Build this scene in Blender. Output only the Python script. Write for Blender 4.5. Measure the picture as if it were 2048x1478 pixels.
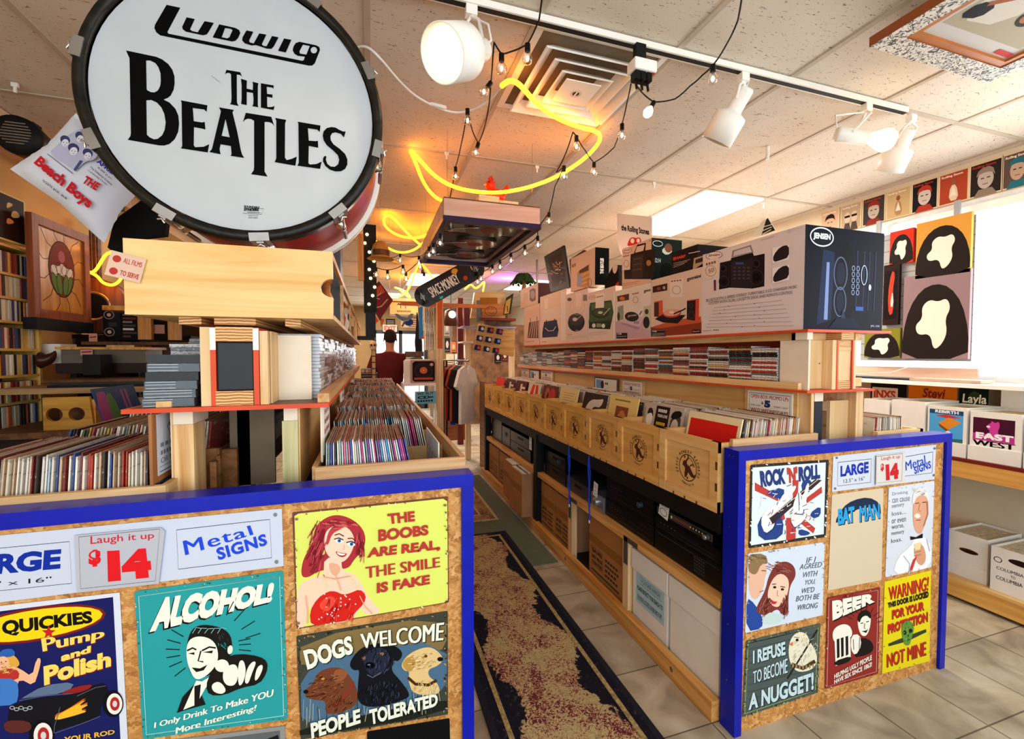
import bpy,math,random
from mathutils import Vector,Matrix
from mathutils.geometry import tessellate_polygon
random.seed(7)
for _o in list(bpy.data.objects):
 bpy.data.objects.remove(_o)
S = bpy.context.scene
COL = S.collection
R = math.radians
PI = math.pi
# ------------------------------------------------------------------ camera
CAMZ,FPX,YAW,PIT = 1.46,880.0,R(17.806),R(-1.944)
cam_data = bpy.data.cameras.new('camera')
cam = bpy.data.objects.new('camera',cam_data)
COL.objects.link(cam)
cam.location = (0,0,CAMZ)
cam.rotation_euler = (PI / 2 + PIT,0,-YAW)
cam_data.sensor_fit = 'HORIZONTAL'
cam_data.sensor_width = 36
cam_data.lens = 36 * FPX / 2048
cam_data.clip_start = 0.05
S.camera = cam
# ------------------------------------------------------------------ view, world, daylight
S.view_settings.view_transform = 'Standard'
S.view_settings.look = 'None'
S.view_settings.gamma = 1
S.view_settings.exposure = 0.2
S.view_settings.use_curve_mapping = False
W = bpy.data.worlds.new('world')
S.world = W
W.use_nodes = True
W.node_tree.nodes['Background'].inputs[0].default_value = (0.86,0.93,1.0,1)
W.node_tree.nodes['Background'].inputs[1].default_value = 0.7
def area(name,loc,rot,sx,sy,power,col):
 d = bpy.data.lights.new(name,'AREA')
 d.shape = 'RECTANGLE'
 d.size,d.size_y,d.energy,d.color = sx,sy,power,col
 o = bpy.data.objects.new(name,d)
 COL.objects.link(o)
 o.location,o.rotation_euler = loc,rot
 return o
# daylight through the shop front behind the camera and the window wall on the right
area('daylight_shopfront',(0.4,-1.9,1.6),(R(90),0,0),4.8,2.1,95,(0.90,0.96,1.0))
area('daylight_side_window',(3.66,1.2,1.85),(R(90),0,R(90)),2.6,1.0,30,(0.92,0.97,1.0))
area('daylight_back_door',(0.75,11.8,1.3),(R(-90),0,0),1.2,1.9,30,(0.95,0.98,1.0))
# the fluorescent troffers in the ceiling, the later ones added for ambient light
for _n,_x,_y,_p in (('troffer_light',2.75,3.33,62),('troffer_light',0.75,7.6,60),('troffer_light',2.8,7.4,45),('troffer_light',-0.95,4.9,16),
                       ('troffer_light',0.3,10.4,60)):
 area(_n,(_x,_y,2.69),(0,0,0),0.56,1.15,_p,(1.0,0.93,0.80))
# ------------------------------------------------------------------ materials
def lin(h):
 if isinstance(h,str):
  h = h.lstrip('#')
  c = [int(h[i:i + 2],16) / 255 for i in (0,2,4)]
  return tuple(x / 12.92 if x <= 0.04045 else ((x + 0.055) / 1.055) ** 2.4 for x in c) + (1,)
 return tuple(h) + (1,)
_M = {}
def nodes_of(name):
 m = bpy.data.materials.new(name)
 m.use_nodes = True
 nt = m.node_tree
 return m,nt,nt.nodes['Principled BSDF']
def N(nt,t,**kw):
 n = nt.nodes.new(t)
 for k,v in kw.items():
  if k in n.inputs:
   n.inputs[k].default_value = v
  else:
   setattr(n,k,v)
 return n
def ramp(nt,stops):
 r = nt.nodes.new('ShaderNodeValToRGB')
 e = r.color_ramp.elements
 e[0].position,e[0].color = stops[0][0],lin(stops[0][1])
 e[1].position,e[1].color = stops[-1][0],lin(stops[-1][1])
 for p,c in stops[1:-1]:
  x = e.new(p)
  x.color = lin(c)
 return r
def coords(nt,scale,kind='Object',rot=(0,0,0)):
 tc = nt.nodes.new('ShaderNodeTexCoord')
 mp = nt.nodes.new('ShaderNodeMapping')
 mp.inputs['Scale'].default_value = scale
 mp.inputs['Rotation'].default_value = rot
 nt.links.new(tc.outputs[kind],mp.inputs['Vector'])
 return mp
def paint(name,c,rough=0.55,metal=0.0,var=0.12,sc=9.0,bump=0.0,coat=0.0):
 """plain surface with a little procedural mottling"""
 if name in _M:
  return _M[name]
 m,nt,b = nodes_of(name)
 mp = coords(nt,(sc,sc,sc))
 no = N(nt,'ShaderNodeTexNoise',Scale=1.0,Detail=4.0)
 nt.links.new(mp.outputs[0],no.inputs['Vector'])
 cc = lin(c)
 a = tuple(max(0,x * (1 - var)) for x in cc[:3])
 z = tuple(min(1,x * (1 + var)) for x in cc[:3])
 r = ramp(nt,[(0.3,a),(0.7,z)])
 nt.links.new(no.outputs['Fac'],r.inputs[0])
 nt.links.new(r.outputs[0],b.inputs['Base Color'])
 b.inputs['Roughness'].default_value = rough
 b.inputs['Specular IOR Level'].default_value = 0.22
 b.inputs['Metallic'].default_value = metal
 if coat:
  b.inputs['Coat Weight'].default_value = coat
 if bump:
  bp = N(nt,'ShaderNodeBump',Strength=bump,Distance=0.01)
  nt.links.new(no.outputs['Fac'],bp.inputs['Height'])
  nt.links.new(bp.outputs[0],b.inputs['Normal'])
 _M[name] = m
 return m
def ink(c,rough=0.45):
 k = ('ink',c,rough)
 if k not in _M:
  m,nt,b = nodes_of('print_' + c.lstrip('#'))
  b.inputs['Base Color'].default_value = lin(c)
  b.inputs['Roughness'].default_value = rough
  b.inputs['Specular IOR Level'].default_value = 0.04
  _M[k] = m
 return _M[k]
def glow(name,c,s,body=None):
 if name in _M:
  return _M[name]
 m,nt,b = nodes_of(name)
 b.inputs['Base Color'].default_value = lin(body or c)
 b.inputs['Emission Color'].default_value = lin(c)
 b.inputs['Emission Strength'].default_value = s
 _M[name] = m
 return m
def wood(name,c1,c2,axis='Y',fine=1.0,rough=0.5,c3=None):
 if name in _M:
  return _M[name]
 m,nt,b = nodes_of(name)
 a,x = 1.6 * fine,24 * fine
 sc = {'X': (a,x,x),'Y': (x,a,x),'Z': (x,x,a)}[axis]
 mp = coords(nt,sc)
 no = N(nt,'ShaderNodeTexNoise',Scale=1.0,Detail=5.0,Distortion=0.9)
 nt.links.new(mp.outputs[0],no.inputs['Vector'])
 st = [(0.32,c1),(0.62,c2)] if not c3 else [(0.3,c1),(0.5,c3),(0.7,c2)]
 r = ramp(nt,st)
 nt.links.new(no.outputs['Fac'],r.inputs[0])
 nt.links.new(r.outputs[0],b.inputs['Base Color'])
 b.inputs['Roughness'].default_value = rough
 b.inputs['Specular IOR Level'].default_value = 0.3
 bp = N(nt,'ShaderNodeBump',Strength=0.12,Distance=0.004)
 nt.links.new(no.outputs['Fac'],bp.inputs['Height'])
 nt.links.new(bp.outputs[0],b.inputs['Normal'])
 _M[name] = m
 return m
def endgrain(name,c1,c2):
 """growth rings on a sawn beam end"""
 if name in _M:
  return _M[name]
 m,nt,b = nodes_of(name)
 tc = nt.nodes.new('ShaderNodeTexCoord')
 mp = nt.nodes.new('ShaderNodeMapping')
 mp.inputs['Location'].default_value = (0.0,0.0,0.05)
 mp.inputs['Scale'].default_value = (1,0.02,1)
 nt.links.new(tc.outputs['Object'],mp.inputs['Vector'])
 wv = N(nt,'ShaderNodeTexWave',wave_type='RINGS',rings_direction='Y',Scale=38.0,Distortion=2.0,Detail=2.0)
 nt.links.new(mp.outputs[0],wv.inputs['Vector'])
 r = ramp(nt,[(0.25,c1),(0.8,c2)])
 nt.links.new(wv.outputs['Color'],r.inputs[0])
 nt.links.new(r.outputs[0],b.inputs['Base Color'])
 b.inputs['Roughness'].default_value = 0.65
 _M[name] = m
 return m
def osb():
 m,nt,b = nodes_of('osb_board')
 mp = coords(nt,(1,1,1))
 vo = N(nt,'ShaderNodeTexVoronoi',Scale=58.0)
 mp2 = coords(nt,(60,60,150),rot=(0,R(35),0))
 no = N(nt,'ShaderNodeTexNoise',Scale=1.0,Detail=5.0,Distortion=2.2)
 n2 = N(nt,'ShaderNodeTexNoise',Scale=22.0,Detail=3.0)
 mx = N(nt,'ShaderNodeMixRGB',blend_type='ADD',Fac=0.12)
 nt.links.new(mp.outputs[0],n2.inputs['Vector'])
 nt.links.new(mp.outputs[0],mx.inputs[1])
 nt.links.new(n2.outputs['Color'],mx.inputs[2])
 nt.links.new(mx.outputs[0],vo.inputs['Vector'])
 nt.links.new(mp2.outputs[0],no.inputs['Vector'])
 m2 = N(nt,'ShaderNodeMixRGB',blend_type='MIX',Fac=0.5)
 nt.links.new(vo.outputs['Color'],m2.inputs[1])
 nt.links.new(no.outputs['Fac'],m2.inputs[2])
 r = ramp(nt,[(0.22,'#84521f'),(0.42,'#b87c38'),(0.6,'#cd9653'),(0.8,'#e0b87c')])
 nt.links.new(m2.outputs[0],r.inputs[0])
 nt.links.new(r.outputs[0],b.inputs['Base Color'])
 b.inputs['Roughness'].default_value = 0.6
 bp = N(nt,'ShaderNodeBump',Strength=0.4,Distance=0.003)
 nt.links.new(m2.outputs[0],bp.inputs['Height'])
 nt.links.new(bp.outputs[0],b.inputs['Normal'])
 return m
def ceiling_mat():
 m,nt,b = nodes_of('ceiling_tile')
 mp = coords(nt,(38,120,1))
 no = N(nt,'ShaderNodeTexNoise',Scale=1.0,Detail=1.5,Distortion=1.2)
 nt.links.new(mp.outputs[0],no.inputs['Vector'])
 r = ramp(nt,[(0.30,'#8d8172'),(0.345,'#ded4c6'),(1.0,'#ded4c6')])
 nt.links.new(no.outputs['Fac'],r.inputs[0])
 mp2 = coords(nt,(2,2,1))
 n2 = N(nt,'ShaderNodeTexNoise',Scale=1.0,Detail=3.0)
 nt.links.new(mp2.outputs[0],n2.inputs['Vector'])
 r2 = ramp(nt,[(0.3,'#eee9e0'),(0.75,'#ffffff')])
 nt.links.new(n2.outputs['Fac'],r2.inputs[0])
 mx = N(nt,'ShaderNodeMixRGB',blend_type='MULTIPLY',Fac=1.0)
 nt.links.new(r.outputs[0],mx.inputs[1])
 nt.links.new(r2.outputs[0],mx.inputs[2])
 nt.links.new(mx.outputs[0],b.inputs['Base Color'])
 b.inputs['Roughness'].default_value = 0.9
 bp = N(nt,'ShaderNodeBump',Strength=0.5,Distance=0.004)
 nt.links.new(r.outputs[0],bp.inputs['Height'])
 nt.links.new(bp.outputs[0],b.inputs['Normal'])
 return m
def floor_mat():
 m,nt,b = nodes_of('floor_tile')
 mp = coords(nt,(1,1,1))
 mp.inputs['Location'].default_value = (-1.273 + 0.343 * 8,-1.715 + 0.343 * 10,0)
 br = N(nt,'ShaderNodeTexBrick',offset=0.0,squash=1.0)
 br.inputs['Scale'].default_value = 1.0
 br.inputs['Brick Width'].default_value = 0.343
 br.inputs['Row Height'].default_value = 0.343
 br.inputs['Mortar Size'].default_value = 0.0035
 br.inputs['Mortar Smooth'].default_value = 0.3
 br.inputs['Color1'].default_value = lin('#c3b8a2')
 br.inputs['Color2'].default_value = lin('#aea594')
 br.inputs['Mortar'].default_value = lin('#6d6355')
 nt.links.new(mp.outputs[0],br.inputs['Vector'])
 no = N(nt,'ShaderNodeTexNoise',Scale=5.5,Detail=7.0,Distortion=0.8)
 nt.links.new(mp.outputs[0],no.inputs['Vector'])
 r = ramp(nt,[(0.28,'#8d8478'),(0.5,'#d8cfc0'),(0.72,'#ffffff')])
 nt.links.new(no.outputs['Fac'],r.inputs[0])
 mx = N(nt,'ShaderNodeMixRGB',blend_type='MULTIPLY',Fac=0.75)
 nt.links.new(br.outputs['Color'],mx.inputs[1])
 nt.links.new(r.outputs[0],mx.inputs[2])
 nt.links.new(mx.outputs[0],b.inputs['Base Color'])
 b.inputs['Roughness'].default_value = 0.5
 b.inputs['Specular IOR Level'].default_value = 0.3
 bp = N(nt,'ShaderNodeBump',Strength=0.4,Distance=0.003,invert=True)
 nt.links.new(br.outputs['Fac'],bp.inputs['Height'])
 nt.links.new(bp.outputs[0],b.inputs['Normal'])
 return m
PINE = wood('pine_y','#c99552','#e9c68c','Y')
PINEX = wood('pine_x','#d3a35f','#ecca93','X')
PINEZ = wood('pine_z','#cc9f66','#ebcda0','Z')
GOLD = wood('gold_pine_x','#d6a65c','#ecc98a','X',0.8,0.4)
PLY = wood('plywood_z','#d0a973','#e3c596','Z',0.5,0.6)
PLYY = wood('plywood_y','#c79a58','#dbb577','Y',0.5,0.55)
OAK = wood('oak_x','#b98a55','#dcb688','X',1.3)
OAKY = wood('oak_y','#b0804a','#d6ad7c','Y',1.3)
PALE = paint('pale_board','#e7d9c3',0.6,var=0.06)
GREENP = wood('treated_post','#9c9a62','#c9c292','Z')
BROWNW = wood('brown_wood_y','#7a4f2a','#a87443','Y')
DARKW = wood('dark_wood_y','#3f2615','#6b4526','Y')
HONEY = wood('honey_wood_y','#b87425','#dea24a','Y',0.8,0.4)
EDGE = endgrain('beam_end','#a96a2e','#e3bb82')
REDP = paint('red_orange_paint','#d24a24',0.4,var=0.1)
BLUE = paint('blue_paint','#0618a4',0.32,var=0.12,sc=14,bump=0.05)
BLACK = paint('black_paint','#101012',0.5,var=0.3)
BLACKP = paint('black_plastic','#0b0b0d',0.3,var=0.2)
DARKG = paint('dark_grey','#2a2b2f',0.5)
WHITE = paint('white_paint','#efece6',0.5,var=0.03)
WHITEM = paint('white_enamel','#f1eee6',0.35,var=0.03)
CARD = paint('white_cardboard','#e4e0d8',0.7,var=0.04)
KRAFT = paint('kraft_cardboard','#a9713c',0.75,var=0.08,sc=5)
KRAFT2 = paint('kraft_cardboard_inside','#7d5636',0.8,var=0.1)
CHROME = paint('chrome','#d8d8d8',0.15,1.0,var=0.05)
STEEL = paint('steel','#9a9a98',0.35,1.0,var=0.1)
GREYM = paint('grey_metal','#6b6a68',0.45,0.7)
OSB = osb()
CABLE = paint('black_cable','#0d0c0c',0.5)
WCABLE = paint('white_cable','#e8e4dd',0.45)
# ------------------------------------------------------------------ photograph point -> point on a plane of the room
_f = Vector((math.sin(YAW) * math.cos(PIT),math.cos(YAW) * math.cos(PIT),math.sin(PIT)))
_r = Vector((math.cos(YAW),-math.sin(YAW),0))
_u = _r.cross(_f)
def ray(px,py):
 return _f + _r * ((px - 1024) / FPX) - _u * ((py - 739) / FPX)
def at(px,py,ax,val):
 d = ray(px,py)
 o = Vector((0,0,CAMZ))
 i = 'xyz'.index(ax)
 return o + d * ((val - o[i]) / d[i])
def onplane(px,py,O,n):
 d = ray(px,py)
 o = Vector((0,0,CAMZ))
 return o + d * ((O - o).dot(n) / d.dot(n))
# ------------------------------------------------------------------ scene graph
ORG = {}
def tag(o,label,cat,group=None):
 o['label'] = label
 o['category'] = cat
 if group:
  o['group'] = group
 return o
def thing(name,label,cat,loc=(0,0,0),group=None):
 o = bpy.data.objects.new(name,None)
 o.empty_display_size = 0.05
 COL.objects.link(o)
 o.location = loc
 ORG[o.name] = Vector(loc)
 return tag(o,label,cat,group)
class MB:
 """collects shapes in world coordinates and links them as ONE mesh object"""
 def __init__(s):
  s.v,s.f,s.m,s.mats,s.sm = [],[],[],[],[]
 def mi(s,mat):
  if mat not in s.mats:
   s.mats.append(mat)
  return s.mats.index(mat)
 def add(s,vs,fs,mat,smooth=False):
  b = len(s.v)
  s.v += [tuple(x) for x in vs]
  k = s.mi(mat)
  for f in fs:
   s.f.append(tuple(b + i for i in f))
   s.m.append(k)
   s.sm.append(smooth)
  return s
 def box(s,a,b,mat,M=None):
  x0,y0,z0 = a
  x1,y1,z1 = b
  vs = [Vector(p) for p in ((x0,y0,z0),(x1,y0,z0),(x1,y1,z0),(x0,y1,z0),(x0,y0,z1),(x1,y0,z1),(x1,y1,z1),(x0,y1,z1))]
  if M is not None:
   vs = [M @ p for p in vs]
  return s.add(vs,((0,3,2,1),(4,5,6,7),(0,1,5,4),(1,2,6,5),(2,3,7,6),(3,0,4,7)),mat)
 def cyl(s,p0,p1,r0,mat,r1=None,n=14,caps=True,smooth=True):
  p0,p1 = Vector(p0),Vector(p1)
  r1 = r0 if r1 is None else r1
  d = (p1 - p0).normalized()
  a = d.orthogonal().normalized()
  c = d.cross(a)
  vs = []
  for i in range(n):
   t = 2 * PI * i / n
   e = a * math.cos(t) + c * math.sin(t)
   vs += [p0 + e * r0,p1 + e * r1]
  s.add(vs,[(2 * i,2 * ((i + 1) % n),2 * ((i + 1) % n) + 1,2 * i + 1) for i in range(n)],mat,smooth)
  if caps:
   s.add([vs[2 * i] for i in range(n)],[tuple(range(n - 1,-1,-1))],mat)
   s.add([vs[2 * i + 1] for i in range(n)],[tuple(range(n))],mat)
  return s
 def tube(s,pts,r,mat,n=6,closed=False):
  pts = [Vector(p) for p in pts]
  m = len(pts)
  vs = []
  a = None
  for i,p in enumerate(pts):
   q0 = pts[(i - 1) % m] if (i or closed) else p
   q1 = pts[(i + 1) % m] if (i < m - 1 or closed) else p
   d = (q1 - q0)
   d = d.normalized() if d.length > 1e-9 else Vector((0,0,1))
   a = d.orthogonal() if a is None else a - d * a.dot(d)
   if a.length < 1e-6:
    a = d.orthogonal()
   a.normalize()
   c = d.cross(a)
   rr = r[i] if isinstance(r,(list,tuple)) else r
   vs += [p + (a * math.cos(2 * PI * k / n) + c * math.sin(2 * PI * k / n)) * rr for k in range(n)]
  fs = []
  for i in range(m if closed else m - 1):
   j = (i + 1) % m
   fs += [(i * n + k,i * n + (k + 1) % n,j * n + (k + 1) % n,j * n + k) for k in range(n)]
  s.add(vs,fs,mat,True)
  if not closed:
   s.add(vs[:n],[tuple(range(n))],mat)
   s.add(vs[-n:],[tuple(range(n))],mat)
  return s
 def lathe(s,o,axis,prof,mat,n=24,smooth=True):
  o,d = Vector(o),Vector(axis).normalized()
  a = d.orthogonal().normalized()
  c = d.cross(a)
  vs = []
  for r,h in prof:
   vs += [o + d * h + (a * math.cos(2 * PI * k / n) + c * math.sin(2 * PI * k / n)) * r for k in range(n)]
  fs = []
  for i in range(len(prof) - 1):
   fs += [(i * n + k,i * n + (k + 1) % n,(i + 1) * n + (k + 1) % n,(i + 1) * n + k) for k in range(n)]
  return s.add(vs,fs,mat,smooth)
 def ball(s,c,r,mat,n=12,sc=(1,1,1),M=None):
  c = Vector(c)
  h = n // 2
  vs,fs = [],[]
  for i in range(h + 1):
   t = PI * i / h
   for k in range(n):
    p = Vector((math.sin(t) * math.cos(2 * PI * k / n) * sc[0],math.sin(t) * math.sin(2 * PI * k / n) * sc[1],math.cos(t) * sc[2])) * r
    vs.append(c + (M @ p if M is not None else p))
  for i in range(h):
   fs += [(i * n + k,i * n + (k + 1) % n,(i + 1) * n + (k + 1) % n,(i + 1) * n + k) for k in range(n)]
  return s.add(vs,fs,mat,True)
 def poly(s,pts,mat,holes=()):
  loops = [[Vector(p) for p in pts]] + [[Vector(p) for p in h] for h in holes]
  flat = [p for l in loops for p in l]
  tris = tessellate_polygon(loops)
  return s.add(flat,[t for t in tris],mat)
 def prism(s,pts,off,mat,holes=(),side=None):
  """planar outline extruded by the vector off"""
  off = Vector(off)
  loops = [[Vector(p) for p in pts]] + [[Vector(p) for p in h] for h in holes]
  flat = [p for l in loops for p in l]
  tris = tessellate_polygon(loops)
  s.add(flat,tris,mat)
  s.add([p + off for p in flat],tris,mat)
  for l in loops:
   n = len(l)
   s.add(l + [p + off for p in l],[(i,(i + 1) % n,n + (i + 1) % n,n + i) for i in range(n)],side or mat)
  return s
 def build(s,name,parent=None,bevel=0.0,seg=2,mod=None):
  me = bpy.data.meshes.new(name)
  o0 = ORG[parent.name] if parent else Vector((0,0,0))
  me.from_pydata([(x - o0[0],y - o0[1],z - o0[2]) for x,y,z in s.v],[],s.f)
  for mt in s.mats:
   me.materials.append(mt)
  me.polygons.foreach_set('material_index',s.m)
  me.polygons.foreach_set('use_smooth',s.sm)
  me.update()
  o = bpy.data.objects.new(name,me)
  COL.objects.link(o)
  if parent:
   o.parent = parent
  ORG[o.name] = o0
  if bevel:
   b = o.modifiers.new('bevel','BEVEL')
   b.width,b.segments,b.limit_method,b.angle_limit = bevel,seg,'ANGLE',R(40)
  return o
def struct(o):
 o['kind'] = 'structure'
 return o
def solid(name,label,cat,mb,group=None,bevel=0.0):
 """a thing that is one mesh, its origin at the middle of its base"""
 xs,ys,zs = zip(*mb.v)
 loc = Vector(((min(xs) + max(xs)) / 2,(min(ys) + max(ys)) / 2,min(zs)))
 e = '_pivot'
 ORG[e] = loc
 class _P:
  name = e
 me = mb.build(name,None,bevel)
 me.data.transform(Matrix.Translation(-loc))
 me.location = loc
 ORG[me.name] = loc
 return tag(me,label,cat,group)
def copy_tree(o,parent=None):
 c = o.copy()
 COL.objects.link(c)
 if parent is not None:
  c.parent = parent
 for ch in list(o.children):
  copy_tree(ch,c)
 return c
# ------------------------------------------------------------------ lettering
_G = {}
def glyphs(s,bold=0.0,spc=1.0):
 k = (s,bold,spc)
 if k not in _G:
  cu = bpy.data.curves.new('lettering','FONT')
  cu.body = s
  cu.size = 1.0
  cu.resolution_u = 3
  mw = bold > .015 and any(ch in 'MWmw' for ch in s)
  cu.offset = 0 if mw else bold
  cu.space_character = spc
  o = bpy.data.objects.new('lettering',cu)
  COL.objects.link(o)
  dg = bpy.context.evaluated_depsgraph_get()
  me = bpy.data.meshes.new_from_object(o.evaluated_get(dg))
  vs = [(v.co.x,v.co.y) for v in me.vertices]
  fs = [tuple(p.vertices) for p in me.polygons]
  if mw:
   n,d = len(vs),bold * .7
   vs = [(x - d,y) for x,y in vs] + [(x + d,y) for x,y in vs]
   fs = fs + [tuple(i + n for i in f) for f in fs]
  bpy.data.objects.remove(o)
  bpy.data.curves.remove(cu)
  bpy.data.meshes.remove(me)
  _G[k] = (vs,fs,len(vs) // 2 if mw else len(vs))
 return _G[k]
def smooth_loop(p,it=2):
 for _ in range(it):
  q = []
  for i in range(len(p)):
   a,b = p[i],p[(i + 1) % len(p)]
   q += [(a[0] * .75 + b[0] * .25,a[1] * .75 + b[1] * .25),(a[0] * .25 + b[0] * .75,a[1] * .25 + b[1] * .75)]
  p = q
 return p
class Art:
 """flat printing on a plane: O corner, U right, V up (metres), or traced in crop coordinates (x0, y0, scale) of the photograph"""
 def __init__(s,mb,O,U,V,crop=None,eps=0.00006,unit=1.0):
  s.mb,s.O,s.U,s.V = mb,Vector(O),Vector(U).normalized(),Vector(V).normalized()
  s.n = s.U.cross(s.V).normalized()
  s.crop,s.eps,s.k,s.unit = crop,eps,1,unit
 def p(s,q,k=None):
  off = s.n * (s.eps * (s.k if k is None else k))
  if s.crop:
   x0,y0,c = s.crop
   return onplane(x0 + q[0] / c,y0 + q[1] / c,s.O,s.n) + off
  return s.O + s.U * (q[0] * s.unit) + s.V * (q[1] * s.unit) + off
 def poly(s,pts,c,holes=(),sm=0):
  m = ink(c) if isinstance(c,str) else c
  if sm:
   pts = smooth_loop(list(pts),sm)
   holes = [smooth_loop(list(h),sm) for h in holes]
  s.mb.poly([s.p(q) for q in pts],m,[[s.p(q) for q in h] for h in holes])
  s.k += 1
  return s
 def rect(s,x0,y0,x1,y1,c):
  return s.poly(((x0,y0),(x1,y0),(x1,y1),(x0,y1)),c)
 def ell(s,cx,cy,rx,ry,c,rot=0,n=22):
  ca,sa = math.cos(R(rot)),math.sin(R(rot))
  return s.poly([(cx + rx * math.cos(2 * PI * i / n) * ca - ry * math.sin(2 * PI * i / n) * sa,cy + rx * math.cos(2 * PI * i / n) * sa + ry * math.sin(2 * PI * i / n) * ca) for i in range(n)],c)
 def ring(s,cx,cy,rx,ry,w,c,rot=0,n=28):
  ca,sa = math.cos(R(rot)),math.sin(R(rot))
  f = lambda a,b: [(cx + a * math.cos(2 * PI * i / n) * ca - b * math.sin(2 * PI * i / n) * sa,cy + a * math.cos(2 * PI * i / n) * sa + b * math.sin(2 * PI * i / n) * ca) for i in range(n)]
  return s.poly(f(rx,ry),c,[f(rx - w,ry - w)])
 def line(s,pts,w,c):
  """stroke of width w in the drawing's own units"""
  m = ink(c) if isinstance(c,str) else c
  L,Rr = [],[]
  for i,q in enumerate(pts):
   a = pts[max(0,i - 1)]
   b = pts[min(len(pts) - 1,i + 1)]
   dx,dy = b[0] - a[0],b[1] - a[1]
   l = math.hypot(dx,dy) or 1
   L.append((q[0] - dy / l * w / 2,q[1] + dx / l * w / 2))
   Rr.append((q[0] + dy / l * w / 2,q[1] - dx / l * w / 2))
  vs = [s.p(q) for q in L] + [s.p(q) for q in Rr]
  n = len(pts)
  s.mb.add(vs,[(i,i + 1,n + i + 1,n + i) for i in range(n - 1)],m)
  s.k += 1
  return s
 def frame(s,pts,w,c):
  """outline of a closed loop"""
  return s.line(list(pts) + [pts[0],pts[1]],w,c)
 def text(s,t,bl,br,tl,c,bold=0.02,spc=1.0,tr=None):
  """t fitted to the four-sided box bottom-left, bottom-right, top-left (top-right)"""
  m = ink(c) if isinstance(c,str) else c
  if t[0] == '#':      # unreadable small print: short bars
   n = len(t)
   for i in range(n):
    a,b = i / n,(i + .72) / n
    L = lambda u,v: tuple(bl[j] + (br[j] - bl[j]) * u + (tl[j] - bl[j]) * v for j in (0,1))
    s.poly((L(a,.1),L(b,.1),L(b,.85),L(a,.85)),m)
    s.k -= 1
   s.k += 1
   return s
  vs,fs,half = glyphs(t,bold,spc)
  if not vs:
   return s
  tr = tr or (br[0] + tl[0] - bl[0],br[1] + tl[1] - bl[1])
  x0,x1 = min(v[0] for v in vs),max(v[0] for v in vs)
  y0,y1 = min(v[1] for v in vs),max(v[1] for v in vs)
  out = []
  for i_,v in enumerate(vs):
   a,b = (v[0] - x0) / max(1e-6,x1 - x0),(v[1] - y0) / max(1e-6,y1 - y0)
   q = [(1 - a) * (1 - b) * bl[i] + a * (1 - b) * br[i] + (1 - a) * b * tl[i] + a * b * tr[i] for i in (0,1)]
   out.append(s.p(q,s.k + (i_ >= half)))
  s.mb.add(out,fs,m)
  s.k += 2
  return s
 def arc(s,t,cx,cy,r,h,a0,a1,c,bold=0.02,wide=0.8,yup=1):
  """letters of t round an arc from angle a0 to a1 (degrees); yup=-1 for y-down drawings"""
  m = ink(c) if isinstance(c,str) else c
  n = len(t)
  for i,ch in enumerate(t):
   if ch == ' ':
    continue
   an = R(a0 + (a1 - a0) * i / max(1,n - 1))
   vs,fs,_h = glyphs(ch,bold)
   x0,x1 = min(v[0] for v in vs),max(v[0] for v in vs)
   ox,oy = cx + r * math.cos(an),cy + yup * r * math.sin(an)
   sg = -1 if a1 < a0 else 1
   tx,ty = (math.sin(an),-yup * math.cos(an)) if sg < 0 else (-math.sin(an),yup * math.cos(an))
   rx,ry = (math.cos(an),yup * math.sin(an)) if sg < 0 else (-math.cos(an),-yup * math.sin(an))
   sc = h / 0.72
   out = []
   for v in vs:
    lx,ly = (v[0] - (x0 + x1) / 2) * sc * wide,v[1] * sc
    out.append(s.p((ox + tx * lx + rx * ly,oy + ty * lx + ry * ly)))
   s.mb.add(out,fs,m)
  s.k += 1
  return s
# ================================================================== the room
XL,XR,YF,YB,ZC = -1.98,3.75,-2.0,12.1,2.72
TX = [i * 0.61 for i in range(-4,7)]
TY = [1.58 + 1.2 * i for i in range(-2,10)]
mb = MB(); mb.box((XL,YF,-0.05),(XR,YB,0),floor_mat()); struct(mb.build('floor'))
mb = MB(); mb.box((XL,YF,ZC),(XR,YB,ZC + 0.05),ceiling_mat()); struct(mb.build('ceiling'))
TBAR = paint('ceiling_grid_bar','#b9ab98',0.5,var=0.05)
mb = MB()
for x in TX[1:]:
 mb.box((x - 0.012,YF,ZC - 0.006),(x + 0.012,YB,ZC),TBAR)
for y in TY:
 mb.box((XL,y - 0.012,ZC - 0.0055),(XR,y + 0.012,ZC),TBAR)
struct(mb.build('trim_1'))
CREAM = paint('cream_wall','#d9b679',0.8,var=0.05,sc=3)
WALLR = paint('right_wall','#d8cdb2',0.8,var=0.05,sc=3)
mb = MB(); mb.box((XL - 0.1,YF,0),(XL,YB,ZC),CREAM); struct(mb.build('wall_left'))
mb = MB(); mb.box((XL,YF,2.60),(-1.78,YB,ZC - 0.006),paint('soffit','#cdb393',0.8)); struct(mb.build('trim_2'))
# right wall with the long shop window
mb = MB()
mb.box((XR,YF,0),(XR + 0.1,YB,1.30),WALLR)
mb.box((XR,YF,2.45),(XR + 0.1,YB,ZC),WALLR)
mb.box((XR,YF,1.30),(XR + 0.1,-0.6,2.45),WALLR)
mb.box((XR,3.3,1.30),(XR + 0.1,YB,2.45),WALLR)
struct(mb.build('wall_right'))
FRAMEW = paint('window_frame','#d9dcdc',0.4)
mb = MB()
for y in (-0.6,0.68,1.30,3.26):
 mb.box((XR - 0.03,y,1.30),(XR + 0.06,y + 0.05,2.45),FRAMEW)
mb.box((XR - 0.03,-0.6,1.27),(XR + 0.06,3.3,1.32),FRAMEW)
mb.box((XR - 0.03,-0.6,2.41),(XR + 0.06,3.3,2.46),FRAMEW)
wf = struct(mb.build('window_1'))
m,nt,b = nodes_of('bright_pane')
b.inputs['Base Color'].default_value = (0.95,0.98,1,1)
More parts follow.
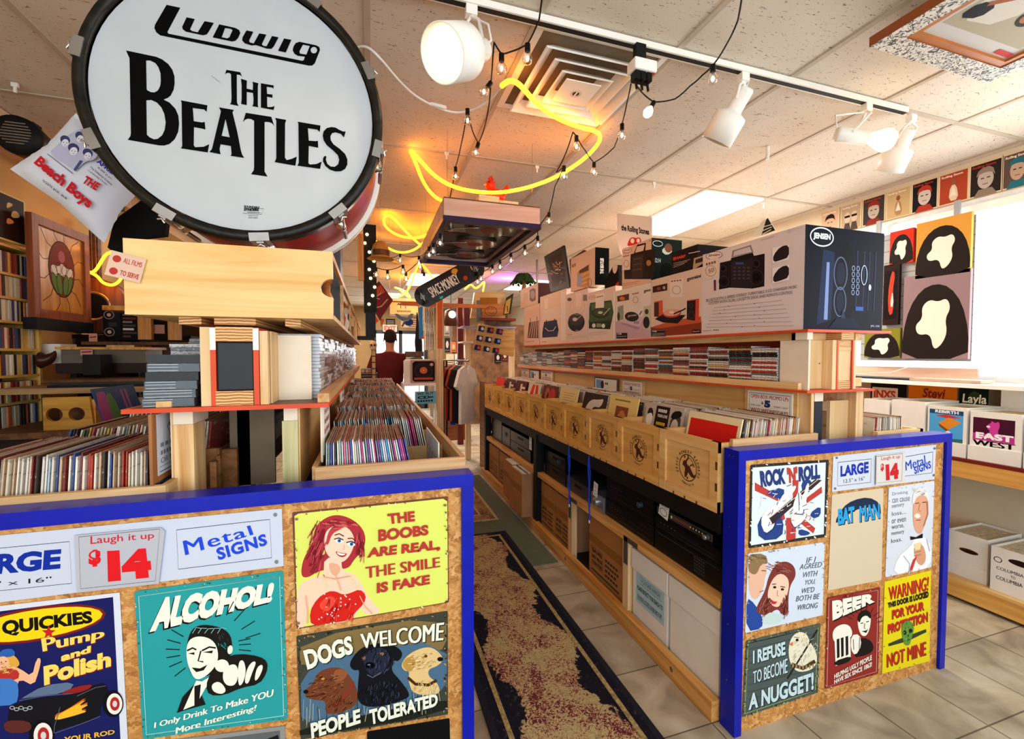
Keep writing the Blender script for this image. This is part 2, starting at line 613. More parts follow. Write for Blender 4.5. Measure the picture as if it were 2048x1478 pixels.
b.inputs['Emission Color'].default_value = (0.92,0.97,1,1)
b.inputs['Emission Strength'].default_value = 1.3
PANE = m
mb = MB(); mb.box((XR + 0.03,-0.6,1.30),(XR + 0.04,3.3,2.45),PANE); mb.build('pane',wf)
# back wall with the double glass door
mb = MB()
BW = paint('back_wall','#a8895f',0.8,var=0.2,sc=2)
DX0,DX1,DZ = 0.06,1.46,2.10
mb.box((XL,YB,0),(DX0,YB + 0.1,ZC),BW)
mb.box((DX1,YB,0),(XR,YB + 0.1,ZC),BW)
mb.box((DX0,YB,DZ),(DX1,YB + 0.1,ZC),BW)
struct(mb.build('wall_back'))
DFR = paint('door_frame','#3b3d42',0.4)
mb = MB()
for x in (DX0,0.72,1.38):
 mb.box((x,YB - 0.02,0),(x + 0.09,YB + 0.05,DZ),DFR)
mb.box((DX0,YB - 0.02,DZ - 0.09),(DX1,YB + 0.05,DZ),DFR)
mb.box((DX0,YB - 0.02,0),(DX1,YB + 0.05,0.2),DFR)
dr = struct(mb.build('door_1'))
mb = MB(); mb.box((DX0,YB + 0.03,0.1),(DX1,YB + 0.04,DZ),glow('door_daylight','#f2f8ff',2.2)); mb.build('pane',dr)
# carpet strip and rugs in the aisle
def rug(name,label,c4,z,mat,edge=None,cat='rug',th=0.008):
 mb = MB()
 mb.prism([(x,y,z) for x,y in c4],(0,0,th),mat)
 if edge:
  cx,cy = sum(p[0] for p in c4) / 4,sum(p[1] for p in c4) / 4
  ins = lambda d: [(x + d * (1 if x < cx else -1),y + d * (1 if y < cy else -1)) for x,y in c4]
  for d0,d1,mt in edge:
   o,i = ins(d0),ins(d1)
   mb.prism([(x,y,z + th) for x,y in o],(0,0,0.0006 * (d0 * 50 + 1)),mt,[[(x,y,z + th) for x,y in i]])
 return solid(name,label,cat,mb)
def persian(name,ground,base,c1,c2,half,amp,per):
 """bouquets in a scalloped cream field on a dark ground; local x runs across the rug"""
 m,nt,b = nodes_of(name)
 L = nt.links.new
 mp = coords(nt,(1,1,1))
 sx = nt.nodes.new('ShaderNodeSeparateXYZ')
 L(mp.outputs[0],sx.inputs[0])
 def mth(op,a,c=None):
  n = N(nt,'ShaderNodeMath',operation=op)
  for i,v in enumerate((a,c)):
   if v is None:
    continue
   if isinstance(v,(int,float)):
    n.inputs[i].default_value = v
   else:
    L(v,n.inputs[i])
  return n.outputs[0]
 def noise(sc,det=3.0,dis=0.0):
  n = N(nt,'ShaderNodeTexNoise',Scale=sc,Detail=det,Distortion=dis)
  L(mp.outputs[0],n.inputs['Vector'])
  return n.outputs['Fac']
 wave = mth('MULTIPLY',mth('COSINE',mth('MULTIPLY',sx.outputs[1],2 * PI / per)),amp)
 edge = mth('SUBTRACT',mth('ABSOLUTE',sx.outputs[0]),mth('ADD',wave,half))
 edge = mth('ADD',edge,mth('MULTIPLY',mth('SUBTRACT',noise(22.0,4.0,1.0),0.5),0.11))
 r1 = ramp(nt,[(0.498,'#ffffff'),(0.502,'#000000')])
 L(mth('ADD',edge,0.5),r1.inputs[0])
 r2 = ramp(nt,[(0.36,c2),(0.43,c1),(0.49,base),(0.60,base),(0.67,'#8c7b55')])
 f = mth('ADD',noise(75.0,4.0,1.8),mth('MULTIPLY',mth('SUBTRACT',noise(7.0,2.0),0.54),0.5))
 L(f,r2.inputs[0])
 r3 = ramp(nt,[(0.60,ground),(0.72,'#3a3540')])
 L(noise(60.0,2.0),r3.inputs[0])
 m3 = N(nt,'ShaderNodeMixRGB')
 L(r1.outputs[0],m3.inputs[0])
 L(r3.outputs[0],m3.inputs[1])
 L(r2.outputs[0],m3.inputs[2])
 L(m3.outputs[0],b.inputs['Base Color'])
 b.inputs['Roughness'].default_value = 0.95
 b.inputs['Specular IOR Level'].default_value = 0.1
 bp = N(nt,'ShaderNodeBump',Strength=0.35,Distance=0.004)
 L(noise(400.0,2.0),bp.inputs['Height'])
 L(bp.outputs[0],b.inputs['Normal'])
 return m
CARPET = paint('green_grey_carpet','#5f6a5a',0.95,var=0.25,sc=160,bump=0.4)
NAVY = paint('rug_navy','#1a1924',0.95,var=0.3,sc=120)
BEIGE = paint('rug_beige_twig','#a08a5a',0.95,var=0.45,sc=70)
rug('carpet_runner','grey green carpet strip on the tiled aisle floor under the rugs',[(0.32,2.80),(1.24,2.80),(1.24,5.15),(0.32,5.15)],0.0,CARPET,cat='carpet',th=0.005)
rug('floral_rug','dark navy floral runner rug with cream and rose bouquets',[(0.42,0.55),(1.04,0.55),(1.04,3.42),(0.42,3.42)],0.005,
 persian('floral_rug_pile','#181722','#b9a878','#9c5a4c','#5c2430',0.185,0.042,0.56),[(0.0,0.028,NAVY),(0.062,0.082,BEIGE)])
rug('patterned_rug','beige and red patterned rug farther along the aisle',[(0.45,3.68),(1.06,3.68),(1.06,5.12),(0.45,5.12)],0.005,
 persian('patterned_rug_pile','#57503c','#a58f68','#7d3d2c','#3a2a22',0.4,0.0,1.0),[(0.0,0.025,paint('rug_cream','#b5a37c',0.95,sc=90)),(0.13,0.15,paint('rug_cream','#b5a37c',0.95,sc=90))])
# ================================================================== sign boards
YS = 1.300      # face of the signs
def signboard(label,x0,x1):
 t = thing('sign_board',label,'display board',((x0 + x1) / 2,1.33,0))
 mb = MB()
 mb.box((x0,1.29,1.062),(x1,1.362,1.10),BLUE)
 mb.box((x0,1.29,0),(x0 + 0.034,1.362,1.062),BLUE)
 mb.box((x1 - 0.036,1.29,0),(x1,1.362,1.062),BLUE)
 for sx,sg in ((x0,-1),(x1,1)):
  for z,y in ((1.075,1.318),(1.075,1.336),(0.80,1.33),(0.42,1.33),(0.2,1.33)):
   mb.cyl((sx - sg * 0.003,y,z),(sx + sg * 0.001,y,z),0.0035,STEEL,n=8)
 mb.build('frame',t)
 mb = MB()
 mb.box((x0 + 0.034,1.303,0.0),(x1 - 0.036,1.318,1.062),OSB)
 mb.build('panel',t)
 return t
signboard('blue framed chipboard sign panel in front of the bass drum',-1.02,0.292)
signboard('blue framed chipboard sign panel below the stacked stereo boxes',1.302,2.532)
PLN = dict(O=(0,YS,0),U=(1,0,0),V=(0,0,1))
def sheet(crop,corners,base,rnd=0.0,th=0.0015):
 """thin metal or card sheet flat on the board; corners in crop coordinates"""
 mb = MB()
 A = Art(mb,crop=crop,**PLN)
 P = [A.p(c,0) for c in corners]
 if rnd:
  q = []
  n = len(P)
  for i in range(n):
   a,b_,c = P[i - 1],P[i],P[(i + 1) % n]
   da,dc = (a - b_).normalized(),(c - b_).normalized()
   for k in range(5):
    t = k / 4
    q.append(b_ + da * rnd * (1 - t) ** 2 + dc * rnd * t ** 2)
  P = q
 mb.prism([tuple(p) for p in P],(0,th,0),ink(base,0.35))
 A.k = 2
 return mb,A
B1 = (0,930,2.697)
B2 = (560,930,2.6975)
RB = (1430,860,2.392)
INKB = '#1d1a18'
def fur(A,cx,cy,rx,ry,n,cols,ln,ang,w=3,spread=25):
 """short brush strokes inside an ellipse"""
 k0 = A.k
 for i in range(n):
  A.k = k0 + i % 8
  t,q = random.uniform(0,2 * PI),math.sqrt(random.random())
  x,y = cx + rx * q * math.cos(t),cy + ry * q * math.sin(t)
  a = R(ang + random.uniform(-spread,spread))
  l = ln * random.uniform(.5,1)
  A.line([(x,y),(x + l * .5 * math.cos(a) + 2,y - l * .5 * math.sin(a)),(x + l * math.cos(a),y - l * math.sin(a))],w,random.choice(cols))
 A.k = k0 + 8
def wear(A,q,n,cols,r=3):
 """chips and scuffs along the edge of a printed sheet"""
 k0 = A.k
 for j in range(n):
  A.k = k0 + j % 4
  i = random.randrange(4)
  t = random.random()
  a,b = q[i],q[(i + 1) % 4]
  cx,cy = sum(p[0] for p in q) / 4,sum(p[1] for p in q) / 4
  x,y = a[0] + (b[0] - a[0]) * t,a[1] + (b[1] - a[1]) * t
  f = .015 + .03 * random.random() ** 2
  A.ell(x + (cx - x) * f,y + (cy - y) * f,random.uniform(.5,1.6) * r,random.uniform(.4,1) * r,random.choice(cols),random.uniform(0,90),7)
 A.k = k0 + 4
def burst(A,cx,cy,angs,r0,r1,w,c,ry=1.0):
 for a in angs:
  ca,sa = math.cos(R(a)),-math.sin(R(a))
  A.line([(cx + r0 * ca,cy + r0 * sa * ry),(cx + r1 * ca,cy + r1 * sa * ry)],w,c)
# ---- price strip, left board
mb,A = sheet(B1,[(-420,420),(1520,235),(1530,545),(-420,795)],'#c6d0e4')
A.frame([(-330,480),(375,413),(387,638),(-330,712)],3,'#2a2f45')
A.text('LARGE',(-250,612),(325,560),(-240,498),'#16309c',0.05,tr=(333,452))
A.text('12.5" x 16"',(-200,672),(278,628),(-200,645),'#222222',0.0)
A.frame([(952,350),(1455,293),(1465,500),(962,562)],3,'#2a2f45')
A.text('Metal',(1000,488),(1368,375),(985,410),'#2448d8',0.025,1.12,tr=(1350,325))
A.text('SIGNS',(1180,515),(1445,430),(1162,450),'#2448d8',0.04,1.1,tr=(1432,368))
for q in ((1485,268),(1492,522)):
 A.ell(q[0],q[1],11,11,'#7d828c')
solid('price_strip','white strip reading large and metal signs above the teal sign','sign',mb)
mb,A = sheet(B1,[(410,375),(870,333),(895,352),(862,634),(425,682)],'#b4b8c4')
for i in range(len(mb.v)):
 mb.v[i] = (mb.v[i][0],mb.v[i][1] - 0.006,mb.v[i][2])
A.O = A.O + Vector((0,-0.006,0))
A.frame([(425,388),(862,345),(838,625),(435,668)],2.5,'#3a3f50')
A.text('Laugh it up',(488,440),(832,405),(488,385),'#c22a38',0.01,tr=(832,362))
A.text('$',(478,552),(545,545),(478,460),'#d81f26',0.07)
A.text('14',(583,630),(822,605),(578,462),'#d81f26',0.09,tr=(805,448))
solid('price_card','grey card reading laugh it up 14 dollars on the strip above the teal sign','price card',mb)
# ---- ALCOHOL sign
TEAL = '#2b9a9f'
CRM = '#e9f1e0'
mb,A = sheet(B1,[(725,683),(1527,570),(1552,1372),(770,1480)],TEAL,0.008)
A.frame([(748,708),(1508,602),(1530,1352),(790,1455)],3.5,'#bfe0d8')
for dx,dy,c in ((-8,10,INKB),(0,0,CRM)):
 A.text('ALCOHOL!',(805 + dx,905 + dy),(1465 + dx,738 + dy),(850 + dx,715 + dy),c,0.075,tr=(1483 + dx,632 + dy))
burst(A,1120,1000,(18,32,48,62),215,300,5,INKB)
burst(A,1140,980,(-6,4,12),150,215,5,INKB)
burst(A,1120,1000,(150,165,178,190,203,218),150,225,5,INKB)
A.poly([(1015,930),(1040,880),(1090,858),(1180,870),(1240,905),(1255,970),(1250,1030),(1190,1060),(1160,1110),(1120,1140),(1030,1150),(1005,1010)],INKB,sm=2)
A.poly([(1010,950),(1060,920),(1130,930),(1170,970),(1180,1040),(1160,1090),(1110,1140),(1060,1160),(1030,1120),(1005,1040)],CRM,sm=2)
A.ell(1242,995,14,24,CRM,10)
A.line([(1010,1000),(1040,985),(1060,995)],9,INKB)
A.line([(1090,1000),(1130,980),(1165,985)],9,INKB)
A.poly([(1015,1015),(1050,1008),(1050,1022)],INKB)
A.poly([(1095,1008),(1150,998),(1145,1014)],INKB)
A.line([(1085,1000),(1070,1055),(1098,1060)],8,INKB)
A.poly([(1035,1090),(1080,1095),(1120,1075),(1100,1105),(1060,1115)],INKB)
A.poly([(955,1335),(985,1250),(1060,1170),(1110,1290),(1000,1320)],INKB)
A.poly([(990,1318),(1060,1160),(1090,1165),(1150,1130),(1175,1140),(1110,1200),(1060,1290)],CRM)
A.poly([(1050,1190),(1085,1180),(1075,1290),(1050,1300)],INKB)
A.poly([(1140,1110),(1200,1040),(1290,1015),(1400,1030),(1445,1060),(1440,1120),(1400,1180),(1300,1200),(1210,1240),(1130,1240),(1110,1190)],INKB,sm=1)
A.ell(1198,1080,38,34,CRM,-10)
A.poly([(1210,1090),(1270,1065),(1290,1110),(1275,1185),(1225,1190),(1200,1150)],CRM,sm=2)
A.poly([(1285,1060),(1315,1045),(1330,1110),(1310,1180),(1285,1190)],CRM,sm=2)
A.poly([(1335,1090),(1365,1055),(1385,1060),(1360,1120),(1340,1180),(1318,1170)],CRM,sm=2)
A.poly([(1385,1090),(1415,1070),(1420,1095),(1395,1150),(1372,1165)],CRM,sm=2)
A.poly([(1140,1180),(1185,1160),(1225,1210),(1200,1235),(1150,1220)],CRM,sm=2)
A.text('I Only Drink To Make YOU',(832,1425),(1472,1255),(836,1385),CRM,0.05,tr=(1478,1205))
A.text('More Interesting!',(948,1458),(1378,1330),(952,1412),CRM,0.05,tr=(1388,1288))
for x in (1060,1090,1125,1160,1195):
 A.line([(x - 20,905),(x,880 - abs(x - 1125) * .1),(x + 28,878)],3,'#8fc6c4')
fur(A,1210,960,30,60,14,['#2b9a9f','#3a4442'],26,110,3)
wear(A,[(725,683),(1527,570),(1552,1372),(770,1480)],60,['#d6dcae','#3f4a2c','#8a7a3c'],4)
solid('metal_sign','teal metal sign with a pointing man under the word alcohol','metal sign',mb)
# ---- QUICKIES sign (runs out of the frame)
NV = '#1b1f5c'
mb,A = sheet(B1,[(-480,815),(645,688),(690,1510),(755,2050),(-480,2260)],'#d5dcea',0.0)
A.k = 2
A.poly([(-440,845),(610,712),(650,1480),(700,2010),(-440,2200)],NV)
A.ell(190,860,385,92,'#7c1f1c',-9)
A.ell(190,860,368,78,'#efd21b',-9)
A.text('QUICKIES',(12,930),(502,862),(10,840),'#17140f',0.05,tr=(495,785))
A.poly([(263 + (40 if i % 2 == 0 else 16) * math.sin(i * PI / 5),903 - (40 if i % 2 == 0 else 16) * math.cos(i * PI / 5)) for i in range(10)],'#c2242a')
for t_,bl,br,tl,tr in (('Pump',(235,1030),(560,945),(222,935),(570,878)),('and',(330,1062),(490,1010),(330,1015),(492,972)),('Polish',(240,1190),(600,1085),(236,1085),(600,1000))):
 for d,c in ((5,'#7c1f1c'),(0,'#f3d565')):
  A.text(t_,(bl[0] + d,bl[1] + d),(br[0] + d,br[1] + d),(tl[0] + d,tl[1] + d),c,0.05,tr=(tr[0] + d,tr[1] + d))
# cap, hair, face, arm, overalls of the painted mechanic
A.poly([(-30,1080),(0,1020),(70,1015),(110,1060),(100,1090),(20,1110),(-30,1110)],'#d9a441',sm=2)
A.poly([(0,1000),(60,985),(85,1005),(80,1030),(0,1040)],'#2d5fae',sm=1)
A.ell(20,1070,32,40,'#efb48f')
A.ell(10,1062,4,3,INKB); A.ell(34,1058,4,3,INKB)
A.line([(10,1088),(24,1092),(36,1084)],5,'#b02a2a')
A.poly([(-40,1110),(60,1080),(110,1095),(175,1140),(200,1040),(225,1040),(215,1100),(185,1190),(110,1150),(90,1200),(-40,1200)],'#efb48f',sm=1)
A.poly([(-40,1120),(50,1090),(110,1110),(100,1160),(-40,1170)],'#b3332f',sm=1)
A.poly([(-40,1150),(95,1150),(105,1230),(90,1290),(-40,1300)],'#3f78c4',sm=1)
# hot rod
A.poly([(40,1330),(90,1280),(240,1250),(400,1240),(520,1180),(570,1175),(590,1230),(545,1290),(540,1360),(330,1420),(290,1440),(60,1440)],'#17171b',sm=1)
A.poly([(110,1260),(240,1185),(410,1165),(370,1225),(130,1255)],'#5b6f8d',sm=1)
A.poly([(330,1225),(420,1190),(510,1178),(470,1215),(350,1240)],'#8e2323',sm=1)
for k,c in ((0,'#d9571f'),(14,'#f2b92f')):
 A.poly([(300,1340 + k),(350,1325),(480,1240 + k),(420,1300),(490,1270 + k),(430,1320),(480,1310 + k),(400,1350),(300,1375)],c,sm=1)
for cx,cy,rr in ((612,1285,62),(228,1455,75)):
 A.ell(cx,cy,rr * .9,rr * 1.15,'#111114'); A.ell(cx + 8,cy,rr * .68,rr * .92,'#ece8e0'); A.ell(cx + 10,cy,rr * .42,rr * .6,'#b02a2a'); A.ell(cx + 10,cy,rr * .2,rr * .28,'#cfcfd2')
for i in range(5):
 A.ring(70 + i * 24,1305 + (i % 2) * 8,14,10,4,'#a9adb5')
A.text('YOUR ROD',(350,1500),(622,1445),(350,1462),'#e8b43a',0.03,tr=(622,1422))
A.poly([(20,1390),(60,1370),(160,1375),(180,1410),(150,1440),(40,1440)],'#5a2a28',sm=1)
fur(A,40,1090,60,25,24,['#e8bd5c','#b88430','#f4d68a'],30,200,3)
for p_ in ([(300,1440),(430,1395),(545,1350)],[(110,1265),(240,1240),(400,1225)],[(330,1300),(300,1400),(296,1438)],[(420,1240),(520,1195),(575,1185)]):
 A.line(p_,3.5,'#5a5f6c')
solid('metal_sign','navy metal sign of a hot rod under a yellow oval reading quickies','metal sign',mb)
# ---- pin-up sign
LY = '#d8e36a'
mb,A = sheet(B2,[(66,256),(906,170),(911,742),(90,886)],'#6d4434',0.004)
A.poly([(78,275),(100,262),(880,182),(902,196),(906,720),(885,742),(110,876),(94,862)],LY,sm=0)
SK,SK2 = '#f2cdb4','#dfa78a'
A.poly([(110,600),(125,500),(175,440),(185,340),(240,285),(310,265),(390,290),(450,345),(465,410),(440,470),(400,510),(370,560),(300,560),(210,570),(150,610)],'#a8323a',sm=2)
A.poly([(150,560),(180,480),(205,400),(225,340),(250,350),(225,430),(200,520)],'#7c1f2c',sm=2)
A.poly([(90,880),(92,690),(110,640),(190,600),(235,590),(240,500),(330,500),(335,570),(400,585),(440,640),(480,720),(555,798),(460,812),(430,760),(400,840),(170,868),(165,720),(140,872)],SK,sm=1)
A.poly([(255,520),(330,540),(320,590),(280,600)],SK2,sm=2)
A.poly([(236,410),(250,350),(300,322),(360,330),(400,380),(400,440),(370,500),(330,530),(280,510),(245,470)],SK,sm=2)
A.poly([(245,430),(262,350),(310,318),(360,325),(330,345),(280,370),(262,430)],'#b8404a',sm=2)
for ex,ey in ((318,408),(384,426)):
 A.ell(ex,ey,22,11,'#f7f3ee',12); A.ell(ex + 2,ey,10,10,'#3b6fc0'); A.ell(ex + 2,ey,4,4,INKB); A.line([(ex - 26,ey - 8),(ex,ey - 15),(ex + 24,ey - 4)],6,'#2a1a18')
A.line([(295,378),(320,370),(345,384)],6,'#6b2a22'); A.line([(365,396),(390,394),(408,410)],6,'#6b2a22')
A.poly([(296,462),(330,474),(366,476),(345,498),(315,492)],'#b3202c',sm=1)
A.poly([(304,467),(330,477),(358,479),(340,488),(315,484)],'#fbf7f2',sm=1)
A.line([(345,430),(348,452),(336,454)],4,SK2)
A.ell(234,470,9,16,'#e6c36a')
A.poly([(168,868),(160,790),(200,720),(260,680),(300,680),(340,700),(380,690),(430,668),(465,700),(455,745),(400,800),(378,836),(260,855)],'#cf2620',sm=1)
A.poly([(200,760),(260,700),(310,720),(260,800)],'#e84a3a',sm=2)
for i in range(26):
 a_,b_ = random.uniform(190,440),random.uniform(690,840)
 if b_ < 860 - (a_ - 200) * 0.4:
  A.ell(a_,b_,4,4,'#f7e6e0',n=8)
A.line([(255,670),(235,590),(245,600)],6,'#e6d9a0'); A.line([(415,660),(372,590)],6,'#e6d9a0')
RT = '#b23a34'
for t_,bl,br,tl,tr in (('THE',(585,318),(728,302),(578,262),(726,246)),('BOOBS',(530,412),(802,376),(530,346),(800,320)),('ARE REAL,',(468,508),(865,462),(476,446),(862,402)),
                           ('THE SMILE',(462,610),(864,548),(460,548),(862,494)),('IS FAKE',(522,690),(808,640),(522,634),(808,588))):
 A.text(t_,bl,br,tl,RT,0.05,tr=tr)
for q in ((90,290),(100,850),(890,215)):
 A.ell(q[0],q[1],9,7,'#8a6a58')
fur(A,205,420,45,130,50,['#8a2430','#c75058','#6b1a26','#b8404a'],90,250,4,14)
fur(A,340,318,90,20,34,['#c75058','#8a2430','#d86a62'],40,175,4,16)
fur(A,432,420,22,70,30,['#8a2430','#c75058','#6b1a26'],60,265,4,12)
for p_ in ([(140,700),(150,780),(150,850)],[(300,590),(320,640),(330,675)],[(430,700),(460,760),(500,800)],[(235,600),(300,612),(380,596)]):
 A.line(p_,5,SK2)
fur(A,300,770,110,60,22,['#b01c1a','#e8503c','#8f1614'],50,250,4,20)
wear(A,[(66,256),(906,170),(911,742),(90,886)],50,['#e9e6b8','#6d4434','#8a6a58'],5)
solid('metal_sign','yellow green metal sign of a red haired woman in a red dress','metal sign',mb)
# ---- dogs sign
mb,A = sheet(B2,[(88,925),(905,788),(906,1345),(112,1482)],'#3e4238',0.004)
A.k = 2
A.poly([(105,940),(895,805),(900,990),(800,1010),(110,1120)],'#7f6b42',sm=1)
A.poly([(110,1090),(400,1010),(900,940),(900,1260),(500,1370),(118,1450)],'#4a6a86',sm=1)
for i in range(70):
 A.k = 6 + i % 6
 x = random.uniform(115,890); y = 1440 - (x - 115) * 0.15 + random.uniform(-60,10)
 A.line([(x,y),(x + random.uniform(-14,14),y - random.uniform(50,130))],3.5,random.choice(['#7d93a0','#3b4a4c','#a6a68a','#2b3834','#5b7078']))
A.poly([(108,1470),(105,1420),(500,1340),(900,1250),(904,1340)],'#20241d',sm=1)
# brown dog
A.poly([(130,1215),(180,1180),(200,1120),(270,1090),(340,1095),(372,1130),(420,1210),(420,1290),(330,1340),(240,1345),(250,1270),(190,1268),(140,1255)],'#6d3d26',sm=2)
A.poly([(285,1110),(340,1095),(372,1125),(330,1170),(295,1180)],'#8c5535',sm=2)
A.ell(232,1152,9,7,'#c98c3a'); A.ell(140,1222,14,11,'#1d120c'); A.line([(140,1250),(200,1245),(240,1225)],4,'#33190f')
A.line([(285,1300),(340,1260),(400,1170)],12,'#8c2f22')
# black dog
A.poly([(372,1080),(395,1030),(440,985),(500,962),(580,960),(640,985),(665,1020),(640,1060),(610,1050),(600,1110),(640,1150),(700,1230),(690,1260),(520,1310),(418,1290),(420,1180),(430,1100),(400,1110)],'#14151b',sm=2)
A.poly([(455,1010),(540,975),(590,1010),(580,1080),(550,1130),(490,1140),(450,1080)],'#25283a',sm=2)
A.ell(453,1040,11,8,'#a8742e'); A.ell(550,1018,11,8,'#a8742e'); A.ell(486,1080,26,18,'#050507'); A.line([(470,1130),(500,1145),(545,1118)],5,'#5a607a')
# yellow dog
A.poly([(650,1075),(690,1020),(760,985),(820,980),(870,1020),(880,1055),(845,1085),(800,1100),(800,1140),(850,1170),(868,1240),(720,1240),(690,1160),(700,1110),(670,1110)],'#d9bd83',sm=2)
A.poly([(652,1072),(690,1030),(735,1040),(725,1100),(690,1120)],'#b98f45',sm=2)
A.ell(785,1030,10,8,'#3a2a16'); A.ell(864,1046,16,12,'#17100b')
A.line([(690,1145),(730,1180),(800,1185),(845,1160)],16,'#4a2a1c')
fur(A,260,1190,90,70,70,['#8a5232','#54291a','#a86a42','#3c1c10'],26,200,3)
fur(A,330,1270,70,50,40,['#8a5232','#54291a','#3c1c10'],26,250,3)
fur(A,530,1050,85,70,70,['#2c3048','#0a0a0e','#4a5070','#1c1e2a'],26,250,3)
fur(A,550,1220,110,60,60,['#2c3048','#0a0a0e','#3c4260'],30,260,3)
fur(A,770,1050,80,50,60,['#e8d29c','#c4a05a','#f0e2bc','#a8823c'],24,200,3)
fur(A,790,1190,60,40,40,['#e8d29c','#c4a05a','#f0e2bc'],26,260,3)
A.ell(480,1072,8,4,'#6a708c')
wear(A,[(88,925),(905,788),(906,1345),(112,1482)],70,['#7a5a34','#2a2018','#a88a5a'],6)
for t_,bl,br,tl,tr in (('DOGS',(150,1100),(398,1010),(125,995),(385,912)),('WELCOME',(440,985),(880,940),(432,905),(885,842)),('PEOPLE',(172,1470),(435,1385),(165,1385),(432,1305)),('TOLERATED',(488,1395),(850,1292),(480,1312),(850,1222))):
 for d,c in ((5,'#20231c'),(0,'#e3e8da')):
  A.text(t_,(bl[0] + d,bl[1] + d),(br[0] + d,br[1] + d),(tl[0] + d,tl[1] + d),c,0.045,tr=(tr[0] + d,tr[1] + d))
solid('metal_sign','metal sign of three labrador dogs reading dogs welcome','metal sign',mb)
mb,A = sheet(B2,[(470,1440),(915,1368),(930,2200),(470,2300)],'#111113',0.004)
solid('metal_sign','black metal sign cut off below the dogs sign','metal sign',mb)
mb,A = sheet(B1,[(800,1500),(1537,1408),(1560,2150),(820,2250)],'#8d8f8c',0.004)
A.poly([(830,1520),(1510,1432),(1530,2110),(850,2210)],'#5d6468')
A.poly([(1440,1478),(1500,1455),(1510,1500),(1440,1520)],'#1a1a1a')
solid('metal_sign','grey weathered metal sign cut off below the teal sign','metal sign',mb)
# ---- right board: price strip and card
mb,A = sheet(RB,[(566,126),(1058,70),(1050,236),(560,296)],'#cbd3e2')
A.frame([(588,155),(748,138),(744,250),(586,268)],2.5,'#3a3f50')
A.text('LARGE',(600,225),(735,205),(600,172),'#2238a8',0.05,tr=(735,150))
A.text('12.5" x 16"',(615,254),(716,240),(615,236),'#333333',0.0)
A.frame([(900,130),(1042,105),(1038,205),(898,222)],2.5,'#3a3f50')
A.text('Metal',(912,195),(1008,165),(908,152),'#2a45b8',0.02,1.0,tr=(1004,120))
A.text('SIGNS',(955,212),(1034,182),(950,178),'#2a45b8',0.035,1.1,tr=(1030,146))
for q in ((582,133),(574,280),(1050,88),(1046,216)):
 A.ell(q[0],q[1],6,6,'#6f747c')
solid('price_strip','white strip reading large and metal signs above the cream comic sign','sign',mb)
mb,A = sheet(RB,[(765,120),(905,104),(900,250),(762,262)],'#d3d0cc')
for i in range(len(mb.v)):
 mb.v[i] = (mb.v[i][0],mb.v[i][1] - 0.006,mb.v[i][2])
A.O = A.O + Vector((0,-0.006,0))
A.frame([(772,127),(898,112),(893,243),(770,254)],2,'#7a6a64')
A.text('Laugh it up',(795,150),(885,138),(795,128),'#c2343c',0.01,tr=(885,118))
A.text('$',(792,200),(808,197),(792,162),'#c8242c',0.06)
A.text('14',(818,242),(880,232),(815,165),'#c8242c',0.09,tr=(876,156))
solid('price_card','grey card reading laugh it up 14 dollars over the cream comic sign','price card',mb)
# ---- ROCK'N'ROLL
mb,A = sheet(RB,[(172,167),(545,142),(530,512),(162,566)],'#33302e',0.006)
A.poly([(180,180),(530,155),(520,498),(172,552)],'#d9e6e8',sm=0)
for pts in ([(190,250),(330,330),(320,350),(190,290)],[(340,420),(390,420),(385,520),(340,530)],[(370,240),(400,240),(395,330),(372,330)],[(420,420),(480,470),(470,495),(400,440)],[(430,330),(510,270),(512,300),(440,350)],[(215,470),(330,400),(335,425),(230,500)]):
 A.poly(pts,'#b8433c')
for pts in ([(200,430),(280,380),(330,430),(320,520),(210,530)],[(230,300),(330,270),(330,330),(300,330)],[(410,250),(450,230),(470,270),(420,310)],[(400,470),(460,490),(440,505),(398,505)],[(450,400),(505,360),(505,410),(470,425)]):
 A.poly(pts,'#2c4486',sm=1)
A.poly([(215,440),(240,380),(300,350),(330,300),(380,262),(390,275),(350,330),(300,400),(280,470),(240,500)],'#e9ecea',sm=1)
A.poly([(258,420),(480,235),(510,240),(275,452)],'#3a2d33')
A.line([(262,418),(500,230)],3,'#d5c8b0')
A.poly([(365,400),(380,330),(400,290),(420,320),(440,250),(452,262),(430,360),(455,375),(420,440),(380,470),(362,440)],'#e6e9e6',sm=1)
A.line([(380,400),(420,405),(425,380)],5,'#2c4486'); A.line([(362,440),(380,470),(420,440)],4,'#2c4486'); A.line([(398,300),(402,360)],4,'#2c4486'); A.line([(240,500),(280,470),(300,400)],5,'#26305c')
for t_,bl,br,tl,tr,c in (('ROCK',(220,275),(338,258),(212,195),(335,180),'#2c3d78'),("'N'",(345,255),(395,248),(342,180),(392,174),'#b8433c'),('ROLL',(400,248),(502,232),(398,176),(500,162),'#2c3d78')):
 A.text(t_,bl,br,tl,c,0.06,tr=tr)
fur(A,350,380,150,120,70,['#dfe8ea','#2c4486','#b8433c','#e9ecea'],26,40,2.5,60)
wear(A,[(172,167),(545,142),(530,512),(162,566)],60,['#e8ecea','#33302e','#5a5450'],5)
solid('metal_sign','white metal sign of a guitar over a union flag reading rock n roll','metal sign',mb)
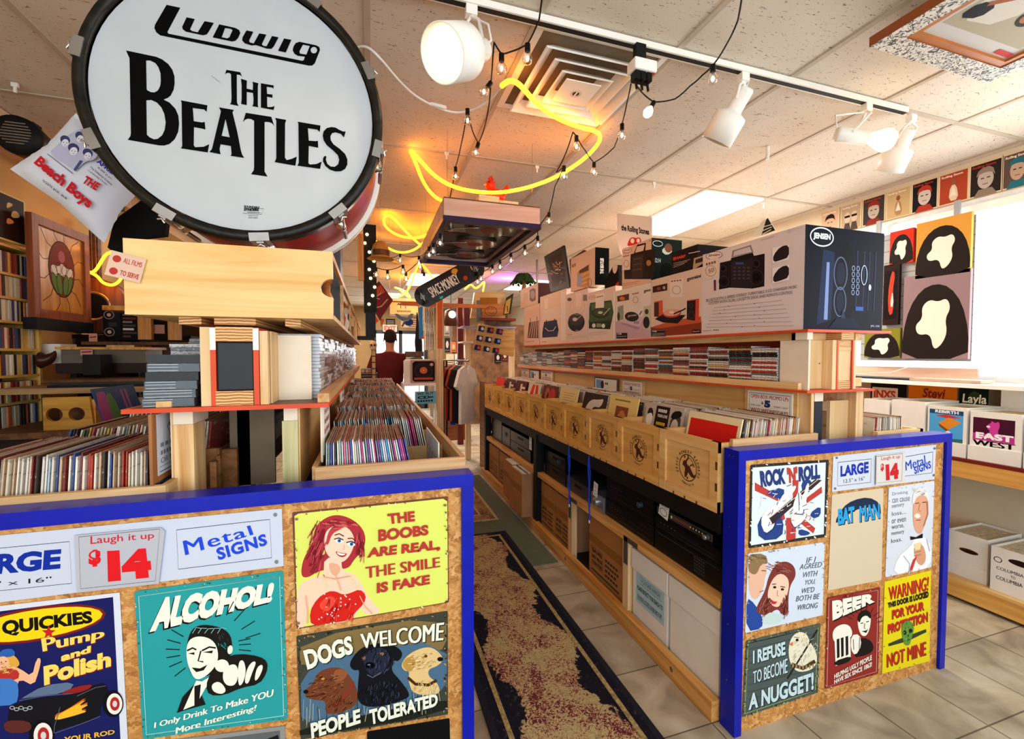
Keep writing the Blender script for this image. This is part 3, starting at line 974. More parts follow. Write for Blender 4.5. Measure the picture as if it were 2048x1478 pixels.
# ---- comic sign: lettering kept, figure left out
mb,A = sheet(RB,[(560,310),(806,277),(797,718),(541,768)],'#d3c3a8',0.008)
A.poly([(570,445),(610,370),(660,335),(735,320),(790,350),(795,415),(755,372),(700,372),(640,400),(600,440)],'#22304c',sm=1)
for t_,bl,br,tl,tr in (('BAT',(588,455),(668,440),(588,378),(666,364)),('MAN',(690,440),(788,422),(690,364),(786,350))):
 A.text(t_,(bl[0] + 3,bl[1] + 4),(br[0] + 3,br[1] + 4),(tl[0] + 3,tl[1] + 4),'#1c2430',0.08,tr=(tr[0] + 3,tr[1] + 4))
 A.text(t_,bl,br,tl,'#2f9fe0',0.05,tr=tr)
solid('metal_sign','cream metal sign with blue comic lettering under a dark wing shape','metal sign',mb)
# ---- Drinking sign
mb,A = sheet(RB,[(832,276),(1050,243),(1036,656),(815,705)],'#d3dae6',0.008)
y0 = 318
for i,t_ in enumerate(('Drinking','can cause','memory','loss...','or even','worse,','memory','loss.')):
 yb = 318 + i * 31 + (6 if i > 3 else 0)
 w = 78 * len(t_) / 8.4
 A.text(t_,(848 - i * 0.8,yb),(848 + w,yb - 11),(848 - i * 0.8,yb - 19),'#4c4f58',0.0)
A.poly([(850,690),(870,610),(930,560),(960,510),(1000,505),(1035,560),(1030,655),(940,680)],'#eceff2',sm=1)
A.poly([(945,400),(950,330),(985,300),(1020,330),(1020,400),(1000,460),(985,500),(960,490),(948,450)],'#d9a184',sm=2)
A.poly([(940,350),(950,290),(990,268),(1022,300),(1022,350),(1005,310),(965,315),(950,355)],'#dfe0de',sm=1)
A.poly([(948,410),(968,396),(985,412),(968,424)],'#eee9e2',sm=1)
A.line([(956,352),(975,348)],4,'#5a4034'); A.line([(990,346),(1008,344)],4,'#5a4034'); A.line([(978,352),(972,385),(984,388)],3,'#a06b50'); A.line([(960,432),(982,430)],4,'#a0402f')
A.poly([(932,508),(960,512),(992,494),(992,516),(962,520),(934,526)],'#17171b')
A.poly([(948,560),(975,535),(1000,560),(1010,620),(985,655),(955,620)],'#d29a78',sm=2)
for i in range(3):
 A.line([(950,570 + i * 16),(985,562 + i * 16)],3,'#9c664a')
A.poly([(950,545),(985,535),(980,570),(955,575)],'#e6d2a0')
A.poly([(945,620),(965,600),(940,676),(925,678)],'#c63a3a')
fur(A,985,290,32,20,24,['#c9c8c4','#f0efec','#a8a6a0'],22,180,2.5)
A.line([(1012,340),(1016,400),(996,460)],5,'#b57a5c')
A.line([(900,600),(930,640),(925,690)],4,'#b9c0cc')
A.line([(1010,520),(1025,580)],4,'#b9c0cc')
wear(A,[(832,276),(1050,243),(1036,656),(815,705)],24,['#8a7a6c','#b9b4ac'],3)
solid('metal_sign','pale metal sign of a white haired man in a bow tie','metal sign',mb)
# ---- IF I AGREED
mb,A = sheet(RB,[(158,592),(525,536),(515,886),(144,972)],'#cfdcec',0.008)
A.poly([(150,965),(150,800),(190,830),(230,900),(225,950)],'#2a4a9c',sm=1)
A.poly([(158,600),(235,610),(250,680),(240,700),(232,760),(200,815),(170,800),(158,740)],'#e0b59a',sm=1)
A.poly([(158,595),(240,590),(256,640),(220,640),(200,690),(175,690),(158,670)],'#8e7350',sm=1)
A.line([(222,672),(244,674)],4,'#5a4030'); A.line([(212,775),(232,768)],4,'#a05040')
A.poly([(210,880),(190,860),(240,770),(255,700),(290,640),(340,625),(380,650),(388,700),(360,740),(350,800),(352,880),(320,890),(300,850),(250,890)],'#7c3a34',sm=2)
A.poly([(245,800),(268,720),(310,680),(355,710),(350,780),(320,840),(280,850)],'#f0c8b0',sm=2)
A.poly([(215,930),(250,870),(300,880),(330,880),(310,930)],'#c2d9d6',sm=1)
A.ell(285,752,8,6,'#2a2018'); A.ell(322,762,8,6,'#2a2018'); A.line([(272,738),(292,736)],4,'#3a2018'); A.line([(312,748),(334,752)],4,'#3a2018')
A.poly([(262,806),(285,822),(300,818),(285,836),(266,826)],'#c22f38',sm=1); A.line([(298,768),(296,792),(304,794)],3,'#b07a60')
for t_,x0,x1,yb in (('IF I',438,480,636),('AGREED',406,510,668),('WITH',418,488,706),('YOU,',428,480,744),("WE'D",412,475,782),('BOTH BE',388,498,820),('WRONG',392,490,862)):
 A.text(t_,(x0 - 3,yb),(x1 - 3,yb - (x1 - x0) * .12),(x0 + 3,yb - 26),'#4d5566',0.0)
fur(A,320,660,60,30,30,['#98504a','#5c2622','#b06a60'],34,170,3)
fur(A,240,830,30,45,22,['#98504a','#5c2622','#b06a60'],30,250,3)
fur(A,335,830,20,50,20,['#98504a','#5c2622'],30,260,3)
fur(A,205,615,40,20,18,['#a88c64','#6b5438'],30,170,3)
wear(A,[(158,592),(525,536),(515,886),(144,972)],30,['#8a7a6c','#e6ecf4'],4)
solid('metal_sign','pale blue metal sign of a couple reading if i agreed with you','metal sign',mb)
# ---- BEER
RD = '#8e2f2a'
mb,A = sheet(RB,[(538,802),(790,752),(781,1166),(526,1240)],RD,0.006)
A.frame([(545,812),(780,766),(772,1156),(536,1228)],2,'#d8b8a8')
A.text('BEER',(566,918),(768,828),(558,822),INKB,0.09,tr=(765,782))
A.text('BEER',(562,912),(764,822),(560,818),'#efeee0',0.07,tr=(766,778))
burst(A,712,930,(10,25,40,60,80,100,120,140,155),62,92,2.5,INKB)
A.poly([(655,1090),(680,1010),(710,990),(750,1010),(760,1050),(730,1075)],INKB,sm=1)
A.poly([(680,900),(695,868),(730,862),(745,890),(742,940),(725,985),(700,985),(684,950)],'#efeee0',sm=2)
A.poly([(678,905),(692,868),(728,858),(748,885),(742,905),(725,885),(700,895),(690,925)],INKB,sm=1)
A.line([(695,925),(708,922)],4,INKB); A.line([(722,918),(735,914)],4,INKB); A.line([(715,925),(712,948),(720,950)],3,INKB); A.poly([(700,962),(722,958),(732,950),(722,970)],INKB)
A.poly([(650,980),(690,975),(700,1030),(670,1080),(648,1050)],'#efeee0',sm=1)
A.line([(690,990),(688,1060)],3,INKB); A.line([(660,1000),(662,1050)],3,INKB)
A.poly([(558,980),(570,945),(610,925),(645,935),(658,975),(640,1000),(600,985),(570,1020)],'#efeee0',sm=2)
A.poly([(570,1000),(645,975),(648,1100),(575,1128)],'#efeee0')
for x in (580,600,622):
 A.poly([(x,1000 - (x - 580) * .3),(x + 13,996 - (x - 580) * .3),(x + 14,1085 - (x - 580) * .3),(x + 2,1092 - (x - 580) * .3)],INKB)
A.poly([(568,1105),(650,1078),(648,1105),(575,1130)],INKB,sm=1)
A.text('HELPING UGLY PEOPLE',(568,1190),(748,1098),(568,1168),'#efeee0',0.03,tr=(748,1074))
A.text('HAVE SEX SINCE 1863!',(568,1214),(748,1130),(568,1194),'#efeee0',0.03,tr=(748,1106))
wear(A,[(538,802),(790,752),(781,1166),(526,1240)],30,['#c8b0a0','#4a1512'],3)
solid('metal_sign','dark red metal sign of a winking man holding a beer mug','metal sign',mb)
# ---- WARNING
mb,A = sheet(RB,[(812,727),(1033,672),(1026,1106),(800,1166)],'#e3d31c',0.003)
for t_,bl,br,tl,tr,c in (('WARNING!',(830,815),(1018,765),(828,752),(1022,700),'#c02a24'),('THIS DOOR IS LOCKED',(826,850),(1020,798),(826,826),(1020,768),'#2a2414'),('FOR YOUR',(845,905),(1000,860),(845,862),(1000,818),'#c02a24'),
                              ('PROTECTION',(825,975),(1016,915),(825,930),(1016,868),'#c02a24'),('NOT MINE',(820,1135),(1008,1075),(820,1072),(1008,1010),'#c02a24')):
 A.text(t_,(bl[0] + 2,bl[1] + 3),(br[0] + 2,br[1] + 3),(tl[0] + 2,tl[1] + 3),'#4a3a12',0.06,tr=(tr[0] + 2,tr[1] + 3))
 A.text(t_,bl,br,tl,c,0.05,tr=tr)
A.poly([(828,1022),(880,1000),(1008,952),(1010,966),(940,1000),(890,1018),(830,1034)],'#33402a')
A.poly([(890,960),(895,925),(920,908),(945,920),(952,955),(940,990),(930,1030),(905,1030),(896,995)],'#5f8f3a',sm=2)
A.ell(906,968,9,11,'#1c2414'); A.ell(934,960,9,11,'#1c2414'); A.poly([(918,980),(926,978),(924,992)],'#1c2414'); A.line([(905,1008),(935,1000)],4,'#1c2414')
fur(A,922,965,26,50,24,['#76a84c','#43682a'],14,250,3)
wear(A,[(812,727),(1033,672),(1026,1106),(800,1166)],24,['#8a7a1c','#f0e66a'],3)
solid('metal_sign','yellow metal sign with a green skull under the word warning','metal sign',mb)
# ---- NUGGET
mb,A = sheet(RB,[(150,1010),(505,925),(490,1257),(130,1375)],'#4f5a58',0.006)
A.frame([(158,1022),(494,942),(480,1244),(142,1358)],4,'#9cab5a')
for i in range(9):
 A.line([(160,1050 + i * 34),(485,972 + i * 34)],3,'#3c4444')
A.poly([(350,1040),(365,990),(400,962),(440,975),(450,1010),(480,1050),(490,1110),(460,1150),(390,1160),(355,1110)],'#e6e2cc',sm=2)
A.poly([(350,1025),(372,1012),(372,1034)],'#d47a4a'); A.ell(392,1005,7,8,'#17140f'); A.line([(376,990),(402,994)],4,'#8a8068')
A.line([(345,1190),(490,955)],8,'#2b2622'); A.line([(365,1120),(420,1140),(478,1105)],18,'#4a3526')
for i in range(7):
 A.ell(372 + i * 16,1126 + 8 * math.sin(i * .5),4,11,'#a08a5a')
for t_,bl,br,tl,tr in (('I REFUSE',(180,1118),(336,1075),(180,1055),(334,1010)),('TO BECOME',(180,1212),(345,1160),(180,1155),(345,1090)),('A NUGGET!',(158,1340),(470,1240),(160,1262),(470,1155))):
 A.text(t_,(bl[0] + 3,bl[1] + 4),(br[0] + 3,br[1] + 4),(tl[0] + 3,tl[1] + 4),'#22343c',0.07,tr=(tr[0] + 3,tr[1] + 4))
 A.text(t_,bl,br,tl,'#c3dbe2',0.04,tr=tr)
fur(A,425,1040,60,90,60,['#f4f0de','#c9c19c','#dcd4b0'],20,250,2.5,50)
wear(A,[(150,1010),(505,925),(490,1257),(130,1375)],60,['#9cab5a','#2c342c','#6a745c'],5)
solid('metal_sign','grey metal sign of a yellow chick with a rifle reading nugget','metal sign',mb)
# ================================================================== record bins, right of the aisle
def rep(name,label,cat,group,proto,items,mat_of=None):
 """copies of a one-mesh thing: items = [(matrix, material or None)]"""
 out = []
 for i,(M,mt) in enumerate(items):
  o = proto if i == 0 and not proto.get('used') else proto.copy()
  if o is not proto:
   COL.objects.link(o)
  else:
   proto['used'] = 1
  o.matrix_world = M
  o.name = name
  tag(o,label,cat,group)
  if mt is not None:
   o.material_slots[0].link = 'OBJECT'
   o.material_slots[0].material = mt
  out.append(o)
 return out
SLEEVE = ['#d9d2c2','#cfc6b4','#e6e0d2','#b9a78c','#8c6a4c','#5f3f2e','#3a2a24','#c8b594','#a33a2e','#7a2a26','#2c4f8c','#4fa0c8','#6f8f86','#d6b24c','#d98a3c','#141416','#26303a','#c9a3a8','#54406c','#98907e','#efe9dd','#b04a5a','#5a6a3c','#c7cfd4']
PALES = ['#e3dccb','#d9d1bf','#efe9da','#cfc4ac','#c9bb9c','#ded9d0','#b3a184','#e8e3d6']
def printed(c):
 """card printed in one colour with a lettered, worn look along the edge"""
 k = ('card',c)
 if k not in _M:
  m,nt,b = nodes_of('sleeve_' + c.lstrip('#'))
  mp = coords(nt,(90,14,60))
  no = N(nt,'ShaderNodeTexNoise',Scale=1.0,Detail=3.0)
  nt.links.new(mp.outputs[0],no.inputs['Vector'])
  cc = lin(c)
  d = tuple(x * 0.55 for x in cc[:3])
  l = tuple(min(1,x * 0.7 + 0.25) for x in cc[:3])
  r = ramp(nt,[(0.33,d),(0.42,cc[:3]),(0.60,cc[:3]),(0.70,l)])
  nt.links.new(no.outputs['Fac'],r.inputs[0])
  nt.links.new(r.outputs[0],b.inputs['Base Color'])
  b.inputs['Roughness'].default_value = 0.5
  _M[k] = m
 return _M[k]
RS = 0.31
mb = MB()
mb.box((-0.0022,-RS / 2,0),(0.0022,RS / 2,RS),printed(SLEEVE[0]))
RECP = mb.build('record_sleeve')
RECP.location = (0,0,-50)
def sleeve_m(x,y,z,tilt,yaw=0.0,th=1.0):
 """a record standing in the plane of the aisle, leaning by tilt about Y"""
 return Matrix.Translation((x,y,z)) @ Matrix.Rotation(yaw,4,'Z') @ Matrix.Rotation(tilt,4,'Y') @ Matrix.Diagonal((th,1,1,1))
MASS = MB()      # the far records nobody sees one by one
def mass_sleeve(M,c):
 vs = [M @ Vector(p) for p in ((-0.0022,-RS / 2,0),(0.0022,-RS / 2,0),(0.0022,RS / 2,0),(-0.0022,RS / 2,0),(-0.0022,-RS / 2,RS),(0.0022,-RS / 2,RS),(0.0022,RS / 2,RS),(-0.0022,RS / 2,RS))]
 MASS.add(vs,((0,3,2,1),(4,5,6,7),(0,1,5,4),(1,2,6,5),(2,3,7,6),(3,0,4,7)),printed(c))
def fill_bin(x0,x1,y,z,n,label=None,group=None,tilt=(0.0,0.0),pal=SLEEVE,jit=0.02):
 it = []
 for i in range(n):
  f = i / max(1,n - 1)
  M = sleeve_m(x0 + (x1 - x0) * f + random.uniform(-.0004,.0004),y + random.uniform(-.006,.006),z + random.uniform(-.004,.006),tilt[0] + (tilt[1] - tilt[0]) * f + random.uniform(-jit,jit) * .06,0,random.uniform(0.65,1.0))
  c = random.choice(pal)
  if label:
   it.append((M,printed(c)))
  else:
   mass_sleeve(M,c)
 if it:
  rep('record_sleeve',label,'record',group,RECP,it)
GX0,GX1 = 1.29,2.53
g = thing('display_gondola','long wooden record bin island with black base and red edged shelves','shelving',(1.91,3.2,0))
mb = MB(); mb.box((1.272,1.375,0.0),(1.312,5.2,0.083),wood('kick_pine','#b5772f','#dba45c','Y'))
for y in (1.62,2.75,3.9):
 mb.cyl((1.2715,y,0.045),(1.273,y,0.045),0.012,STEEL,n=10)
mb.build('kick_plank',g)
mb = MB(); mb.box((1.315,1.375,0.03),(2.5,5.1,0.05),paint('bin_floor','#2b211a',0.8)); mb.build('bottom_shelf',g)
mb = MB(); mb.box((1.30,1.375,0.455),(1.62,5.06,0.492),wood('shelf_pine','#bd7f38','#e3b069','Y')); mb.build('middle_shelf',g)
mb = MB(); mb.box((1.295,1.375,0.755),(1.70,5.10,0.835),BLACK); mb.build('top_beam',g)
mb = MB(); mb.box((1.66,1.375,0.05),(1.70,5.06,0.76),paint('bin_back','#141210',0.8)); mb.build('back_panel',g)
for y in (3.36,5.04):
 mb = MB(); mb.box((1.288,y,0.05),(1.36,y + 0.065,0.80),BLACK); mb.build('post',g)
for y in (2.02,2.72):
 mb = MB()
 mb.box((1.303,y,0.05),(1.345,y + 0.055,0.455),PINEZ)
 mb.build('divider',g)
 mb = MB()
 mb.box((1.2985,y + 0.005,0.33),(1.3025,y + 0.04,0.478),GREYM)
 mb.box((1.2985,y - 0.09,0.455),(1.3025,y + 0.04,0.482),GREYM)
 mb.build('bracket',g)
# rear half
mb = MB(); mb.box((2.12,1.42,0.05),(2.5,5.05,0.83),DARKG); mb.build('rear_base',g)
# backboard above the bins, posts, shelves
mb = MB(); mb.box((1.80,1.60,0.84),(1.815,5.2,1.295),PLYY); mb.build('backboard',g)
mb = MB(); mb.box((1.755,1.385,1.296),(2.165,5.25,1.306),REDP); mb.build('lower_shelf',g)
mb = MB(); mb.box((1.758,1.43,1.306),(1.778,5.25,1.336),PINE); mb.build('shelf_lip',g)
mb = MB(); mb.box((1.752,1.385,1.556),(2.262,5.15,1.567),REDP); mb.build('top_deck',g)
mb = MB(); mb.box((1.80,1.43,1.524),(1.835,5.1,1.556),PINE); mb.build('deck_rail',g)
mb = MB(); mb.box((1.955,1.39,1.524),(2.03,5.1,1.556),EDGE); mb.build('deck_rail',g)
mb = MB(); mb.box((2.10,1.43,1.524),(2.14,5.1,1.556),PINE); mb.build('deck_rail',g)
mb = MB(); mb.box((1.768,1.40,1.5235),(1.7995,1.455,1.5555),PALE); mb.build('block',g)
mb = MB(); mb.box((1.80,1.46,1.524),(2.14,1.50,1.555),PINEX); mb.build('cross_rail',g)
# end structure of the CD shelf
mb = MB(); mb.box((1.79,1.41,1.306),(1.80,1.548,1.523),PALE); mb.build('end_panel',g)
mb = MB(); mb.box((1.795,1.445,1.308),(1.93,1.457,1.523),PLY); mb.cyl((1.818,1.444,1.42),(1.818,1.446,1.42),0.004,STEEL,n=8); mb.cyl((1.90,1.444,1.42),(1.90,1.446,1.42),0.004,STEEL,n=8); mb.build('end_panel',g)
mb = MB(); mb.box((1.915,1.398,1.307),(1.938,1.46,1.523),PINEZ); mb.build('end_stile',g)
for x in (1.938,2.032):
 mb = MB(); mb.box((x,1.395,1.307),(x + 0.009,5.1,1.523),REDP); mb.build('red_board',g)
mb = MB(); mb.box((1.948,1.40,1.307),(2.03,5.1,1.345),EDGE); mb.build('beam',g)
mb = MB(); mb.box((1.948,1.402,1.345),(2.03,1.44,1.475),paint('pale_block','#ddb98a',0.6)); mb.build('block',g)
mb = MB(); mb.box((1.948,1.40,1.475),(2.03,5.1,1.522),wood('knotty','#9a5f2a','#e0b274','X',2)); mb.build('beam',g)
mb = MB(); mb.box((2.042,1.40,1.307),(2.062,1.47,1.523),PINEZ); mb.build('end_stile',g)
mb = MB(); mb.box((2.06,1.46,1.312),(2.19,1.475,1.352),PINEX); mb.build('rear_lip',g)
# posts under the lower shelf
mb = MB(); mb.box((1.7985,1.40,0.84),(1.815,1.595,1.295),PINEZ); mb.build('end_panel',g)
mb = MB(); mb.box((1.80,1.50,1.04),(1.86,1.512,1.294),PLY); mb.build('end_panel',g)
mb = MB(); mb.box((1.845,1.42,1.255),(1.895,1.50,1.294),PALE); mb.build('block',g)
mb = MB(); mb.box((1.845,1.42,0.50),(1.892,1.47,1.254),paint('blue_black_post','#1c212c',0.5)); mb.build('post',g)
mb = MB(); mb.box((1.90,1.52,1.24),(2.12,1.55,1.294),BROWNW); mb.build('cross_rail',g)
mb = MB(); mb.box((1.88,1.75,1.12),(2.0,1.765,1.28),paint('grey_ply','#8d7c68',0.8)); mb.build('end_panel',g)
mb = MB(); mb.box((1.88,1.70,0.80),(2.08,1.715,1.10),paint('grey_ply','#8d7c68',0.8)); mb.build('end_panel',g)
mb = MB(); mb.box((1.985,1.455,0.50),(2.10,1.47,1.25),PLY); mb.build('end_panel',g)
mb = MB(); mb.box((2.10,1.42,0.50),(2.145,1.50,1.294),PINEZ); mb.build('post',g)
mb = MB()
mb.box((2.19,1.385,0.83),(2.50,1.405,1.108),PINEX)
mb.box((2.48,1.385,0.83),(2.50,5.05,1.108),PINE)
mb.box((2.19,1.405,0.83),(2.48,5.05,0.85),PLYY)
mb.build('rear_bin',g)
# ledge of pine in front of the near crate
mb = MB(); mb.box((1.345,1.3635,1.100),(1.795,1.379,1.128),OAK); mb.build('front_rail',g)
fill_bin(2.20,2.42,1.57,0.855,30,'record sleeve standing in the rear bin next to the white comic boxes','records in the rear bin by the comic boxes',(0.06,-0.04),PALES + SLEEVE[:6] + ['#17171a','#3a5a8c','#a33a3a'])
# ---- ten branded crates
CZ0,CZ1,CH = 0.836,1.116,0.28
BURN = paint('burnt_brand','#4a2513',0.8)
STAIN = [wood('crate_pine_%d' % k,c1,c2,'Y',0.7,0.42) for k,(c1,c2) in enumerate((('#cf9a58','#e6bc7c'),('#c98f45','#e2b066'),('#cd9038','#e6b356')))]
def crate(y0,wd,k):
 t = thing('record_crate','x','crate',(1.47,y0 + wd / 2,CZ0),'branded crates along the aisle')
 mp = STAIN[k]
 y1 = y0 + wd
 mb = MB()
 rw,x0,x1 = 0.043,1.290,1.306
 mb.box((x0,y0,CZ0),(x1,y1,CZ0 + rw),mp)
 mb.box((x0,y0,CZ1 - rw),(x1,y1,CZ1),mp)
 mb.box((x0 - .0006,y0,CZ0),(x1,y0 + rw,CZ1),mp)
 mb.box((x0 - .0006,y1 - rw,CZ0),(x1,y1,CZ1),mp)
 for z in (CZ0 + 0.085,CZ0 + 0.17):
  mb.box((x0 - .001,y0 + 0.001,z),(x0 + .001,y0 + 0.013,z + 0.032),DARKW)
 for j in range(3):
  yy = y0 + wd * (0.3 + 0.2 * j)
  mb.box((x0 - .001,yy,CZ0 - 0.0005),(x0 + .001,yy + 0.01,CZ0 + 0.012),DARKW)
 mb.build('front_frame',t)
 mb = MB(); mb.box((1.300,y0 + rw,CZ0 + rw),(1.306,y1 - rw,CZ1 - rw),mp)
 A = Art(mb,(1.300,y1,CZ0),(0,-1,0),(0,0,1),eps=0.0002)
 cx,cz,r = wd / 2,0.135,0.056
 A.ring(cx,cz,r,r * 1.05,0.0045,BURN,n=32)
 A.poly([(cx - .030,cz + .02),(cx - .022,cz + .03),(cx - .006,cz + .026),(cx - .002,cz + .012),(cx + .012,cz + .01),(cx + .024,cz - .006),(cx + .034,cz - .02),(cx + .044,cz - .024),(cx + .046,cz - .016),(cx + .052,cz - .03),(cx + .036,cz - .036),(cx + .018,cz - .034),(cx + .004,cz - .016),(cx - .002,cz - .034),(cx - .018,cz - .05),(cx - .02,cz - .03),(cx - .016,cz - .008),(cx - .022,cz + .004),(cx - .034,cz + .004)],BURN,sm=1)
 A.line([(cx - .012,cz + .024),(cx + .004,cz + .044),(cx + .002,cz + .055)],.008,BURN)
 A.line([(cx + .014,cz + .01),(cx + .03,cz + .022),(cx + .036,cz + .012)],.006,BURN)
 A.line([(cx + .01,cz + .046),(cx + .03,cz + .034),(cx + .044,cz + .012)],.003,BURN)
 for sx,sz in ((-.018,.044),(.0,-.044)):
  A.poly([(cx + sx + (.008 if q % 2 == 0 else .0035) * math.sin(q * PI / 5),cz + sz + (.008 if q % 2 == 0 else .0035) * math.cos(q * PI / 5)) for q in range(10)],BURN)
 A.arc('SPACE MONKEY RECORDS',cx,cz,r * 1.13,0.0135,205,-20,BURN,0.03,0.72)
 A.arc('EVANSVILLE IN',cx,cz,r * 1.36,0.009,245,300,BURN,0.02,0.7)
 mb.build('front_panel',t)
 mb = MB()
 for a in (y0 + 0.001,y1 - 0.013):
  mb.box((x1,a,CZ0),(1.72,a + 0.012,CZ1 - 0.004),mp)
 mb.box((x1,y0 + .013,CZ0),(1.72,y1 - .013,CZ0 + 0.01),mp)
 mb.build('crate_body',t)
 return t
CRL = ['wooden crate with a burnt monkey emblem, nearest of the row, holding a red cover','second nearest wooden monkey emblem crate, behind the red covered one',
       'third nearest wooden monkey emblem crate, below a pale yellow cover','fourth nearest wooden monkey emblem crate in the aisle row','fifth wooden monkey emblem crate in the aisle row, below a black and white cover',
       'sixth wooden monkey emblem crate in the aisle row, counted from the sign panel','seventh wooden monkey emblem crate in the aisle row, counted from the sign panel','third farthest wooden monkey emblem crate of the row',
       'second farthest wooden monkey emblem crate of the row','farthest wooden monkey emblem crate, next to the shirt rack']
WY = [1.381 + 0.3690 * i for i in range(10)]
crates = [crate(y,0.366,min(2,(i + 1) // 2)) for i,y in enumerate(WY)]
for o,l in zip(crates,CRL):
 o['label'] = l
# records in the crates
RTOP = 0.88
fill_bin(1.405,1.715,WY[0] + .19,RTOP,44,'record sleeve standing in the nearest crate behind a red cover','records in the nearest branded crate',(0.16,0.10),PALES * 2 + SLEEVE)
fill_bin(1.45,1.715,WY[1] + .19,RTOP,34,'record sleeve standing in the second nearest branded crate','records in the second branded crate',(0.14,0.10),PALES * 3 + SLEEVE[:8])
fill_bin(1.44,1.715,WY[2] + .19,RTOP,30,'record sleeve standing in the third nearest branded crate','records in the third branded crate',(0.14,0.10),PALES * 3 + SLEEVE[:8])
for i in range(3,10):
 fill_bin(1.42,1.715,WY[i] + .19,RTOP,34,None,None,(0.14,0.10),PALES * 2 + SLEEVE[:8])
def cover(label,i,base,draw,tilt=0.20,x=1.375,dz=0.0,dy=0.0):
 """front record of a crate, its printed cover to the aisle"""
 mb = MB()
 mb.box((-0.003,-RS / 2,0),(0.003,RS / 2,RS),ink(base))
 A = Art(mb,(-0.003,RS / 2,0),(0,-1,0),(0,0,1),unit=RS)
 draw(A)
 o = mb.build('record_sleeve')
 o.matrix_world = sleeve_m(x,WY[i] + .185 + dy,0.893 + dz * .5,tilt)
 tag(o,label,'record','front covers in the branded crates')
def dr_red(A):
 A.rect(.05,.03,.95,.90,'#d3231c')
def dr_miles(A):
 A.rect(0,0,1,1,'#b9aea2'); A.rect(.30,.0,.66,.97,'#2a1a16'); A.text('#####',(.36,.86),(.6,.86),(.36,.93),'#e8e0d8',.04); A.text('YOUR LOVE',(.36,.78),(.62,.78),(.36,.83),'#e8e0d8',.04)
 A.text('######',(.36,.64),(.6,.64),(.36,.71),'#e9cf2e',.05); A.text('######',(.36,.55),(.6,.55),(.36,.62),'#e9cf2e',.05)
 A.ell(.15,.72,.09,.13,'#efe8e0'); A.poly([(.06,.78),(.10,.92),(.22,.9),(.25,.74),(.19,.84)],'#2a211e',sm=1)
 A.poly([(.70,.5),(.72,.85),(.95,.92),(.97,.5)],'#4a3f3a',sm=1); A.ell(.83,.66,.09,.14,'#cfc3b8'); A.poly([(.7,.78),(.96,.84),(.95,.95),(.74,.92)],'#1c1614',sm=1)
def dr_yel(A):
 A.text('###########',(.2,.9),(.75,.9),(.2,.94),'#5a4a30',0); A.rect(.28,.45,.72,.8,'#8a4a30'); A.poly([(.3,.5),(.5,.78),(.7,.6),(.68,.47)],'#c9824e',sm=1)
def dr_bw(A):
 A.rect(0,0,1,1,'#3a2c26'); A.poly([(.1,.55),(.3,.85),(.7,.88),(.9,.92),(.8,.7),(.5,.72),(.4,.5)],'#d8d0c6',sm=2); A.poly([(.6,.3),(1,.7),(1,.3)],'#cbb9a4')
def dr_txt(A):
 for i in range(5):
  A.rect(.2,.86 - i * .06,.85 - (i % 3) * .1,.875 - i * .06,'#b59a68')
 A.text('########',(.2,.52),(.8,.52),(.2,.58),'#c9742e',.02)
def dr_port(A):
 A.rect(0,0,1,1,'#6a3026'); A.ell(.35,.7,.16,.25,'#b45a3a'); A.ell(.7,.72,.2,.22,'#c23a2c'); A.ell(.4,.72,.06,.1,'#3a1a16')
def dr_red2(A):
 A.rect(0,0,1,1,'#d8c9b0'); A.poly([(.05,.3),(.35,.95),(.55,.95),(.4,.3)],'#cf3520'); A.poly([(.6,.95),(.8,.95),(.95,.3),(.7,.35)],'#cf3520')
def dr_dark(A):
 A.rect(0,0,1,1,'#5a241e'); A.rect(.45,.4,.62,.9,'#d8c8b8'); A.rect(.6,.75,.9,.82,'#e0d0c0')
cover('record with a plain red cover in the nearest branded crate',0,'#e8d8b0',dr_red,0.22)
cover('record with two portraits and yellow lettering in the second crate',1,'#b9aea2',dr_miles,0.2,1.40)
cover('record with a pale yellow cover and small picture in the third crate',2,'#e3c97a',dr_yel,0.2,1.39,.02)
cover('record with a black and white abstract cover in the fourth crate',3,'#3a2c26',dr_bw,0.24,1.39)
cover('record with a cream cover of orange print in the fifth crate',4,'#e2cd8c',dr_txt,0.2,1.38,.02)
cover('record with red brown portraits on its cover in the sixth crate',5,'#6a3026',dr_port,0.2,1.38)
cover('record with two red wedges on a cream cover',6,'#d8c9b0',dr_red2,0.2,1.38)
cover('record with a maroon cover and a pale figure',7,'#5a241e',dr_dark,0.2,1.38)
cover('record with a brown cover in the second farthest crate',8,'#7a4632',dr_dark,0.2,1.38)
cover('record with an orange red cover in the farthest crate',9,'#d8381e',lambda A: A.rect(.1,.1,.9,.5,'#b02a18'),0.2,1.38)
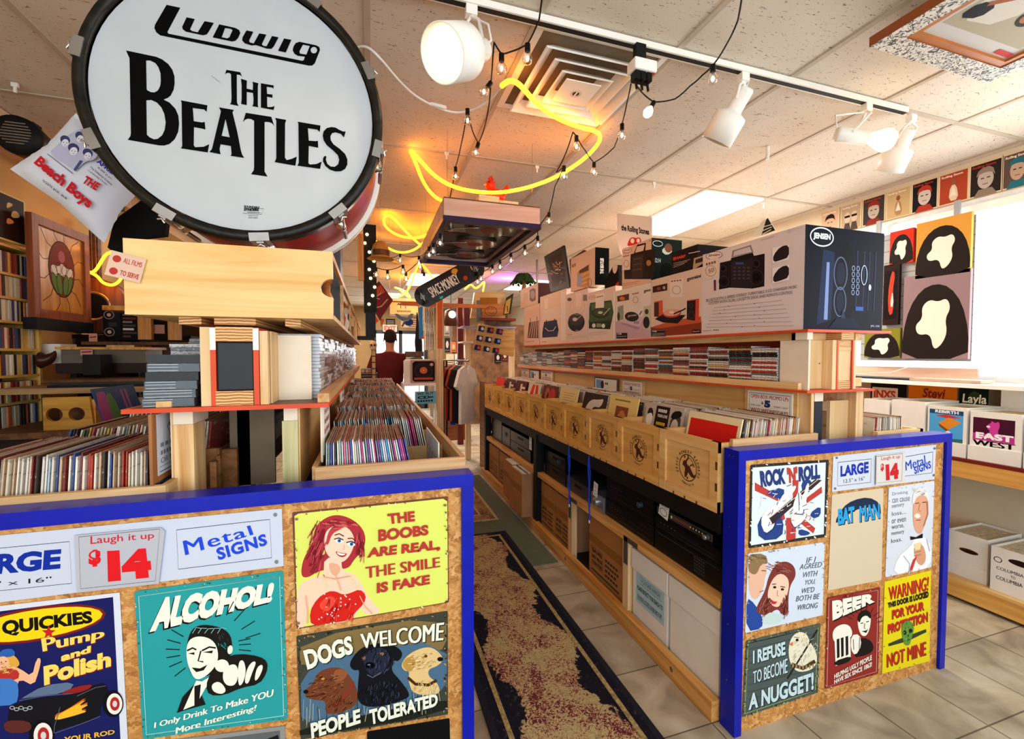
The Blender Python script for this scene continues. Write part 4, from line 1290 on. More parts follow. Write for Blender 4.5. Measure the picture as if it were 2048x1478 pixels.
# ---- promo cards against the backboard
def promo(label,y0,y1,z0,z1,big=True):
 mb = MB()
 mb.box((1.783,y0,z0),(1.787,y1,z1),CARD)
 mb.box((1.787,y0 - .02,z0 - .06),(1.797,y1 + .02,z1 + .008),PLYY if big else DARKW)
 w,h = y1 - y0,z1 - z0
 A = Art(mb,(1.783,y1,z0),(0,-1,0),(0,0,1))
 if big:
  A.frame([(.012,.012),(w - .012,.012),(w - .012,h - .012),(.012,h - .012)],.003,'#33477a')
  T = lambda t,a,b,z,hh,c,bo=.03: A.text(t,(w * a,h * z),(w * b,h * z),(w * a,h * (z + hh)),c,bo)
  T('OPEN BOX PROMO LPs',.08,.92,.82,.09,'#a02a34')
  T('$',.33,.38,.68,.07,'#2a2f5a'); T('5',.40,.54,.62,.17,'#2a2f6a',.08); T('WHEN CHEAP',.08,.32,.63,.035,'#444444',0); T('EVERY DAY',.62,.92,.64,.04,'#444444',0)
  T('WILD WEDNESDAYS',.08,.92,.49,.09,'#a02a34'); T('BUY 5 OPEN BOX LPs',.08,.92,.37,.08,'#a02a34'); T('GET THE 6th LP FREE (WEDNESDAYS ONLY)',.08,.92,.29,.045,'#a02a34',0.02)
  T('##############',.12,.88,.19,.04,'#555555',0); T('############',.12,.88,.11,.035,'#555555',0)
 else:
  A.rect(.0,.0,w,h,'#e8e4da'); A.rect(w * .05,h * .1,w * .3,h * .9,'#6aa6d8'); A.ell(w * .36,h * .5,w * .08,h * .36,'#4a2a20'); A.text('##',(w * .5,h * .5),(w * .65,h * .5),(w * .5,h * .75),'#222222',.05); A.rect(0,0,w,h * .12,'#5a2a20')
 solid('promo_card',label,'sign',mb,'bin cards')
promo('white five dollar promo card behind the nearest branded crate',1.475,1.72,1.085,1.285)
promo('white five dollar promo card farther along, behind the middle crates',2.62,2.86,1.10,1.265)
promo('blue and white photo card behind the middle crates',2.95,3.28,1.17,1.265,False)
promo('second farthest white promo card at the far end of the backboard',4.20,4.50,1.13,1.285)
promo('brown framed photo card between two promo cards',4.58,4.85,1.16,1.275,False)
promo('farthest white promo card on the backboard',4.92,5.16,1.14,1.285)
# ---- CDs on the shelf
mb = MB()
CLEAR = paint('cd_case_clear','#b9bec4',0.2,var=0.15,sc=40)
BLK = ink('#121214')
mb.box((-0.0715,-0.0605,0),(0.0705,0.0605,0.0098),ink('#d8d2c8'))
CDP = mb.build('cd_case')
me = CDP.data
me.materials.append(CLEAR)
me.polygons[3].material_index = 1       # right end
me.polygons[5].material_index = 1
me.polygons[4].material_index = 1
CDP.location = (0,0,-50)
CDC = ['#d9d4cc','#e8e4dc','#c9c2b8','#8a3428','#b5382c','#5a211c','#1f1b1c','#2b2426','#d8a860','#d97a34','#7a6a5c','#e6dccb','#3c5f64','#a8262e','#4a3028','#efeae2','#93302c','#6f1f22']
def cdmat(c):
 k = ('cd',c)
 if k not in _M:
  m,nt,b = nodes_of('cd_spine_' + c.lstrip('#'))
  mp = coords(nt,(120,120,260))
  no = N(nt,'ShaderNodeTexNoise',Scale=1.0,Detail=2.0)
  nt.links.new(mp.outputs[0],no.inputs['Vector'])
  cc = lin(c)
  r = ramp(nt,[(0.40,tuple(x * .35 for x in cc[:3])),(0.47,cc[:3]),(0.62,cc[:3]),(0.68,tuple(min(1,x * .5 + .3) for x in cc[:3]))])
  nt.links.new(no.outputs['Fac'],r.inputs[0])
  nt.links.new(r.outputs[0],b.inputs['Base Color'])
  b.inputs['Roughness'].default_value = 0.25
  _M[k] = m
 return _M[k]
CDM = MB()
def cd_stack(cx,cy,z,n,rz,label,group,pal=CDC,mass=False):
 it = []
 for i in range(n):
  M = Matrix.Translation((cx,cy,z + i * 0.0109)) @ Matrix.Rotation(rz + random.uniform(-.03,.03),4,'Z') @ Matrix.Translation((random.uniform(-.002,.002),random.uniform(-.003,.003),0))
  c = random.choice(pal)
  if mass:
   vs = [M @ Vector(p) for p in ((-.0715,-.0605,0),(.0705,-.0605,0),(.0705,.0605,0),(-.0715,.0605,0),(-.0715,-.0605,.0098),(.0705,-.0605,.0098),(.0705,.0605,.0098),(-.0715,.0605,.0098))]
   CDM.add(vs,((0,3,2,1),(4,5,6,7),(0,1,5,4),(1,2,6,5),(2,3,7,6),(3,0,4,7)),cdmat(c))
  else:
   it.append((M,cdmat(c)))
 if it:
  rep('cd_case',label,'CD',group,CDP,it)
# faces 2 (-Y side of the case mesh) carry the spine; turned so that the spine looks at the aisle (-X)
ORD = ['nearest','second nearest','third nearest','fourth nearest','fifth nearest','sixth nearest','seventh nearest','eighth nearest','ninth nearest','tenth nearest','eleventh nearest','twelfth nearest','thirteenth nearest','fourteenth nearest']
for i in range(25):
 n = (17,18,17,18,18,17,17,18,17,17,16,17,17,16,17,18,17,17,16,17,16,17,17,16,16)[i]
 m_ = i >= 13
 cd_stack(1.850 + random.uniform(-.003,.003),1.632 + i * 0.1475,1.3068,n,-PI / 2,None if m_ else 'CD lying in the %s stack on the red edged shelf' % ORD[i],None if m_ else 'CDs in the %s shelf stack' % ORD[i],
             ['#e8e4dc','#d9d4cc','#b5382c','#1f1b1c','#c9c2b8','#efeae2','#6f6a60'] if i == 0 else (CDC if i < 16 else ['#b8c4b4','#d9d4cc','#8a6a50','#3c5f64','#d8cbb0','#1f1b1c','#a34a34']),m_)
# ================================================================== cartons on the upper deck, right
FX = 1.768
C3 = (1020,400,3.695)
C4 = (1380,420,3.0786)
ZD = 1.568
def yx(px,x=FX):
 return at(px,700,'x',x).y
def carton(label,px0,px1,z0,z1,depth,base,side=None,x=FX,crop=C3,draw=None,end=None,cat='box',name='carton',y0=None):
 ya = yx(px1,x) if y0 is None else y0
 yb = yx(px0,x)
 mb = MB()
 mb.box((x,ya,z0),(x + depth,yb,z1),ink(base))
 if side:
  A = Art(mb,(x,ya,z0),(1,0,0),(0,0,1))
  A.rect(0,0,depth,z1 - z0,side)
 if draw:
  draw(Art(mb,(x,yb,z0),(0,-1,0),(0,0,1),crop=crop))
 if end:
  A = Art(mb,(x,ya,z0),(1,0,0),(0,0,1))
  A.k = 3
  end(A,depth,z1 - z0)
 return solid(name,label,cat,mb,'cartons on the upper deck')
def tag_card(A,x,y,w=55,h=130,c='#e6d8cc'):
 A.poly([(x,y + 12),(x + w,y),(x + w - 4,y + h - 6),(x - 4,y + h)],c)
 A.text('####',(x + 6,y + 30),(x + w - 8,y + 20),(x + 6,y + 16),'#8a5a50',.02)
 A.ring(x + w / 2 - 2,y + h * .6,w * .33,h * .22,3,'#7a5a52',n=16)
def oval_name(A,x,y,w,h,t,rim='#b5402c',rot=-8):
 A.ell(x,y,w,h,rim,rot); A.ell(x,y,w - 4,h - 4,'#ffffff',rot); A.ell(x,y,w - 6,h - 6,'#e6d5cc',rot)
 A.text(t,(x - w * .68,y + h * .45),(x + w * .68,y + h * .2),(x - w * .68,y - h * .2),rim,.03)
def art_jensen(A):
 Q = '#1d1719'
 A.poly([(185,325),(250,310),(255,295),(385,262),(395,282),(460,268),(458,470),(385,484),(245,478),(178,490)],Q)
 A.poly([(262,250),(375,215),(392,262),(255,292)],'#8a8088'); A.poly([(272,255),(368,226),(380,258),(266,284)],'#cfc6cc')
 A.poly([(252,320),(385,300),(385,480),(252,475)],'#2b2328'); A.rect(280,322,330,336,'#3d4a8c')
 for i in range(4):
  for j in range(4):
   A.rect(268 + j * 28,350 + i * 22,284 + j * 28,360 + i * 22,'#4a4046')
 for cx,cy,r_ in ((205,360,20),(410,330,22),(410,415,44),(210,440,32)):
  A.ring(cx,cy,r_,r_ * 1.1,4,'#3a3238'); A.ell(cx,cy,r_ * .5,r_ * .55,'#0f0c0e')
 oval_name(A,150,280,52,24,'JENSEN','#4a3a38')
 A.poly([(90,310),(178,290),(180,400),(85,440)],'#e0cdbf'); A.text('####',(100,345),(165,328),(100,325),'#7a5a50',.02); A.ring(130,375,34,34,3,'#8a6a60'); A.text('50',(115,392),(150,380),(115,365),'#8a6a60',.02)
 for y0 in (210,335):
  A.poly([(510,y0 + 22),(614,y0),(614,y0 + 96),(510,y0 + 118)],'#eee6e4')
  A.poly([(514,y0 + 70),(560,y0 + 14),(612,y0 + 4),(612,y0 + 80),(560,y0 + 100),(516,y0 + 112)],'#2a2226',sm=1)
 A.text('BLUETOOTH 3-SPEED STEREO TURNTABLE 3-CD CHANGER MUSIC',(102,566),(662,480),(102,548),'#55494c',.0,tr=(662,462))
 A.text('SYSTEM WITH DUAL CASSETTE DECK AND REMOTE CONTROL',(118,584),(636,514),(118,566),'#55494c',.0,tr=(636,496))
 for i in range(7):
  y = 596 + i * 20
  A.line([(150 - i * 8,y + 6),(570 + i * 12,y - 40 + i * 6)],2.2,'#a2969a')
  A.ell(240 - (i % 3) * 40 + i * 14,y - 3 + i,3,3,'#4a4044',n=8); A.ell(400 + (i % 3) * 30,y - 18 + i * 2,3,3,'#4a4044',n=8)
 A.poly([(150,432),(163,430),(163,495),(152,497)],'#5a2a38')
 A.line([(82,745),(138,741)],2.5,'#7a6e72')
 for i in range(3):
  A.ell(152 + i * 12,739,4,4,'#3a3236',n=8)
 A.line([(440,186),(525,160)],4,'#b5a8a4'); A.text('BLUETOOTH',(625,132),(695,112),(625,120),'#cabfbc',0); A.ring(614,132,8,11,2.5,'#b0a4a2',n=12)
def end_jensen(A,w,h):
 A.rect(0,0,w,h,'#10131f')
 f = lambda *p: [(x * w,y * h) for x,y in p]
 A.poly(f((.16,.05),(.22,.78),(.36,.76),(.33,.1)),'#1f2c4a'); A.poly(f((.245,.1),(.265,.66),(.30,.66),(.29,.1)),'#7f93c4')
 A.poly(f((.42,.78),(.50,.88),(.60,.82),(.64,.3),(.56,.1),(.44,.12)),'#080a12',sm=1)
 for cy,r_ in ((.56,.11),(.28,.10)):
  A.ring(.44 * w,cy * h,r_ * w * .8,r_ * h * 1.5,.006,'#5a6788'); A.ell(.44 * w,cy * h,r_ * w * .5,r_ * h,'#1a2034')
 for x in (.64,.73,.80,.88):
  A.line(f((x,.2),(x + .01,.8)),.006,'#2e3a5c')
 for i in range(5):
  for j in range(2):
   A.ring((.60 + j * .06) * w,(.62 - i * .06) * h,.010,.012,.003,'#9fb0d8',n=10)
 A.ring(.74 * w,.56 * h,.020,.045,.004,'#c3d0ee'); A.ell(.82 * w,.44 * h,.008,.014,'#dfe8ff'); A.rect(.64 * w,.2 * h,.74 * w,.24 * h,'#3d5fae')
 A.poly(f((.42,.03),(.48,.22),(.54,.03)),'#2a3550'); A.poly(f((.3,.02),(.4,.12),(.62,.12),(.74,.02)),'#161c30')
 A.ell(.195 * w,.895 * h,.070,.042,'#e9ecf4'); A.ell(.195 * w,.895 * h,.064,.036,'#10131f')
 A.text('JENSEN',(.195 * w - .05,.895 * h - .016),(.195 * w + .05,.895 * h - .016),(.195 * w - .05,.895 * h + .016),'#f4f6fb',.05)
 A.text('JMC-1250',(.84 * w,.035 * h),(.96 * w,.035 * h),(.84 * w,.06 * h),'#c8d2ea',0)
carton('largest stereo box with a pale front and black photo end, nearest on the deck',1403,1614,ZD,2.015,0.485,'#dccfcf',None,draw=art_jensen,crop=C4,end=end_jensen,y0=1.42)
def art_gem1(A):
 A.poly([(1040,940),(1415,900),(1415,985),(1040,1012)],'#8a3a22'); A.poly([(1045,940),(1200,890),(1410,860),(1415,905),(1100,950)],'#c05a36')
 A.poly([(1065,752),(1128,740),(1132,868),(1065,862)],'#d8582e'); A.poly([(1065,760),(1100,752),(1100,865),(1065,860)],'#4a2a24')
 A.poly([(1308,742),(1398,728),(1396,895),(1308,880)],'#d8482a'); A.poly([(1308,748),(1372,740),(1368,892),(1306,882)],'#2a1a1a'); A.ring(1340,850,22,28,4,'#4a3a38'); A.ring(1338,780,14,18,3,'#4a3a38')
 A.poly([(1070,880),(1130,845),(1300,850),(1240,912),(1130,905)],'#24181a'); A.ell(1198,838,68,32,'#b5402c',-5); A.ell(1196,832,62,26,'#e0a58c',-5); A.ell(1196,830,20,9,'#f0e0d4'); A.line([(1210,842),(1280,812),(1300,800)],10,'#1a1214')
 A.text('gemini',(1308,606),(1412,580),(1308,574),'#2a1b1e',.06,tr=(1412,545))
 A.poly([(1055,640),(1164,615),(1162,668),(1055,686)],'#3a2222'); A.ell(1100,655,14,12,'#8a4a30'); A.ell(1140,648,10,12,'#b5a090')
 tag_card(A,1185,578,96,145)
 A.rect(1043,962,1152,1010,'#2a1c1c'); A.frame([(1046,965),(1149,965),(1149,1007),(1046,1007)],2,'#c8b0a8'); A.text('TT-900',(1052,978),(1085,976),(1052,968),'#ffffff',.02); A.line([(1052,990),(1142,984)],3,'#c8b0a8'); A.line([(1052,1000),(1142,995)],3,'#c8b0a8')
 A.rect(1348,958,1408,985,'#2a1418'); A.text('Bluetooth',(1354,978),(1402,974),(1354,966),'#e0c0b8',0)
carton('record player box with an orange wood photo, beside the largest stereo box',1301,1403,ZD,at(1350,548,'x',FX).z,0.40,'#dcc6b4',draw=art_gem1)
def art_gem2(A):
 A.poly([(778,900),(1040,870),(1035,1020),(778,1028)],'#c8a8b4')
 A.poly([(795,790),(838,775),(840,880),(795,900)],'#8f9a84'); A.ell(802,860,10,30,'#2f3a2e'); A.poly([(985,790),(1042,775),(1038,965),(985,950)],'#c9c2a8'); A.ell(1008,905,24,44,'#2a2426'); A.ell(1010,825,14,20,'#3a3436')
 A.poly([(815,900),(870,860),(990,862),(955,945),(830,915)],'#d8bcc4'); A.ell(900,862,52,36,'#2a2226',6); A.text('gemini',(870,868),(935,862),(870,848),'#c8b4b0',.03); A.line([(955,850),(975,820)],7,'#4a3a40')
 for i in range(3):
  A.rect(918 + i * 13,895,924 + i * 13,915,'#5a4850')
 A.poly([(815,915),(830,905),(960,940),(950,960)],'#b090a0')
 A.text('gem',(990,690),(1040,680),(990,668),'#2a1b1e',.06)
 A.poly([(792,712),(880,692),(880,738),(795,752)],'#5a2a1e'); A.ell(830,728,20,14,'#d07a3a'); tag_card(A,900,672,62,110)
 A.rect(788,982,868,1024,'#2a1c20'); A.text('TT-900',(794,998),(825,995),(794,986),'#ffffff',.02); A.line([(794,1010),(860,1006)],3,'#c8b0a8')
carton('record player box with small white speakers on its photo',1231,1300,ZD,at(1265,574,'x',FX).z,0.38,'#e6ddd4',draw=art_gem2)
def art_green(A):
 A.poly([(585,800),(592,760),(750,740),(765,830),(740,955),(585,950)],'#2e3f22'); A.poly([(600,770),(745,752),(755,800),(605,830)],'#4c6338'); A.poly([(590,850),(760,800),(755,880),(580,905)],'#3c5530')
 A.ell(668,835,66,38,'#24301c'); A.ell(668,832,50,28,'#3a4a2c'); A.ell(668,832,18,10,'#c8d0a8'); A.line([(690,850),(738,800)],6,'#c8c8b0')
 A.poly([(583,905),(742,895),(738,955),(583,950)],'#22301a')
 A.ell(620,928,13,16,'#e8e4d8'); A.ell(690,930,13,16,'#e8e4d8'); A.rect(640,912,675,940,'#8a9a78')
 oval_name(A,606,720,26,14,'JENSEN','#b5662c'); A.poly([(635,695),(698,685),(695,795),(632,800)],'#f0e6dc'); A.text('####',(640,725),(690,715),(640,712),'#8a6a60',0)
 for i in range(2):
  A.line([(580,1000 - i * 14),(720,985 - i * 14)],2,'#b0a090')
 A.line([(770,672),(772,1028)],8,'#f4efe8')
carton('record player box with a green portable turntable on its photo',1176,1230,ZD,at(1200,580,'x',FX).z,0.38,'#e4d5c6',draw=art_green)
def art_round(A):
 A.ell(490,905,62,68,'#221b1f',10); A.ell(488,885,54,44,'#3a3036',6); A.ell(480,882,18,14,'#d8c8c4'); A.line([(490,890),(535,845)],5,'#b5a8a4'); A.ell(495,965,12,5,'#8a7a78')
 A.ring(500,790,55,60,3,'#d0b8b4',n=20); A.ell(440,735,17,13,'#4a3a48'); A.poly([(488,690),(530,684),(526,785),(486,790)],'#f0e0d4'); A.rect(540,700,570,745,'#8a7078')
 A.text('JTA-222',(425,1003),(458,998),(425,992),'#7a5a50',.02)
 for i in range(2):
  A.line([(425,1012 + i * 10),(565,1002 + i * 10)],2,'#c0aaa4')
carton('record player box with a round black turntable on its photo',1132,1175,ZD,at(1150,584,'x',FX).z,0.38,'#e5d2c8',draw=art_round)
def art_blue(A):
 A.poly([(375,675),(412,672),(412,1035),(375,1042)],'#ece6e2')
 A.poly([(252,900),(345,885),(360,960),(350,1010),(240,1018),(238,985)],'#33395f'); A.poly([(252,900),(345,885),(358,965),(240,985)],'#262b4c'); A.line([(258,945),(285,968),(320,965),(338,935)],5,'#c8c8d8')
 for x in (266,326):
  A.rect(x,872,x + 6,905,'#3a3038')
 A.poly([(240,820),(365,790),(372,870),(238,890)],'#e8dcd4'); A.poly([(255,735),(282,725),(282,800),(252,812)],'#f3e8e0')
 A.line([(235,1050),(270,1046)],3,'#5a4a4a')
carton('record player box with a navy portable turntable on its photo',1080,1132,ZD,at(1105,586,'x',FX).z,0.38,'#e6d0c4',draw=art_blue)
def art_strip(A):
 A.poly([(140,905),(215,890),(215,1020),(130,1020)],'#6a4a48')
 for i in range(5):
  A.line([(140 + i * 18,1015),(165 + i * 12,895)],5,'#d8b8ac')
 A.line([(150,905),(150,870)],4,'#5a4040'); A.line([(200,890),(200,862)],4,'#5a4040'); A.line([(115,1050),(180,1042)],3,'#8a6a60'); A.poly([(130,820),(220,790),(220,850),(130,880)],'#dcc0b4')
carton('farthest record player box with a striped case on its photo',1048,1079,ZD,at(1060,612,'x',FX).z,0.36,'#dfc4b8',draw=art_strip)
ZT = at(1060,612,'x',FX).z
def art_small(A):
 A.poly([(100,690),(135,680),(130,740),(100,750)],'#c8a898'); A.poly([(145,665),(170,650),(190,660),(190,740),(165,752),(145,740)],'#5a3a34'); A.ell(168,700,16,30,'#a08078')
carton('small carton with a brown end on top of the farthest record player boxes',1041,1076,ZT + .002,at(1060,572,'x',FX).z,0.30,'#d8bba8','#3f1f1c',draw=art_small)
def art_boom(A):
 A.poly([(840,450),(895,400),(915,395),(940,330),(1005,315),(1000,372),(1075,360),(1060,575),(1040,585),(845,585)],'#241a18'); A.poly([(938,345),(995,330),(985,375),(925,390)],'#e0cab8')
 A.poly([(905,420),(985,400),(980,575),(900,580)],'#3a2c28'); A.ell(1025,470,30,45,'#1a1210'); A.ell(1025,465,18,22,'#a87a48'); A.ell(870,520,22,44,'#1a1210')
 for i in range(3):
  A.line([(912,440 + i * 40),(975,428 + i * 40)],4,'#6a5650')
 oval_name(A,866,372,36,20,'JENSEN','#8a4a34'); tag_card(A,832,395,60,125); A.text('Bluetooth',(1030,308),(1076,294),(1030,298),'#8a6a60',0)
 A.line([(835,620),(960,600)],3,'#c08a50'); A.line([(835,634),(940,616)],3,'#c08a50')
def end_boom(A,w,h):
 A.rect(0,0,w,h,'#17211d'); A.ell(.2 * w,.88 * h,.04,.02,'#dfe6e0'); A.ell(.2 * w,.88 * h,.036,.016,'#17211d'); A.poly([(.3 * w,.72 * h),(.5 * w,.86 * h),(.72 * w,.75 * h),(.5 * w,.62 * h)],'#c8cdb8',sm=1); A.ell(.55 * w,.8 * h,.03,.03,'#7a4a3a'); A.text('12:14',(.12 * w,.45 * h),(.3 * w,.45 * h),(.12 * w,.55 * h),'#cfe0d8',.02); A.ell(.5 * w,.25 * h,.05,.06,'#0a0e0c')
z_b = at(1265,574,'x',FX).z + .002
carton('boombox carton with a dark green end, stacked on the small white speaker box',1243,1315,z_b,at(1315,470,'x',FX).z,0.24,'#dcbfa6','#17211d',draw=art_boom,end=end_boom,x=FX + .003,y0=yx(1300))
def art_sharp(A):
 A.text('SHARP',(1205,448),(1298,424),(1205,424),'#d8402e',.05,tr=(1298,402))
 for i in range(3):
  A.line([(1208,470 + i * 14),(1330 - i * 20,440 + i * 14)],3,'#b5a8a4')
 A.line([(1320,395),(1405,378)],5,'#d8ccc8'); A.poly([(1360,430),(1430,410),(1425,470),(1350,520)],'#b59a80'); A.poly([(1372,440),(1430,422),(1424,455),(1368,470)],'#3a2c2a')
z_s = at(1350,548,'x',FX).z + .004
carton('long black turntable carton lying on the orange wood photo box',1341,1419,z_s,z_s + .135,0.30,'#1d1818',draw=art_sharp,x=FX + .012,y0=2.085)
def art_crate(A):
 A.poly([(498,535),(588,470),(585,650),(495,640)],'#c8965a'); A.poly([(498,560),(530,550),(530,630),(498,628)],'#9aa8d0'); A.poly([(512,520),(580,480),(580,520),(512,545)],'#5a3a3a')
 for i in range(3):
  A.line([(530,560 + i * 30),(585,530 + i * 36)],12,'#e0b070')
 A.ring(588,610,15,32,3,'#4a3030',n=16); A.text('BEATLES',(458,500),(488,488),(458,478),'#6a3030',.04)
def end_crate(A,w,h):
 A.rect(0,0,w,h,'#0d0c0d')
 A.text('THE BEATLES',(.62 * w,.3 * h),(.62 * w,.72 * h),(.36 * w,.3 * h),'#f0ece6',.05)
zc0 = at(1160,579,'x',FX).z + .003
carton('white carton of a wooden record crate with a black lettered end',1141,1189,zc0,at(1165,506,'x',FX).z,0.13,'#e4c4b2','#0d0c0d',draw=art_crate,end=end_crate,x=FX + .003)
# framed picture leaning on the boxes
t = thing('framed_picture','black framed concert picture leaning on top of the cartons','picture',(FX + .02,yx(1115),zc0))
mb = MB()
A = Art(mb,(FX + .006,0,0),(0,-1,0),(0,0,1),crop=C3)
P = [A.p(q,0) for q in ((252,418),(395,335),(440,645),(300,680))]
Q = [A.p(q,0) for q in ((282,440),(382,382),(415,600),(318,645))]
mb.prism(P,(0.02,0,0),BLACK,[Q]); mb.build('frame',t)
mb = MB(); mb.prism(Q,(0.015,0,0),ink('#3a2a2c'))
A = Art(mb,(FX + .006,0,0),(0,-1,0),(0,0,1),crop=C3)
for i in range(26):
 x,y = random.uniform(305,395),random.uniform(430,600)
 A.line([(x,y),(x + random.uniform(-40,40),y + random.uniform(-25,25))],4,random.choice(['#e0a84a','#8a7ac0','#d8c8b0','#c8743a','#5a5a8a']))
mb.build('print',t)
mb = MB()
A = Art(mb,(FX + .16,0,0),(0,-1,0),(0,0,1),crop=C3)
mb.prism([A.p(q,0) for q in ((440,440),(545,368),(560,380),(545,660),(450,668))],(0.02,0,0),DARKW)
solid('wooden_board','dark brown board leaning behind the record crate carton','board',mb)
mb = MB()
A = Art(mb,(FX + .08,0,0),(0,-1,0),(0,0,1),crop=C3)
mb.prism([A.p(q,0) for q in ((700,600),(760,490),(800,480),(808,640),(745,665),(700,660))],(0.06,0,0),paint('black_felt','#121014',0.9))
A = Art(mb,(FX + .079,0,0),(0,-1,0),(0,0,1),crop=C3); A.poly([(755,500),(770,472),(800,475),(785,540),(765,545)],'#e0d8cc',sm=1); A.poly([(770,640),(800,600),(808,640)],'#c23a2c')
solid('felt_figure','black felt figure with a white face beside the record crate carton','figure',mb)
# hanging banner behind the boombox carton
mb = MB()
A = Art(mb,(2.12,0,0),(0,-1,0),(0,0,1),crop=C3)
P = [A.p(q,0) for q in ((790,98),(1050,125),(1050,330),(835,430),(795,330))]
mb.prism(P,(0.002,0,0),ink('#e3dcd8'))
A.k = 2
A.text('the Rolling Stones',(822,236),(1032,272),(822,180),'#1a1616',.045,tr=(1025,212))
A.poly([(862,345),(880,290),(905,272),(928,282),(955,274),(972,295),(965,320),(925,330)],'#c9281f',sm=1); A.ell(905,302,14,18,'#e9e0dc'); A.ell(948,300,12,16,'#e9e0dc')
p = A.p((620,90)); p2 = A.p((800,100)); p3 = A.p((1052,95))
mb.tube([(p.x,p.y,ZC),p,p2],0.0015,STEEL,n=4)
mb.tube([A.p((1048,128)),(p3.x,p3.y,ZC)],0.001,WCABLE,n=4)
solid('hanging_banner','white cloth banner with red lips hanging from the ceiling','banner',mb)
# ================================================================== hi-fi on the middle shelf
BLG = paint('gear_black','#0c0c0e',0.28,var=0.3)
SILV = paint('gear_silver','#a9aeb2',0.3,0.8)
def gear(label,pa,pb,z0,z1,x=1.345,mat=None,deco='plain',depth=0.26,cat='stereo'):
 y0,y1 = at(pb,1000,'x',x).y,at(pa,1000,'x',x).y
 t = thing('hifi_component',label,cat,(x + depth / 2,(y0 + y1) / 2,z0))
 mb = MB(); mb.box((x,y0,z0),(x + depth,y1,z1),mat or BLG); mb.build('case',t)
 w,h = y1 - y0,z1 - z0
 mb = MB()
 mb.box((x - .004,y0 + .002,z0 + .004),(x,y1 - .002,z1 - .002),mat or BLG)
 A = Art(mb,(x - .004,y1,z0),(0,-1,0),(0,0,1))
 if deco in ('deck','plain','amp'):
  for i in range(2 + (h > .08)):
   A.rect(w * .06,h * (.2 + .26 * i),w * .94,h * (.2 + .26 * i) + .0015,'#3c3e44')
  for i in range(5):
   A.rect(w * (.1 + i * .06),h * .62,w * (.1 + i * .06) + .006,h * .62 + .003,'#8a8c92')
  A.rect(w * .4,h * .55,w * .7,h * .75,'#16181f')
 if deco == 'keys':
  for i in range(5):
   for j in range(5):
    A.rect(w * .62 + i * .014,h * .2 + j * .014,w * .62 + i * .014 + .009,h * .2 + j * .014 + .006,'#44464c')
  A.rect(w * .05,h * .85,w * .95,h * .87,'#4a4c52')
 if deco == 'dvd':
  A.rect(0,h * .35,w,h * .95,'#4d4a48'); A.rect(w * .02,h * .42,w * .98,h * .88,'#2a2826')
  A.rect(w * .32,h * .5,w * .66,h * .8,'#6a4038'); A.text('SONY',(w * .04,h * .55),(w * .14,h * .55),(w * .04,h * .75),'#d8d8d8',.03)
  for i in range(5):
   A.ell(w * (.64 + i * .05),h * .62,.004,.004,'#d8d4d0',n=8)
  A.rect(w * .28,h * .5,w * .31,h * .75,'#d8d4c8')
 fp = mb.build('front_panel',t)
 if deco in ('amp','silver','dvd'):
  mb = MB()
  kx = {'amp': .78,'silver': .5,'dvd': .93}[deco]
  kr = {'amp': .016,'silver': .026,'dvd': .011}[deco]
  mb.lathe((x - .004,y1 - w * kx,z0 + h * (.55 if deco != 'dvd' else .62)),(-1,0,0),[(kr,0),(kr,.018),(kr * .9,.022),(0,.022)],SILV if deco != 'amp' else paint('knob_blue_black','#2b3444',.25),16)
  mb.build('knob',fp)
 return t
gear('large black receiver at the bottom of the nearest hi-fi stack',1312,1452,0.494,0.600,deco='keys',depth=.28)
gear('black tuner in the middle of the nearest hi-fi stack',1312,1446,0.602,0.662,deco='deck',depth=.28)
gear('dvd player with a silver strip on top of the nearest hi-fi stack',1316,1428,0.664,0.715,deco='dvd',depth=.28)
gear('black amplifier at the bottom of the second hi-fi stack',1212,1310,0.494,0.60,deco='deck')
gear('black amplifier with a large knob on the second hi-fi stack',1214,1308,0.602,0.735,deco='amp')
gear('small silver amplifier with a round knob',1183,1208,0.494,0.590,mat=SILV,deco='silver',x=1.335,depth=.2)
gear('black cd player with a silver rim behind the blue straps',1134,1178,0.494,0.590,mat=paint('gear_grey','#4a4a4c',.3,.6),deco='plain')
gear('black tape deck under another, by the black post',1090,1132,0.494,0.60,deco='deck')
gear('black receiver on the tape deck by the black post',1091,1131,0.602,0.70,deco='amp')
gear('black turntable amplifier on the far shelf beyond the post',1022,1062,0.494,0.60,deco='deck')
gear('black receiver on the far shelf with a paper tag',1022,1060,0.602,0.70,deco='deck')
gear('tall black tower speaker at the far end of the shelf',984,1004,0.494,0.74,deco='none',cat='speaker')
gear('black cassette tower next to the tall speaker',1005,1021,0.494,0.70,deco='deck')
def ptag(label,px,py,w,h,x,rot=0.1):
 c = at(px,py,'x',x)
 mb = MB()
 M = Matrix.Translation(c) @ Matrix.Rotation(rot,4,'X')
 mb.box((-.0008,-w / 2,-h / 2),(.0008,w / 2,h / 2),ink('#e4e2de'),M)
 vs = [M @ Vector((-.0012,.8 * w / 2 * math.cos(a * PI / 8),-.2 * h + .55 * w / 2 * math.sin(a * PI / 8))) for a in range(16)]
 vi = [M @ Vector((-.0012,.65 * w / 2 * math.cos(a * PI / 8),-.2 * h + .42 * w / 2 * math.sin(a * PI / 8))) for a in range(16)]
 mb.poly(vs,ink('#8a8a8c'),[vi])
 for i in range(3):
  mb.box((-.0012,-w * .35,h * (.12 + i * .1)),(-.0008,w * .35,h * (.15 + i * .1)),ink('#8a8a8c'),M)
 return solid('price_tag',label,'price tag',mb)
ptag('white paper tag standing on the small silver amplifier',1191,979,.05,.09,1.33,.15)
ptag('white paper tag hanging over the dvd player',1328,1018,.07,.085,1.335,.2)
ptag('white paper tag on the far black receiver',1061,886,.06,.12,1.325,0)
